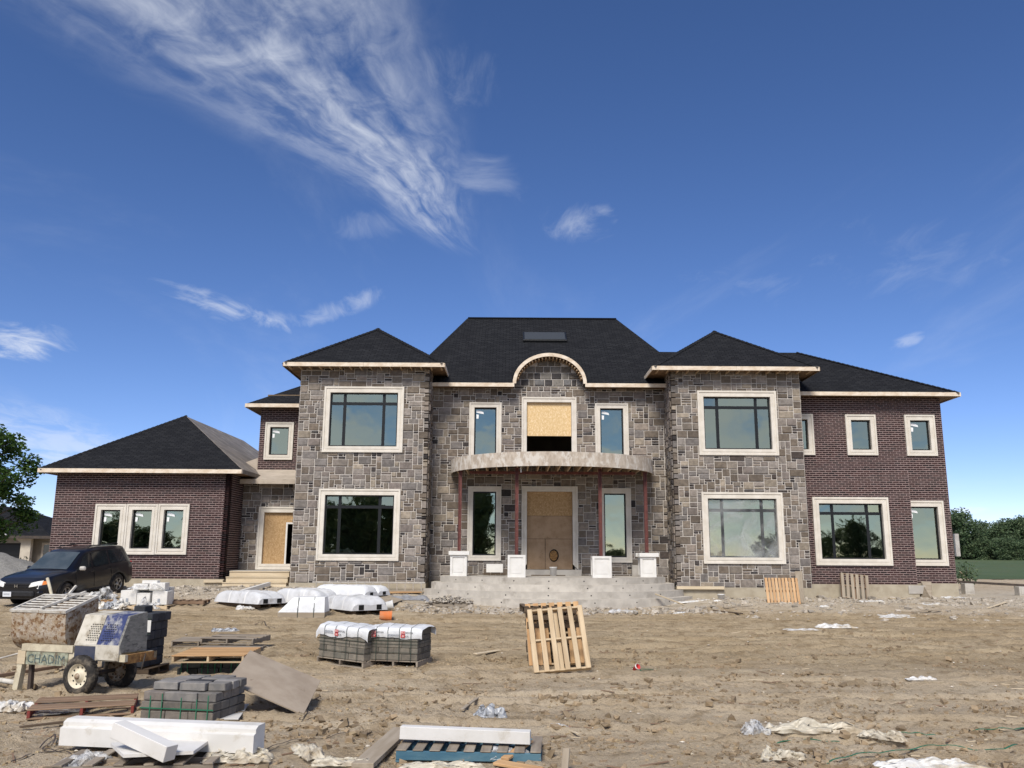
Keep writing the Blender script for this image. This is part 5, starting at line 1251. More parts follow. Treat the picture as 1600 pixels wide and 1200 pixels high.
# ================================================================== mortar mixer
near = G(123, 1087); XM = V((.95, -.30, 0)).normalized(); YM = V((.30, .95, 0)).normalized()
c0 = near + YM * .46; c0.z = H(c0.x, c0.y); rotm = Matrix((XM, YM, V((0, 0, 1)))).transposed()
mx = thing('mortar_mixer', 'towable mortar mixer with rusty drum and blue and white engine cowl', 'mortar mixer', c0, rotm)
def mpart(mb, nm, mt, parent=None, **kw): return mb.build(nm, mt, parent or mx, world=False, **kw)
# drum: trough with rounded bottom, axis along x
D0, D1 = -1.50, -.42; rz = 1.17
sec = []
for k in range(13):
    th = pi * k / 12; sec.append((-.36 * cos(th) * (1.0 if k not in (0, 12) else 1), .88 - .30 * sin(th)))
sec = [(-.44, rz)] + [(y * .92 - .08, z) for y, z in sec] + [(.20, rz + .22)]
mb = MB(); n = len(sec); rings = [(D0 + .02, 1.0), (D0 + .10, 1.02), ((D0 + D1) / 2, 1.03), (D1 - .10, 1.02), (D1, 1.0)]
vs = [V((x, y * k, z)) for x, k in rings for y, z in sec]
mb.add(vs, [(i * n + j, i * n + j + 1, (i + 1) * n + j + 1, (i + 1) * n + j) for i in range(len(rings) - 1) for j in range(n - 1)], 0, None, True)
mb.add([V((D0 + .02, y, z)) for y, z in sec], [tuple(range(n))]); mb.add([V((D1, y, z)) for y, z in sec], [tuple(reversed(range(n)))])
drum = mpart(mb, 'drum', 'rust_drum')
# grate on top
mb = MB(); g0, g1, h0, h1 = D0, D1 + .02, -.46, .22
for q in (((g0, h0, rz), (g1, h0 + .035, rz + .04)), ((g0, h1 - .035, rz), (g1, h1, rz + .04)), ((g0, h0 + .035, rz), (g0 + .035, h1 - .035, rz + .04)), ((g1 - .035, h0 + .035, rz), (g1, h1 - .035, rz + .04))): mb.b2(*q)
GT = Matrix.Translation((0, h0, rz)) @ Matrix.Rotation(radians(18), 4, 'X') @ Matrix.Translation((0, -h0, -rz))
mb.v = [tuple(GT @ V(p)) for p in mb.v]
gr = mpart(mb, 'grate_frame', 'grate_white')
for k in range(6):
    y = lerp(h0 + .1, h1 - .1, k / 5); mb = MB(); mb.cbox(((g0 + g1) / 2, y, rz + .02), (g1 - g0 - .07, .026, .022), .006); mb.v = [tuple(GT @ V(p)) for p in mb.v]; mpart(mb, 'grate_bar', 'grate_white', gr)
mb = MB(); mb.box((-.83, -.05, rz + .055), (.045, .74, .03), RZ(-.25)); mb.box((-.86, .12, rz + .11), (.03, .30, .03), RX(.45)); mb.box((-.72, .12, rz + .09), (.03, .34, .03), RX(-.3) @ RZ(-.5)); mb.v = [tuple(GT @ V(p)) for p in mb.v]; mpart(mb, 'bag_breaker', 'grate_white', gr)
mb = MB(); mb.tube([(-1.18, .1, 1.2), (-1.48, .25, 1.52), (-1.60, .3, 1.66)], .026, 8); mpart(mb, 'dump_handle', 'cream_paint')
# frame
mb = MB(); mb.b2((-1.28, -.42, .50), (.74, -.36, .60)); mpart(mb, 'side_rail', 'cream_paint')
mb = MB(); mb.b2((-1.28, .20, .50), (.74, .26, .60)); mpart(mb, 'side_rail', 'cream_paint')
mb = MB(); mb.b2((.68, -.36, .47), (.74, .26, .60)); mb.b2((.742, -.10, .50), (.755, .10, .57)); mpart(mb, 'rear_bar', 'rust_orange')
mb = MB(); mb.b2((-1.20, -.44, .60), (-.22, -.36, .70)); mpart(mb, 'drum_cradle', 'cream_paint')
pl_ = MB(); pl_.b2((-1.10, -.432, .40), (-.30, -.422, .59)); nm = mpart(pl_, 'name_plate', 'plate_green')
text_obj('CHADIM', .185, 'letter_teal', nm, Matrix.Translation((-1.08, -.4335, .425)) @ Matrix.Rotation(pi / 2, 4, 'X'), 'lettering', 1.02)
mb = MB(); mb.b2((-1.27, -.435, .40), (-1.12, -.425, .60)); mpart(mb, 'corner_patch', 'plank_new')
mb = MB(); mb.box((-1.24, -.38, .24), (.10, .09, .56), RY(.12)); mb.box((-1.29, -.38, -.02), (.22, .12, .03)); mpart(mb, 'leg', 'cream_paint')
mb = MB(); mb.box((-1.10, -.30, .24), (.06, .06, .56), RY(-.05)); mpart(mb, 'leg', 'dark_metal')
mb = MB(); mb.tube([(-1.25, -.34, .10), (-1.7, -.36, .13), (-2.3, -.4, .15)], .04, 8); mpart(mb, 'draw_bar', 'grate_white')
mb = MB(); mb.tube([(-1.2, -.30, .58), (-1.9, -.2, .42), (-2.3, -.15, .33)], .014, 6); mpart(mb, 'tow_rod', 'aluminium')
mb = MB(); mb.tube([(0, -.42, .285), (0, .30, .285)], .03, 8); mpart(mb, 'axle', 'dark_metal')
# engine cowl: sloped near face in white and blue, textured side
def prism(x0, x1, pts): 
    m_ = MB(); m_.slab([V((x0, y, z)) for y, z in pts], (x1 - x0, 0, 0)); return m_
cs = [(-.40, .62), (-.44, .72), (-.27, 1.15), (.10, 1.19), (.14, .62)]
mpart(prism(-.20, .205, cs), 'cowl', 'cowl_white'); mpart(prism(.215, .60, cs), 'cowl', 'cowl_blue')
mb = MB(); mb.slab([V((.602, y, z)) for y, z in cs], (.04, 0, 0)); mpart(mb, 'cowl_end', 'cowl_grey')
mpart(prism(-.19, .20, [(-.43, .45), (-.435, .735), (-.38, .735), (-.36, .45)]), 'cowl_skirt', 'cowl_navy'); mpart(prism(.21, .64, [(-.445, .52), (-.449, .735), (-.40, .735), (-.38, .52)]), 'cowl_skirt', 'cowl_white')
nrm_ = V((0, -.43, .17)).normalized(); upv = V((0, .17, .43)).normalized()
for x0 in (-.02, .26):
    mb = MB(); o_ = V((x0, -.44, .72)) + upv * .08 + nrm_ * .004
    for r_ in range(8):
        for c_ in range(5):
            p_ = o_ + V((c_ * .042 + .004 * r_ * 0, 0, 0)) + upv * (r_ * .034) + V((.021 * (r_ % 2), 0, 0))
            mb.quad(p_, p_ + V((.017, 0, 0)) + upv * .011, p_ + V((.034, 0, 0)), p_ + V((.017, 0, 0)) - upv * .011)
    mpart(mb, 'vent_holes', 'dark_hole')
mb = MB(); mb.tube([(.745, .0, .58), (.77, -.05, .50), (.78, -.1, .36)], .012, 6); mpart(mb, 'chain', 'dark_metal')
def wheel(parent, M_, r, w, rimr, tyre, rim, holes=True, spokes=0, tn='wheel'):
    """axis along local z, outer face towards +z"""
    mb = MB(); b = r - rimr
    prof = [(rimr - .01, -w / 2 + .015), (rimr + b * .35, -w / 2), (r - .045, -w / 2 + .004), (r - .012, -w / 2 + .03), (r, -w / 2 + .055), (r, w / 2 - .055), (r - .012, w / 2 - .03), (r - .045, w / 2 - .004), (rimr + b * .35, w / 2), (rimr - .01, w / 2 - .015)]
    mb.lathe(prof, 32, M_); 
    for k in range(36):
        th = 2 * pi * k / 36; m2 = M_ @ Matrix.Rotation(th, 4, 'Z') @ Matrix.Translation((r + .001, 0, 0)); mb.box(m2 @ V((0, 0, 0)), (.008, .028, w - .10), m2.to_3x3())
    ty = mb.build('wheel', tyre, parent, world=False)
    mb = MB(); z = w / 2 - .03
    mb.lathe([(rimr, z + .012), (rimr - .012, z + .014), (rimr - .022, z - .01), (rimr - .06, z - .035), (rimr * .45, z - .03), (rimr * .36, z + .01), (0.0, z + .014)] if not spokes else [(rimr, z + .012), (rimr - .015, z + .014), (rimr - .03, z - .02), (rimr - .035, z - .07), (0, z - .07)], 28, M_)
    rm = mb.build('rim', rim if not spokes else 'dark_metal', ty, world=False)
    if spokes:
        mb = MB(); mb.lathe([(rimr + .002, z + .013), (rimr - .022, z + .018), (rimr - .026, z)], 28, M_); mb.lathe([(.065, z - .03), (.06, z + .008), (.0, z + .012)], 16, M_)
        for k in range(spokes):
            for dd in (-.1, .1):
                m2 = M_ @ Matrix.Rotation(2 * pi * k / spokes + dd, 4, 'Z'); mb.box(m2 @ V(((rimr + .03) / 2, 0, z - .01)), (rimr - .05, .026, .03), m2.to_3x3())
        mb.build('spokes', rim, ty, world=False)
    elif holes:
        mb = MB()
        for k in range(10):
            m2 = M_ @ Matrix.Rotation(2 * pi * k / 10, 4, 'Z') @ Matrix.Translation((rimr * .68, 0, z - .026)); mb.lathe([(.014, 0), (0, .001)], 8, m2)
        mb.build('rim_holes', 'dark_hole', ty, world=False)
        mb = MB(); mb.lathe([(.045, z), (.04, z + .03), (.02, z + .045), (0, z + .045)], 12, M_); mb.build('hub', 'rust_drum', ty, world=False)
    return ty
wheel(mx, Matrix.Translation((0, -.46, .285)) @ Matrix.Rotation(pi / 2, 4, 'X'), .29, .17, .185, 'tyre', 'rim_cream')
wheel(mx, Matrix.Translation((.02, .32, .285)) @ Matrix.Rotation(pi / 2, 4, 'X'), .29, .17, .185, 'tyre', 'rust_drum')

# ---- charcoal block pallet behind the mixer
p = G(186, 1058); yaw = radians(-4)
pallet('dark pallet under the charcoal blocks behind the mixer', Matrix.Translation(p + V((0, .5, 0))) @ Matrix.Rotation(yaw, 4, 'Z'), .98, .80, 6, 'pallet_dark')
t = thing('charcoal_block_stack', 'tall stack of charcoal blocks with a red and white label behind the mixer', 'blocks', p + V((0, .5, .134)), RZ(yaw))
Wd = .94
for k in range(6):
    inn = 0 if k > 4 else .05 if k > 2 else .09
    for j in (0, 1, 2):
        for i in range(3):
            mb = MB(); mb.cbox((0, 0, 0), ((Wd - 2 * inn) / 3 - .008, .235, .148), .012, None, 0, (.042, .045, .052), .003); o = mb.build('block', 'charcoal_block', t, True, world=False)
            o.matrix_basis = Matrix.Translation((-Wd / 2 + inn + (Wd - 2 * inn) * (i + .5) / 3, -.24 + .24 * j, .078 + .152 * k))
for x in (.16,):
    mb = MB(); mb.cbox((x, -.1, .152 * 6 + .06), (.2, .3, .12), .012, None, 0, (.04, .042, .048)); mb.build('block', 'charcoal_block', t, True, world=False)
mb = MB(); mb.b2((.27, -.372, .60), (.455, -.368, .80)); lb = mb.build('block_label', 'paint_white', t, world=False)
for z0 in (.63, .72):
    mb = MB(); mb.b2((.285, -.375, z0), (.38, -.3725, z0 + .055)); mb.build('red_mark', 'label_red', lb, world=False)
for z0 in (.56, .82):
    mb = MB(); mb.b2((-.46, -.376, z0), (.46, -.3735, z0 + .014)); mb.build('strap', 'strap_dark', t, world=False)

# ================================================================== parked SUV
FL = V((-15.35, 30.05, 0)); dr_ = V((.20, .98, 0)).normalized()            # front-left wheel; direction from front to rear
left = V((-dr_.y, dr_.x, 0)) * -1                                            # the car's left, to the right in the picture
fz = H(FL.x, FL.y); RLp = FL + dr_ * 2.7; rzv = H(RLp.x, RLp.y)
fwd = (V((FL.x, FL.y, fz)) - V((RLp.x, RLp.y, rzv))).normalized(); lf = left; upc = fwd.cross(lf).normalized()
WB0, WB1 = 0.95, 3.65; U0 = 2.4; trk = .80
corner = V((FL.x, FL.y, fz)) - fwd * (WB1 - U0) - lf * trk
car = thing('parked_car', 'dark blue black SUV parked in front of the brick wing', 'car', corner, Matrix((fwd, lf, upc)).transposed())
def interp(tab, u):
    for (a, fa), (b, fb) in zip(tab, tab[1:]):
        if u <= b: return lerp(fa, fb, max(0, (u - a)) / (b - a))
    return tab[-1][1]
T_w = ((0, .86), (.08, .93), (.35, .975), (.8, .985), (3.9, .985), (4.3, .965), (4.55, .92), (4.70, .84), (4.78, .74))
T_belt = ((0, 1.10), (.3, 1.14), (3.1, 1.09), (3.5, 1.10), (3.9, 1.075), (4.3, 1.03), (4.55, .97), (4.70, .88), (4.78, .78))
T_roof = ((0, 1.22), (.06, 1.36), (.22, 1.66), (.34, 1.735), (.8, 1.775), (1.6, 1.79), (2.2, 1.775), (2.5, 1.74), (2.72, 1.64), (3.0, 1.45), (3.3, 1.245), (3.52, 1.125), (3.9, 1.105), (4.3, 1.055), (4.55, .99), (4.70, .90), (4.78, .79))
T_wr = ((0, .72), (.22, .66), (.8, .70), (2.3, .70), (2.72, .72), (3.3, .80), (3.55, .84), (4.2, .84), (4.55, .78), (4.78, .62))
T_bot = ((0, .45), (.25, .34), (4.4, .30), (4.78, .33))
def secpt(u):
    w = interp(T_w, u); zb = interp(T_belt, u); zr_ = max(interp(T_roof, u), zb + .012); wr_ = min(interp(T_wr, u), w - .06); bt = interp(T_bot, u)
    for wc in (WB0, WB1):
        if abs(u - wc) < .44: bt = max(bt, .37 + sqrt(max(0, .44 ** 2 - (u - wc) ** 2)) * .985)
    z1 = max(bt + .02, .55); 
    tall = min(1.0, (zr_ - zb) / .3)
    return [(w - .05, bt), (w - .008, min(bt + .05, z1)), (w, max(z1, .62)), (w - .004, max(.78, bt + .04)), (w - .03, zb - .05), (w - .075, zb), (lerp(w - .10, wr_ + .02, max(tall, .3)), lerp(zb + .004, zr_ - .10, tall)), (wr_ - .04 * tall, zr_ - .028 * max(tall, .25)), (wr_ * .6, zr_ + .008), (0, zr_ + .018)]
us = sorted(set([0, .03, .08, .15, .25, .35] + [i * .06 for i in range(6, 80)] + [4.55, 4.62, 4.70, 4.74, 4.78]))
us = [u for u in us if u <= 4.78]
mb = MB(); ring = []
for u in us:
    s_ = secpt(u); ring.append([V((u - U0, y, z)) for y, z in s_] + [V((u - U0, -y, z)) for y, z in reversed(s_[:-1])])
n = len(ring[0]); vs = [p for r in ring for p in r]
mb.add(vs, [(i * n + j, (i + 1) * n + j, (i + 1) * n + j + 1, i * n + j + 1) for i in range(len(us) - 1) for j in range(n - 1)], 0, None, True)
mb.add(ring[0], [tuple(range(n))]); mb.add(ring[-1], [tuple(reversed(range(n)))])
def cpart(mb, nm, mt, parent=None, **kw): return mb.build(nm, mt, parent or car, world=False, **kw)
body = cpart(mb, 'body', 'car_paint')
mb = MB(); mb.b2((.35 - U0, -.80, .28), (4.4 - U0, .80, .60)); cpart(mb, 'underbody', 'car_plastic')
# glass
def side_glass(s, u0, u1, u2, u3, nm='side_window'):
    """u0,u1 along the belt; u2,u3 along the top"""
    mb = MB()
    def fn(a, b):
        u = lerp(lerp(u0, u1, a), lerp(u2, u3, a), b); q = secpt(u); y = lerp(q[5][0], q[6][0], .06 + .86 * b); z = lerp(q[5][1], q[6][1], .06 + .86 * b)
        return V((u - U0, s * (y + .008), z))
    mb.grid(fn, 6, 4); return cpart(mb, nm, 'car_glass')
for s in (1, -1):
    side_glass(s, 2.34, 3.18, 2.34, 2.62); side_glass(s, 1.42, 2.24, 1.42, 2.24); side_glass(s, .40, 1.32, .55, 1.30)
mb = MB()
def wsf(a, b):
    u = lerp(2.66, 3.46, b); zr_ = interp(T_roof, u); w = interp(T_wr, u) - .05; v = a * 2 - 1
    return V((u - U0 + .012, v * w, zr_ + .016 - .02 * v * v + .012))
mb.grid(wsf, 12, 8); cpart(mb, 'windshield', 'car_glass_front')
for yo, zo, sx_, sz_ in ((.25, .0, .05, .14), (-.18, .05, .07, .2)):
    p = wsf((yo / .75 + 1) / 2, .45)
# front end
def front_x(y, z): return 4.78 - U0 - max(0.0, abs(y) - .45) ** 2 * .75
def fslab(pts, d, mt, nm, parent=None, out=.015):
    mb = MB(); P = [V((front_x(y, z) + out, y, z)) for y, z in pts]; mb.slab(P, (-d, 0, 0)); return cpart(mb, nm, mt, parent)
fslab([(-.46, .70), (.46, .70), (.50, .84), (-.50, .84)], .06, 'car_plastic', 'grille', out=.03)
for z0 in (.735, .79):
    mb = MB(); mb.b2((4.78 - U0 + .03, -.44, z0), (4.78 - U0 + .045, .44, z0 + .018)); cpart(mb, 'grille_bar', 'car_paint')
for s in (1, -1):
    def hl(a, b):
        y = lerp(.48, .95, a); u = 4.845 - max(0, y - .48) ** 2 * 1.15; zlo = lerp(.725, .80, a); zhi = lerp(.85, .945, a ** .7) * (1 if a < .9 else .985)
        return V((u - U0 - .03 * b - .06 * b * b, s * y * (1.01 - .01 * b), lerp(zlo, zhi, b)))
    mb = MB(); mb.grid(lambda a, b: hl(a * .78, b), 8, 4); cpart(mb, 'headlight', 'lamp_clear')
    mb = MB(); mb.grid(lambda a, b: hl(.785 + a * .215, b * .8), 4, 4); cpart(mb, 'turn_signal', 'lamp_amber')
mb = MB(); mb.cbox((4.80 - U0 - .02, 0, .50), (.14, 1.30, .20), .04); cpart(mb, 'bumper', 'car_plastic')
for s in (1, -1):
    mb = MB(); mb.cbox((4.66 - U0, s * .74, .50), (.22, .30, .19), .05, RZ(-s * .55)); cpart(mb, 'bumper_corner', 'car_paint')
mb = MB(); mb.cbox((4.885 - U0, -.30, .50), (.012, .32, .16), .003); pl = cpart(mb, 'license_plate', 'plate_white')
mb = MB()
for k in range(7): mb.b2((4.892 - U0, -.42 + k * .034, .475), (4.8935 - U0, -.42 + k * .034 + .02, .53))
cpart(mb, 'plate_characters', 'ink_grey', pl)
mb = MB(); xx = 4.84 - U0
for q in ((-.055, .715, -.035, .81), (.035, .715, .055, .81), (-.035, .755, .035, .772)): mb.b2((xx, q[0], q[1]), (xx + .012, q[2], q[3]))
cpart(mb, 'emblem', 'ceramic_chrome')
# mirrors, rails, handles, door seams, cladding, wheels
for s in (1, -1):
    mb = MB(); mb.cbox((3.02 - U0, s * 1.06, 1.15), (.12, .22, .15), .04, RZ(s * .15)); mr = cpart(mb, 'mirror', 'aluminium' if s > 0 else 'car_paint')
    mb = MB(); mb.box((3.04 - U0, s * .95, 1.11), (.05, .10, .05)); cpart(mb, 'mirror_arm', 'car_plastic')
    mb = MB(); mb.tube([(.55 - U0, s * .60, 1.80), (.62 - U0, s * .60, 1.845), (2.1 - U0, s * .60, 1.85), (2.2 - U0, s * .60, 1.80)], .018, 6); cpart(mb, 'roof_rail', 'car_plastic')
    for u in (2.42, 1.52):
        mb = MB(); mb.cbox((u - U0, s * .99, .99), (.18, .03, .035), .01); cpart(mb, 'door_handle', 'car_paint')
    for u in (3.22, 2.29, 1.36):
        mb = MB(); mb.b2((u - U0, s * .975 if s > 0 else -.99, .46), (u - U0 + .008, s * .99 if s > 0 else -.975, 1.06)); cpart(mb, 'door_seam', 'dark_hole')
    mb = MB(); mb.cbox(((WB0 + WB1) / 2 - U0, s * .95, .36), (1.8, .10, .10), .03); cpart(mb, 'side_sill', 'car_plastic')
    for u in (WB0, WB1):
        mb = MB(); mb.tube([(u - U0 + .435 * cos(th), s * .972, .37 + .435 * sin(th)) for th in [pi * k / 16 for k in range(17)]], .022, 6); cpart(mb, 'wheel_arch', 'car_plastic')
        mb = MB(); mb.lathe([(.425, 0), (.425, .22), (0, .22)], 20, Matrix.Translation((u - U0, s * .93, .40)) @ Matrix.Rotation(s * pi / 2, 4, 'X')); cpart(mb, 'wheel_well', 'dark_hole')
        wheel(car, Matrix.Translation((u - U0, s * .86, .37)) @ Matrix.Rotation(-s * pi / 2, 4, 'X'), .37, .24, .22, 'tyre', 'alloy', spokes=5)
    mb = MB(); mb.cbox((.06 - U0, s * .84, .98), (.10, .06, .30), .02, RZ(s * .5)); cpart(mb, 'tail_light', 'label_red')
mb = MB(); mb.cbox((2.62 - U0, .06, 1.60), (.03, .22, .06), .01); cpart(mb, 'rear_view_mirror', 'car_plastic')

# ================================================================== things along the house
def bundle(label, pxa, pya, pxb, pyb, wid, hgt, mt, humps=2, end_taper=.25):
    """long rounded foam bundle in white wrap, from far end a to near end b"""
    a = G(pxa, pya); b = G(pxb, pyb); d = b - a; d.z = 0; L = d.length; c = (a + b) / 2; c.z = max(H(c.x, c.y), (H(a.x, a.y) + H(b.x, b.y)) / 2)
    rot = Matrix((d.normalized(), V((-d.y, d.x, 0)).normalized(), V((0, 0, 1)))).transposed()
    t = thing('foam_bundle', label, 'foam bundle', c, rot, 'white wrapped foam bundles by the left tower')
    mb = MB(); NV = 22
    def fn(u, v):
        x = (u - .5) * L; e = min(u, 1 - u) / end_taper; k = (1 - max(0, 1 - e) ** 2) ** .5 if e < 1 else 1; k = .45 + .55 * k
        a_ = v * 2 - 1; y = a_ * wid / 2 * (.93 + .07 * k)
        hmp = (1 - abs(a_) ** 4) ** .5 if humps == 1 else (1 - abs(a_) ** 6) ** .5 * (.80 + .20 * abs(cos(a_ * pi / 2 + pi / 2)))
        z = .10 + hgt * hmp * k + .018 * mnoise.noise(V((x * 3, y * 5, hgt * 50))) + .02 * mnoise.noise(V((x * 9, y * 3, 2)))
        if abs(a_) > .999: z = .10
        return V((x, y, z))
    mb.grid(fn, 26, NV); core = mb.build('wrapped_core', mt, t, world=False)
    for s in (0, 1):
        mb = MB(); pts = [fn(s, v / NV) for v in range(NV + 1)]; mb.add(pts, [tuple(range(NV + 1))]); mb.build('end_face', mt, t, world=False)
    xe = L / 2 + .004
    for y in ((-wid * .24, wid * .24) if humps == 2 else (0,)):
        mb = MB(); mb.b2((xe - .02, y - .09, .12), (xe + .006, y + .09, .12 + hgt * .34)); mb.build('end_pocket', 'dark_hole', t, world=False)
    for u in (.33, .68):
        mb = MB(); mb.grid(lambda q, v: fn(u + q * .03, v) + V((0, 0, .006)), 1, NV); mb.build('band', 'bucket_white', t, world=False)
    for y in (-wid * .36, 0, wid * .36):
        mb = MB(); mb.cbox((0, y, .04), (L * .9, .09, .10), .005); mb.build('skid', 'pallet_dark', t, world=False)
    return t
bundle('leftmost grey white wrapped foam bundle lying in front of the timber steps', 356, 940, 425, 952, 1.15, .42, 'wrap_grey')
bundle('wrapped foam bundle behind the small white crate, second from the left', 442, 941, 512, 950, 1.15, .50, 'wrap_grey')
bundle('longest white wrapped foam bundle, lying nearest the ladder', 500, 931, 580, 941, .95, .42, 'wrap_white', 1, .15)
bundle('white foam bundle half hidden behind the longest one', 545, 930, 600, 937, .8, .36, 'wrap_white', 1, .2)
bundle('rightmost wrapped foam bundle beside the orange bucket', 530, 950, 578, 962, 1.35, .46, 'wrap_grey')
# tapered crate cover
p = G(470, 965); t = thing('foam_crate', 'white box shaped wrapped crate with sloping left side in front of the bundles', 'crate', p + V((0, .4, 0)), RZ(.03))
mb = MB(); k = 1330 / 31.; w = 62 / k
b_ = [(-w / 2, -.45), (w / 2, -.45), (w / 2, .45), (-w / 2, .45)]; tp = [(-w / 2 + .45, -.30), (w / 2 - .02, -.36), (w / 2 - .04, .3), (-w / 2 + .45, .3)]
vs = [V((x, y, .16)) for x, y in b_] + [V((x, y, .62)) for x, y in tp]; mb.add(vs, [(0, 1, 5, 4), (1, 2, 6, 5), (2, 3, 7, 6), (3, 0, 4, 7), (4, 5, 6, 7)]); mb.build('wrapper', 'wrap_white', t, world=False)
mb = MB(); mb.b2((-w / 2, -.46, .0), (w / 2 + .01, .46, .158)); mb.build('base_board', 'plank_grey', t, world=False)
for x in (-.12, .38):
    mb = MB(); mb.b2((x, -.47, .0), (x + .02, -.465, .3)); mb.box((x + .01, -.39, .45), (.02, .006, .36), RX(-.22)); mb.build('strap', 'strap_dark', t, world=False)
# buckets
BUCK = [(0, 0), (.125, 0), (.15, .34), (.162, .345), (.162, .375), (.148, .375), (.12, .02), (0, .015)]
def bail(q): q.tube([(.165 * cos(th), .0, .33 - .20 * sin(th)) for th in [pi * k / 10 for k in range(11)]], .005, 5)
p = G(604, 970); lathe_thing('bucket', 'orange plastic bucket lying on its side on the dirt', 'bucket', p + V((-.22, 0, .16)), BUCK, 'bucket_orange', RZ(.15) @ RY(radians(93)), parts=(('handle', bail, 'dark_metal'),))
p = G(603, 956); lathe_thing('bucket', 'white plastic bucket tipped over behind the orange bucket', 'bucket', p + V((-.15, .1, .16)), BUCK, 'bucket_white', RZ(.1) @ RY(radians(80)), parts=(('handle', bail, 'dark_metal'),))
p = G(574, 919); lathe_thing('bucket', 'small white tub on the soil in front of the ladder', 'bucket', p + V((.4, -.2, .05)), [(r * .75, z * .7) for r, z in BUCK], 'bucket_white', parts=(('handle', bail, 'dark_metal'),))
p = G(1127, 938); lathe_thing('bucket', 'small white tub at the foot of the right tower', 'bucket', p, [(r * .95, z * .62) for r, z in BUCK], 'bucket_white', parts=(('handle', bail, 'dark_metal'),))
pb = atz(865, 895.5, DECK); pb.y = YC - .95; pb.x = wx(864.5, 892, pb.y); pb.z = DECK; lathe_thing('bucket', 'white plastic bucket on the porch before the boarded front door', 'bucket', pb, [(r, z * .95) for r, z in BUCK], 'bucket_white', parts=(('handle', bail, 'dark_metal'),))
plank('dark board lying under the bucket on the porch', (pb.x - .9, YC - .75, DECK + .02), (pb.x + .5, YC - .85, DECK + .02), .14, .03, 'pallet_dark', cat='board')
# white box on small pallet at the porch
xb = wx(773, 890, YC - .7); mb = MB(); mb.cbox((0, 0, .20), (wx(786, 890, YC - .7) - wx(760, 890, YC - .7), .4, .34), .01); o = mb.build('white_box', 'paint_white'); o.location = (xb, YC - .7, DECK + .09); tag(o, 'white box on a small board on the porch left of the door', 'box')
q = MB(); q.b2((-.3, -.203, .33), (.3, -.2005, .372)); q.build('box_lid', 'foam_white', o, world=False)
plank('dark board under the white box on the porch', (xb - .5, YC - .7, DECK + .06), (xb + .45, YC - .7, DECK + .06), .42, .045, 'pallet_dark', cat='board')
xb = wx(992, 892, YC - .15); mb = MB(); mb.cbox((0, 0, .22), (.26, .2, .44), .01); o = mb.build('concrete_block', 'concrete'); o.location = (xb, YC - .2, DECK); tag(o, 'pale concrete block against the wall left of the right end pedestal', 'block')
# ladder laid on its edge along the left tower
xa, xb = wx(488, 917, YT - .3), wx(664, 920, YT - .3); za = H((xa + xb) / 2, YT - .3) + .02
t = thing('ladder', 'long ladder lying on its edge against the base of the left tower', 'ladder', ((xa + xb) / 2, YT - .25, za), RX(radians(12)))
for z0 in (.02, .36):
    mb = MB(); mb.cbox((0, 0, z0 + .03), (xb - xa, .03, .06), .006); mb.build('rail', 'aluminium' if z0 > .1 else 'plank_grey', t, world=False)
for k in range(14):
    x = lerp(-(xb - xa) / 2 + .15, (xb - xa) / 2 - .15, k / 13); mb = MB(); mb.cbox((x, 0, .22), (.035, .03, .28), .005); mb.build('rung', 'aluminium', t, world=False)
# things round the porch foot
plank('orange brown board lying flat at the foot of the ladder', gpx(596, 930, .1), gpx(655, 929, .1), .5, .05, 'pallet_orange', cat='board')
mb = MB(); c = G(612, 940); mb.slab([G(585, 941) - c, G(612, 949) - c, G(630, 942) - c, G(600, 934) - c], (0, 0, .02)); o = mb.build('plywood_piece', 'plank_grey'); o.location = c + V((0, 0, .1)); tag(o, 'square of thin plywood on the soil behind the white bucket', 'plywood')
film('grey tarpaulin heap between the ladder and the porch', G(635, 937), .9, .4, .12, .1, 51.2, 'cloth_grey', 'tarpaulin', 'tarpaulin')
pm = flat(702, 948, -.25); pallet('grey pallet heaped with rubble left of the porch steps', pm, 1.6, 1.0, 6, 'pallet_grey')
rb = MB()
for _ in range(240):
    r_ = abs(RNG.gauss(0, .33)); th = RNG.uniform(0, 2 * pi); x, y = r_ * 1.6 * cos(th), r_ * sin(th)
    if abs(x) < .95 and abs(y) < .6: rb.rock((x, y, .14 + max(0, .26 - r_ * .3) * RNG.random()), RNG.uniform(.03, .085), .8, 0, RNG.choice([(1, 1, 1), (.6, .6, .62), (1.15, 1.12, 1.05)]))
o = rb.build('rubble_heap', 'rubble', None, True); o.matrix_basis = pm; tag(o, 'heap of grey rubble on the pallet left of the porch', 'rubble', kind='stuff')
plank('pale plank leaning on the right end of the porch steps', gpx(1068, 946, .03), W(1024, 928, 32.6), .12, .04, 'plank_new')
plank('pale white painted board lying by the side steps', gpx(378, 929, .05) + V((0, 0, .05)), gpx(420, 919, .05) + V((0, 0, .12)), .14, .14, 'paint_white', cat='board')
plank('grey plank lying along the foot of the brick wing', gpx(318, 921, .05), gpx(370, 918, .05), .2, .05, 'plank_grey')
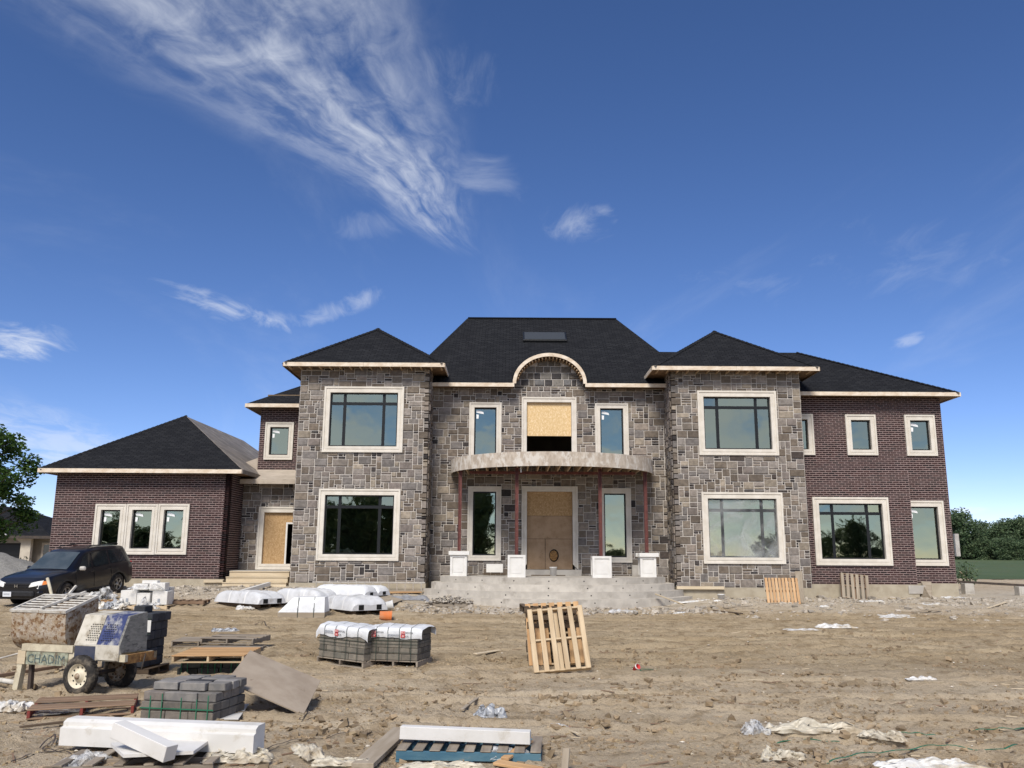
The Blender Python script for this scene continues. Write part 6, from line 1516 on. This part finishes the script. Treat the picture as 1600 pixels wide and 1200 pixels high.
# slatted panel and pallet against the right tower
def lean_frame(px, py, Yw, tilt):
    b0 = G(px, py); M_ = Matrix((V((1, 0, 0)), V((0, sin(tilt), cos(tilt))), V((0, -cos(tilt), sin(tilt))))).transposed().to_4x4(); M_.translation = V((b0.x, b0.y, b0.z)); return M_
M_ = lean_frame(1225, 944, YT, radians(14)); t = thing('slatted_panel', 'orange wooden slatted panel leaning on the right tower base', 'slatted panel', M_.translation, M_.to_3x3())
sw = wx(1249, 940, 34.2) - wx(1198, 940, 34.2); sh_ = .98
for k in range(10): link_mesh('slat', board_mesh(sh_, sw / 10 * .76, .022, 'slat_orange'), t, Matrix.Translation((-sw / 2 + sw * (k + .5) / 10, sh_ / 2, .03)) @ Matrix.Rotation(pi / 2, 4, 'Z'))
for y_ in (.08, sh_ / 2, sh_ - .08): link_mesh('cross_rail', board_mesh(sw, .09, .03, 'pallet_dark'), t, Matrix.Translation((0, y_, 0)))
a = G(1252, 943); plank('upright pale plank leaning on the tower right of the slatted panel', a + V((0, 0, .02)), W(1247.5, 893, YT - .12), .26, .035, 'plank_grey')
M_ = lean_frame(1337, 936, YP, radians(16)); M_ = M_ @ Matrix.Rotation(-.10, 4, 'Z')
pallet('dark yellow pallet leaning on the brick bay of the right wing', M_ @ Matrix.Translation((0, .50, -.06)), 1.1, 1.02, 6, 'plank_grey', 'pallet_brown', bw=.12)
mb = MB(); a = G(1446, 937); P4 = [G(1437, 935), G(1456, 937), W(1455, 909, YP + .2), W(1439, 908, YP + .2)]; mb.slab([q - a for q in P4], (0, -.02, .0)); o = mb.build('board_offcut', 'plank_grey'); o.location = a; tag(o, 'upright board offcut leaning where the bay meets the right wing', 'board')
plank('pale flat board at the foot of the brick bay', gpx(1386, 936, .03), gpx(1410, 936, .03) , .5, .03, 'plank_new', cat='board')
plank('grey board flat on the ground before the upright offcut', gpx(1440, 940, .04), gpx(1480, 942, .04), .3, .04, 'plank_grey', cat='board')
film('white sheet scrap near the corner of the right wing', G(1492, 936), .55, .3, .08, 0, 61.0, 'film_white')
film('white plastic at the foot of the right tower', G(1090, 941), .9, .18, .07, -.05, 62.0, 'film_white'); film('pale paper scrap before the slatted panel', G(1288, 950), .16, .1, .07, 0, 63.0, 'film_white')
film('white plastic scrap before the leaning pallet', G(1365, 942), .5, .2, .06, 0, 64.0, 'film_white'); film('crumpled film on the pale dirt right of the steps', G(972, 958), .5, .25, .10, .3, 65.0, 'film_clear')
film('white scrap lying before the wrapped bundles', G(383, 953), .28, .16, .12, .3, 66.0, 'film_white'); film('small white rag right of the porch steps', G(1062, 961), .2, .12, .1, 0, 67.0, 'film_white')
film('white sheet scrap far right on the dirt', G(1455, 946), .5, .2, .05, 0, 68.0, 'film_white')
for k, (a, b) in enumerate((((1130, 951), (1175, 949)), ((1180, 945), (1235, 944)), ((1115, 956), (1160, 961)), ((1545, 952), (1572, 943)), ((1425, 958), (1470, 955)), ((1030, 952), (1070, 958)))):
    plank(('grey lath in the rubble below the right tower', 'thin plank just before the slatted panel', 'dark lath left of the rag on the dirt', 'pale lath lying on the dirt at far right', 'thin lath between the white scraps at right', 'lath in the pale rubble by the porch steps')[k], gpx(*a, .05), gpx(*b, .05), .10, .03, ('plank_grey', 'plank_grey', 'pallet_dark', 'plank_new', 'plank_grey', 'plank_grey')[k], 'lath', 'lath')
# rail on blocks at the right edge
a = W(1492, 908.5, 40.0); b = W(1660, 918, 37.5)
plank('long dark steel rail carried on concrete blocks at the right edge', a, b, .12, .10, 'dark_metal', 'steel_rail', 'rail')
for k, t_ in enumerate((.12, .63, .97)):
    p = a.lerp(b, t_); g_ = H(p.x, p.y) - .05; mb = MB(); mb.cbox((0, 0, (p.z - .055 - g_) / 2), (.42, .4, p.z - .055 - g_), .015); mb.cbox((0, -.205, (p.z - .06 - g_) * .5), (.26, .012, .2), .004)
    o = mb.build('support_block', 'concrete'); o.location = (p.x, p.y, g_); tag(o, ('concrete block under the rail end at the house corner', 'concrete block under the middle of the dark rail', 'concrete block under the far right of the dark rail')[k], 'block')
plank('thin stick leaning at the corner of the right wing', gpx(1513, 906, 0), W(1500, 893, 40.5), .03, .03, 'plank_new', 'stick', 'stick')
# boxes and bags by the car
p = G(222, 952); k = 1330 / 28.
white_lab = ('left box of the white pile wrapped in clear film', 'middle box of the white pile wrapped in clear film', 'right box of the white pile wrapped in clear film', 'upper left box of the white pile', 'upper right box of the white pile', 'short box on top of the white pile', 'half hidden box at the back of the white pile')
for q, (x, y, z, w, d, h) in enumerate(((-.55, 0, 0, .52, .5, .46), (-.02, -.02, 0, .44, .5, .38), (.50, .02, 0, .50, .5, .44), (-.20, .1, .47, .5, .45, .2), (.34, .08, .45, .52, .45, .26), (.02, .15, .68, .5, .3, .1), (.0, .55, 0, 1.2, .4, .55))):
    mb = MB(); mb.cbox((0, 0, h / 2), (w, d, h), .008, RZ(RNG.uniform(-.08, .08))); o = mb.build('white_box', 'paint_white'); o.location = (p.x + x, p.y + .35 + y, H(p.x, p.y) + .14 + z); tag(o, white_lab[q], 'box', 'white boxes in the wrapped pile')
    if q < 3:
        m2 = MB(); m2.b2((-.06, -d / 2 - .012, h * .2), (.02, -d / 2 - .0105, h * .45)); m2.build('printed_mark', 'ink_grey', o, world=False)
pallet('pallet under the white wrapped boxes', Matrix.Translation((p.x, p.y + .5, H(p.x, p.y))) , 1.7, 1.2, 7, 'pallet_pale')
film('clear film thrown over the white box pile', V((p.x + .05, p.y + .3, H(p.x, p.y) + .62)), .55, .4, .16, .1, 71.0, 'film_clear')
film('clear film bunched before the white boxes', G(232, 952), .38, .22, .28, .1, 72.0, 'film_clear')
for q, (px, py, sx, sy, h, mt) in enumerate(((148, 951, .35, .3, .42, 'film_white'), (160, 938, .3, .25, .55, 'film_clear'), (176, 951, .38, .26, .34, 'film_grey'), (190, 952, .22, .2, .28, 'film_white'))):
    film(('lower left white plastic bag before the car wheel', 'tall clear plastic bag behind the white bags by the car', 'grey folded plastic bag right of the white bags', 'small white bag left of the white boxes')[q], G(px, py), sx, sy, h, q, 75.0 + q, mt, 'plastic_bag', 'plastic bag', 'plastic bags by the car')
pallet('flat dark pallet with soil on it right of the white boxes', flat(288, 944, .1), 1.5, 1.0, 6, 'pallet_brown')
pallet('low pallet leaning between the car and the white boxes', flat(182, 944, .2), 1.0, .8, 5, 'pallet_orange')
# film hanging over the lower right tower window
r, Y, tw, _k = WIN['rt_lo']; a, b, c, d = inset(r, tw - .02); mb = MB()
def pf(u, v):
    s_ = mnoise.noise(V((u * 3, v * 1.6, 7.0))) * .04 + (1 - abs(mnoise.noise(V((u * 4.5 + v * 2, v * 2.4 - u * 1.5, 3.0)))) * 1.6) ** 3 * .03 + abs(mnoise.noise(V((u * 9 + v * 5, v * 4, 1.0)))) * .012
    return V((lerp(a + .02, b - .02, u) , Y + .055 - s_ * 1.25, lerp(c + .01, d - .05 - .02 * sin(u * 40), v))) - V((a, Y, c))
mb.grid(pf, 60, 60); o = mb.build('window_film', 'film_window'); o.location = (a, Y, c); tag(o, 'wrinkled clear plastic hung over the lower window of the right tower', 'plastic sheet')
r, Y, tw, _k = WIN['lt_lo']; film('white plastic crumpled on the sill inside the lower left tower window', V((wx(535, 868, YT + .5), YT + .5, r[2] + tw + .03)), .45, .14, .2, 0, 81.0, 'film_white')

# ================================================================== neighbouring house, gravel, plants
YN = 62.0; nb = thing('neighbour_house', 'low pale neighbouring house with dark hip roof behind the maple', 'house', (wx(20, 880, YN), YN, H(-36, 62)))
x0, x1 = wx(-150, 850, YN), wx(73, 850, YN); g0 = H(-36, YN) - .3; z1 = wz(30, 838, YN)
gx0, gx1, gz1 = wx(-30, 880, YN), wx(29, 880, YN), wz(10, 848, YN)
for q in (((x0, YN, g0), (gx0, YN + .3, z1)), ((gx1, YN, g0), (wx(47, 860, YN), YN + .3, z1)), ((gx0, YN, gz1), (gx1, YN + .3, z1))):
    mb = MB(); mb.b2(*q); mb.build('front_wall', 'stucco', nb)
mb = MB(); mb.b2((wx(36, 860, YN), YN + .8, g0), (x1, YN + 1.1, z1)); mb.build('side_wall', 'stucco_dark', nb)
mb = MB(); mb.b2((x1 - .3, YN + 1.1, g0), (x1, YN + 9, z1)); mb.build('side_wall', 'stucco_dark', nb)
mb = MB(); mb.b2((gx0, YN + .5, g0), (gx1, YN + .6, gz1)); gd = mb.build('garage_door', 'frame_black', nb)
for k in range(3):
    mb = MB(); mb.b2((gx0 + .1, YN + .48, g0 + .6 + k * .75), (gx1 - .1, YN + .505, g0 + .62 + k * .75)); mb.build('panel_joint', 'dark_hole', gd)
mb = MB(); n = 10; mb.slab([V((lerp(gx0, gx1, k / n), YN - .02, gz1 + .35 * sin(pi * k / n) ** .6)) for k in range(n + 1)] + [V((gx1, YN - .02, gz1 - .02)), V((gx0, YN - .02, gz1 - .02))], (0, .15, 0)); mb.build('garage_arch', 'stucco_dark', nb)
wx0, wx1 = wx(57, 880, YN), wx(71, 880, YN); mb = MB(); mb.b2((wx0, YN + .74, wz(60, 895, YN)), (wx1, YN + .78, wz(60, 851, YN))); wn = mb.build('window', 'car_glass', nb)
for q in (((wx0 - .15, YN + .72, wz(60, 851, YN)), (wx1 + .15, YN + .79, wz(60, 851, YN) + .15)), ((wx0 - .15, YN + .72, wz(60, 895, YN)), (wx0, YN + .79, wz(60, 851, YN))), ((wx1, YN + .72, wz(60, 895, YN)), (wx1 + .12, YN + .79, wz(60, 851, YN)))):
    mb = MB(); mb.b2(*q); mb.build('window_trim', 'stucco', wn)
ye = YN - .5; ze = wz(30, 837, ye); xe0, xe1 = wx(-170, 837, ye), wx(80, 837, ye); ap = W(36, 795, ye + 4.5)
mb = MB(); fs = [[V((xe0, ye, ze)), V((xe1, ye, ze)), ap, V((ap.x - 9, ap.y, ap.z + 1.2))], [V((xe1, ye, ze)), V((xe1, ye + 11, ze)), ap]]
for pl in fs: mb.add(pl, [tuple(range(len(pl)))])
o = mb.build('roof', 'shingle', nb); uvset(o.data); mb = MB(); mb.b2((xe0, ye - .03, ze - .2), (xe1, ye, ze)); mb.build('fascia', 'dark_metal', o); mb = MB(); mb.b2((xe0, ye, ze - .2), (xe1, ye + 11, ze - .15)); mb.build('soffit', 'dark_metal', o)
mb = MB(); mb.slab([W(-6, 838, ye - .2), W(9, 836, ye - .2), W(-6, 822, ye - .2)], (0, .2, 0)); mb.build('gable_trim', 'paint_white', o)
# gravel mound
c = G(10, 918); mb = MB(); off = V((c.x - 1.5, c.y + 1.5, H(c.x, c.y)))
def gm_(u, v):
    a_, b_ = u * 2 - 1, v * 2 - 1; r_ = sqrt(a_ * a_ + b_ * b_); return V((a_ * 3.6, b_ * 2.4, max(-.1, 1.35 * (1 - r_ ** 1.3)) + .10 * mnoise.noise(V((a_ * 5, b_ * 5, 3))) + .04 * mnoise.noise(V((a_ * 17, b_ * 17, 3)))))
mb.grid(gm_, 48, 48); o = mb.build('gravel_mound', 'gravel'); o.location = off; tag(o, 'grey gravel mound behind the parked car', 'gravel mound', kind='stuff')

def leaves(mb, c, rad, n, size, tints, flat=.75, R_=RNG):
    c = V(c)
    for _ in range(n):
        while True:
            d = V((R_.uniform(-1, 1), R_.uniform(-1, 1), R_.uniform(-1, 1)))
            if d.length < 1: break
        r_ = d.length; d = d * (rad * (0.55 + .45 * r_)); d.z *= flat; p = c + d
        a_ = V((R_.gauss(0, 1), R_.gauss(0, 1), R_.gauss(0, .6))).normalized(); b_ = a_.cross(V((R_.gauss(0, 1), R_.gauss(0, 1), R_.gauss(0, 1)))).normalized()
        s_ = size * R_.uniform(.6, 1.25); t_ = R_.choice(tints)
        mb.add([p - a_ * s_, p + b_ * s_ * .55 - a_ * s_ * .1, p + a_ * s_, p - b_ * s_ * .55 - a_ * s_ * .1], [(0, 1, 2, 3)], 0, t_)
TINTS = [(1, 1, 1), (.8, .85, .8), (1.25, 1.2, 1.1), (.65, .7, .65), (1.05, 1.1, .95)]
def make_tree(name, hgt, spread, trunk_r, crown_base, nclump, clump_r, nleaf, lsize, lmat, seed, top_round=1.0):
    """returns two meshes: trunk with limbs, crown"""
    R_ = random.Random(seed); tr = MB(); cr = MB()
    tips = []
    tr.tube([(0, 0, -.3), (.03 * hgt * R_.uniform(-1, 1), .02 * hgt, hgt * .3), (.03 * hgt * R_.uniform(-1, 1), 0, hgt * .62), (0, 0, hgt * .88)], [trunk_r * 1.3, trunk_r, trunk_r * .6, trunk_r * .2], 8)
    for k in range(nclump):
        h = lerp(crown_base, .98, (k + .5) / nclump + R_.uniform(-.04, .04)); f = (h - crown_base) / (1 - crown_base); f = max(0.02, min(.98, f))
        prof = sqrt(max(.02, 1 - (abs(f - .38) / .64) ** 2)) if f > .38 else sqrt(max(.05, 1 - ((.38 - f) / .46) ** 2))
        th = k * 2.39996 + R_.uniform(-.5, .5); rr = spread * prof * R_.uniform(.35, 1.08); p = V((rr * cos(th), rr * sin(th), h * hgt))
        b0 = V((0, 0, max(hgt * .18, p.z - rr * .8)))
        tr.tube([b0, b0.lerp(p, .5) + V((0, 0, .08 * rr)), p], [trunk_r * .32, trunk_r * .2, trunk_r * .07], 5, cap=False)
        leaves(cr, p, clump_r * R_.uniform(.65, 1.25), int(nleaf * R_.uniform(.6, 1.2)), lsize, TINTS, .7, R_)
    return tr.mesh('trunk', 'bark'), cr.mesh('crown', lmat, True)
def put_tree(name, label, meshes, loc, rz, sc, group=None):
    t = thing(name, label, 'tree', loc, RZ(rz), group); t.scale = (sc[0], sc[0], sc[1])
    link_mesh('trunk', meshes[0], t); link_mesh('crown', meshes[1], t); return t
mp = make_tree('maple_tree', 9.2, 3.3, .22, .26, 95, .85, 190, .13, 'leaf_maple', 3)
pm_ = W(-48, 800, 47.0); put_tree('maple_tree', 'leafy green maple at the left edge beside the brick wing', mp, (pm_.x, 47.0, H(pm_.x, 47)), .8, (.92, .86))
far = [make_tree('t', 10, 4.2, .3, .06, 46, 1.9, 170, .30, 'leaf_far', s) for s in (5, 6, 7, 8)]
FT = ((1478, 806, 215), (1497, 800, 190), (1508, 836, 205), (1522, 834, 218), (1533, 818, 226), (1546, 826, 212), (1557, 820, 230), (1570, 816, 210), (1582, 814, 224), (1594, 811, 206), (1608, 808, 218), (1625, 812, 205), (1645, 814, 215))
FLAB = ('tree top of the far tree line just at the right wing corner', 'tallest far tree next to the house corner', 'low dark tree in the dip of the far tree line', 'second low tree in the dip of the far tree line', 'far tree right of the dip with a domed crown', 'far tree left of the middle in the tree line', 'far tree in the middle of the visible tree line', 'far tree just right of the middle of the tree line', 'third far tree from the right edge', 'second far tree from the right edge', 'far tree at the right edge of the picture', 'far tree just beyond the right edge', 'outermost far tree beyond the right edge')
for k, ((px, pyt, Y), lb) in enumerate(zip(FT, FLAB)):
    p = W(px, pyt, Y); g_ = H(p.x, Y); hh = (p.z - g_) / 10; put_tree('far_tree', lb, far[k % 4], (p.x, Y, g_ - .2), k * 1.3, (hh * .95, hh), 'trees of the far tree line')
for k, (px, Y) in enumerate(((1500, 200), (1515, 193), (1530, 206), (1550, 189), (1565, 203), (1586, 191), (1602, 200), (1540, 199))):
    p = W(px, 850, Y); g_ = H(p.x, Y); put_tree('hedge_tree', ('low bush under the far trees at the house corner', 'low bush left of the far dip', 'low bush under the dip of the tree line', 'low bush at the field edge below the domed tree', 'low bush at the field edge left of the middle', 'low bush at the field edge right of the middle', 'low bush at the field edge by the right frame', 'low bush behind the field edge in the middle')[k], far[(k + 1) % 4], (p.x, Y - 6, g_ - 1.2), k * 2.1, (.62, .55), 'bushes along the field edge')
sh = MB(); leaves(sh, (0, 0, .9), .75, 420, .09, TINTS, 1.1); st = MB(); st.tube([(0, 0, -.1), (.05, 0, .6), (.1, 0, 1.3)], [.04, .03, .01], 6)
shm = (st.mesh('trunk', 'bark'), sh.mesh('crown', 'leaf_far', True)); p = W(1506, 870, 44.5)
t = put_tree('shrub', 'green shrub peeping out behind the corner of the right wing', shm, (p.x, 44.5, H(p.x, 44.5) + .15), 0, (.8, .75)); t['category'] = 'shrub'
mb = MB(); a = W(1494.5, 850, 43.0); mb.b2((a.x - .1, 42.9, a.z - .6), (a.x + .1, 43.05, a.z + .5)); o = mb.build('meter_box', 'aluminium', house); o['label'] = 'grey service box on the end wall'
for k, (px, py, s_) in enumerate(((37, 882, .8), (14, 884, .7), (2, 886, .7))):
    sh = MB(); R2 = random.Random(k); leaves(sh, (0, 0, .8), .8, 260, .07, TINTS, 1.0, R2); st = MB()
    for q in range(5): st.tube([(0, 0, -.1), (R2.uniform(-.3, .3), R2.uniform(-.3, .3), .7), (R2.uniform(-.6, .6), R2.uniform(-.5, .5), 1.4)], [.02, .015, .006], 5)
    p = W(px, py, 52); t = put_tree('shrub', ('sparse pale shrub right of the neighbour garage', 'sparse shrub in front of the neighbour garage door', 'shrub at the left edge by the neighbour garage')[k], (st.mesh('stems', 'bark'), sh.mesh('crown', 'leaf_shrub', True)), (p.x, 52, p.z - .8), k, (s_, s_)); t['category'] = 'shrub'
# trees across the road behind the photographer, dark in the lower panes
for k, (x, y_, sx_, sz_) in enumerate(((-58, -42, .9, .62), (-50, -40, .9, .6), (-43, -44, .9, .62), (-33, -42, .9, .95), (-26, -40, .9, 1.1), (-19, -43, .9, 1.15), (-12, -39, .8, 1.0), (-6, -42, .7, 1.05), (-1.5, -40, .6, 1.05), (12.5, -40, .5, .28), (36, -44, .7, .5), (42, -40, .7, .62), (50, -45, .7, .55), (-38, -60, 1.0, 1.2), (-29, -58, 1.0, 1.3), (-22, -61, 1.0, 1.35), (-15, -58, 1.0, 1.3), (-9, -60, 1.0, 1.35), (-3, -57, .8, 1.3), (-66, -60, 1.1, .85), (-57, -62, 1.1, .8))):
    put_tree('roadside_tree', ('tree mirrored in the lower panes, across the road, %s in the %s row' % ('first second third fourth fifth sixth seventh eighth ninth tenth eleventh twelfth thirteenth'.split()[k % 13], 'front' if k < 13 else 'back')), far[k % 4], (x, y_, H(x, y_) - .2), k * .9, (sx_, sz_), 'trees across the road mirrored in the panes')

# ================================================================== loose soil, rubble and splinters
cl_ = MB(); R3 = random.Random(5)
for _ in range(15000):
    y_ = 8.3 * (34 / 8.3) ** (R3.random() ** 1.25); x = R3.uniform(-.72, .72) * y_; den = mnoise.noise(V((x * .55, y_ * .55, 2.0)))
    if den < R3.uniform(-.5, .35): continue
    r_ = min(.034, .005 + .006 * R3.expovariate(1.0)) * (1 if y_ < 16 else 1.2); k = R3.uniform(.78, 1.08)
    RNG.seed(_); cl_.chip((x, y_, HN(x, y_) + r_ * .1), r_, .5, 0, (k, k * R3.uniform(.96, 1.02), k * R3.uniform(.9, 1.03)))
for _ in range(150):
    cy = 8.6 * (24 / 8.6) ** (R3.random() ** 1.1); cx = R3.uniform(-.25 if R3.random() < .75 else -.65, .66) * cy; rad = R3.uniform(.12, .5)
    for q in range(R3.randrange(18, 60)):
        x = R3.gauss(cx, rad * 1.5); y_ = R3.gauss(cy, rad * .7)
        if y_ < 7.5: continue
        r_ = .008 + .011 * R3.expovariate(1.0); k = R3.uniform(.55, 1.0); RNG.seed(_ * 97 + q)
        cl_.chip((x, y_, HN(x, y_) + r_ * .15), min(r_, .05), .6, 0, (k, k * .98, k * .95))
o = cl_.build('soil_clods', 'soil_clod', None, True); tag(o, 'loose brown clods scattered over the bare dirt yard', 'soil clods', kind='stuff')
rb = MB()
for _ in range(3400):
    x = R3.uniform(-17, 21); y_ = R3.triangular(31.0, 36.0, 34.6)
    if -3.9 < x < 7.3 and y_ > 31.3: y_ = R3.uniform(29.6, 31.6)
    if x > 7.3 and R3.random() < .3: y_ = R3.uniform(28, 33)
    if WGX0 < x < WGX1 and y_ > 35.3: continue
    r_ = .014 + .020 * R3.expovariate(1.0); RNG.seed(_); k = R3.uniform(.7, 1.3); rb.chip((x, y_, HN(x, y_) + r_ * .25), min(.11, r_), .5, 0, (k, k * .98, k * .95))
o = rb.build('rubble_scatter', 'rubble', None, True); tag(o, 'pale stone chips and mortar rubble strewn along the house foot', 'rubble', kind='stuff')
sp_ = MB()
for _ in range(260):
    y_ = 8.5 * (33 / 8.5) ** (R3.random() ** 1.1); x = R3.uniform(-.68, .68) * y_; L = R3.uniform(.05, .32) * (1 + y_ * .015); sp_.box((x, y_, HN(x, y_) + .012), (L, R3.uniform(.008, .03), .01), RZ(R3.gauss(0, .7)) @ RY(R3.gauss(0, .06)), R3.choice((0, 1, 1)))
o = sp_.build('wood_splinters', ['plank_new', 'pallet_brown']); tag(o, 'wood splinters and offcuts littering the bare dirt', 'splinters', kind='stuff')
wc = MB()
for _ in range(420):
    y_ = 8.6 * (35 / 8.6) ** (R3.random() ** .8); x = R3.uniform(-.7, .7) * y_; RNG.seed(_ + 99); wc.rock((x, y_, HN(x, y_) + .012), R3.uniform(.008, .022) * (1 + y_ * .03), .5, 0, R3.choice([(1.5, 1.5, 1.48), (1.3, 1.25, 1.1), (1.6, 1.6, 1.6)]))
o = wc.build('litter_bits', 'rubble', None, True); tag(o, 'tiny pale bits of foam and paper littering the dirt', 'litter', kind='stuff')
for k, (px, py, px2, py2, w, mt) in enumerate(((722, 1112, 747, 1093, .05, 'plank_grey'), (410, 1010, 420, 1014, .05, 'plank_grey'), (672, 1058, 700, 1057, .03, 'plank_new'), (920, 1067, 941, 1055, .02, 'pallet_brown'), (742, 1024, 780, 1018, .1, 'plank_new'), (0, 1000, 0, 1000, 0, ''))):
    if w: plank(('thin grey stick on the soil left of the grey plastic ball', 'short grey offcut by the back pallets', 'thin pale lath on bare dirt right of the brick cubes', 'thin brown twig right of the pale pallet', 'pale flat offcut on the dirt between brick cubes and pallets')[k], gpx(px, py, .03), gpx(px2, py2, .03), w, .02, mt, 'stick', 'stick')
plank('long dark pole on the soil behind the mixer legs', gpx(-10, 1062, .05), gpx(96, 1046, .06), .06, .06, 'pallet_brown', 'pole', 'pole')
plank('thin board on the dirt under the red ended pallet', gpx(30, 1140, .03), gpx(135, 1128, .03), .05, .025, 'pallet_dark', 'lath', 'lath')
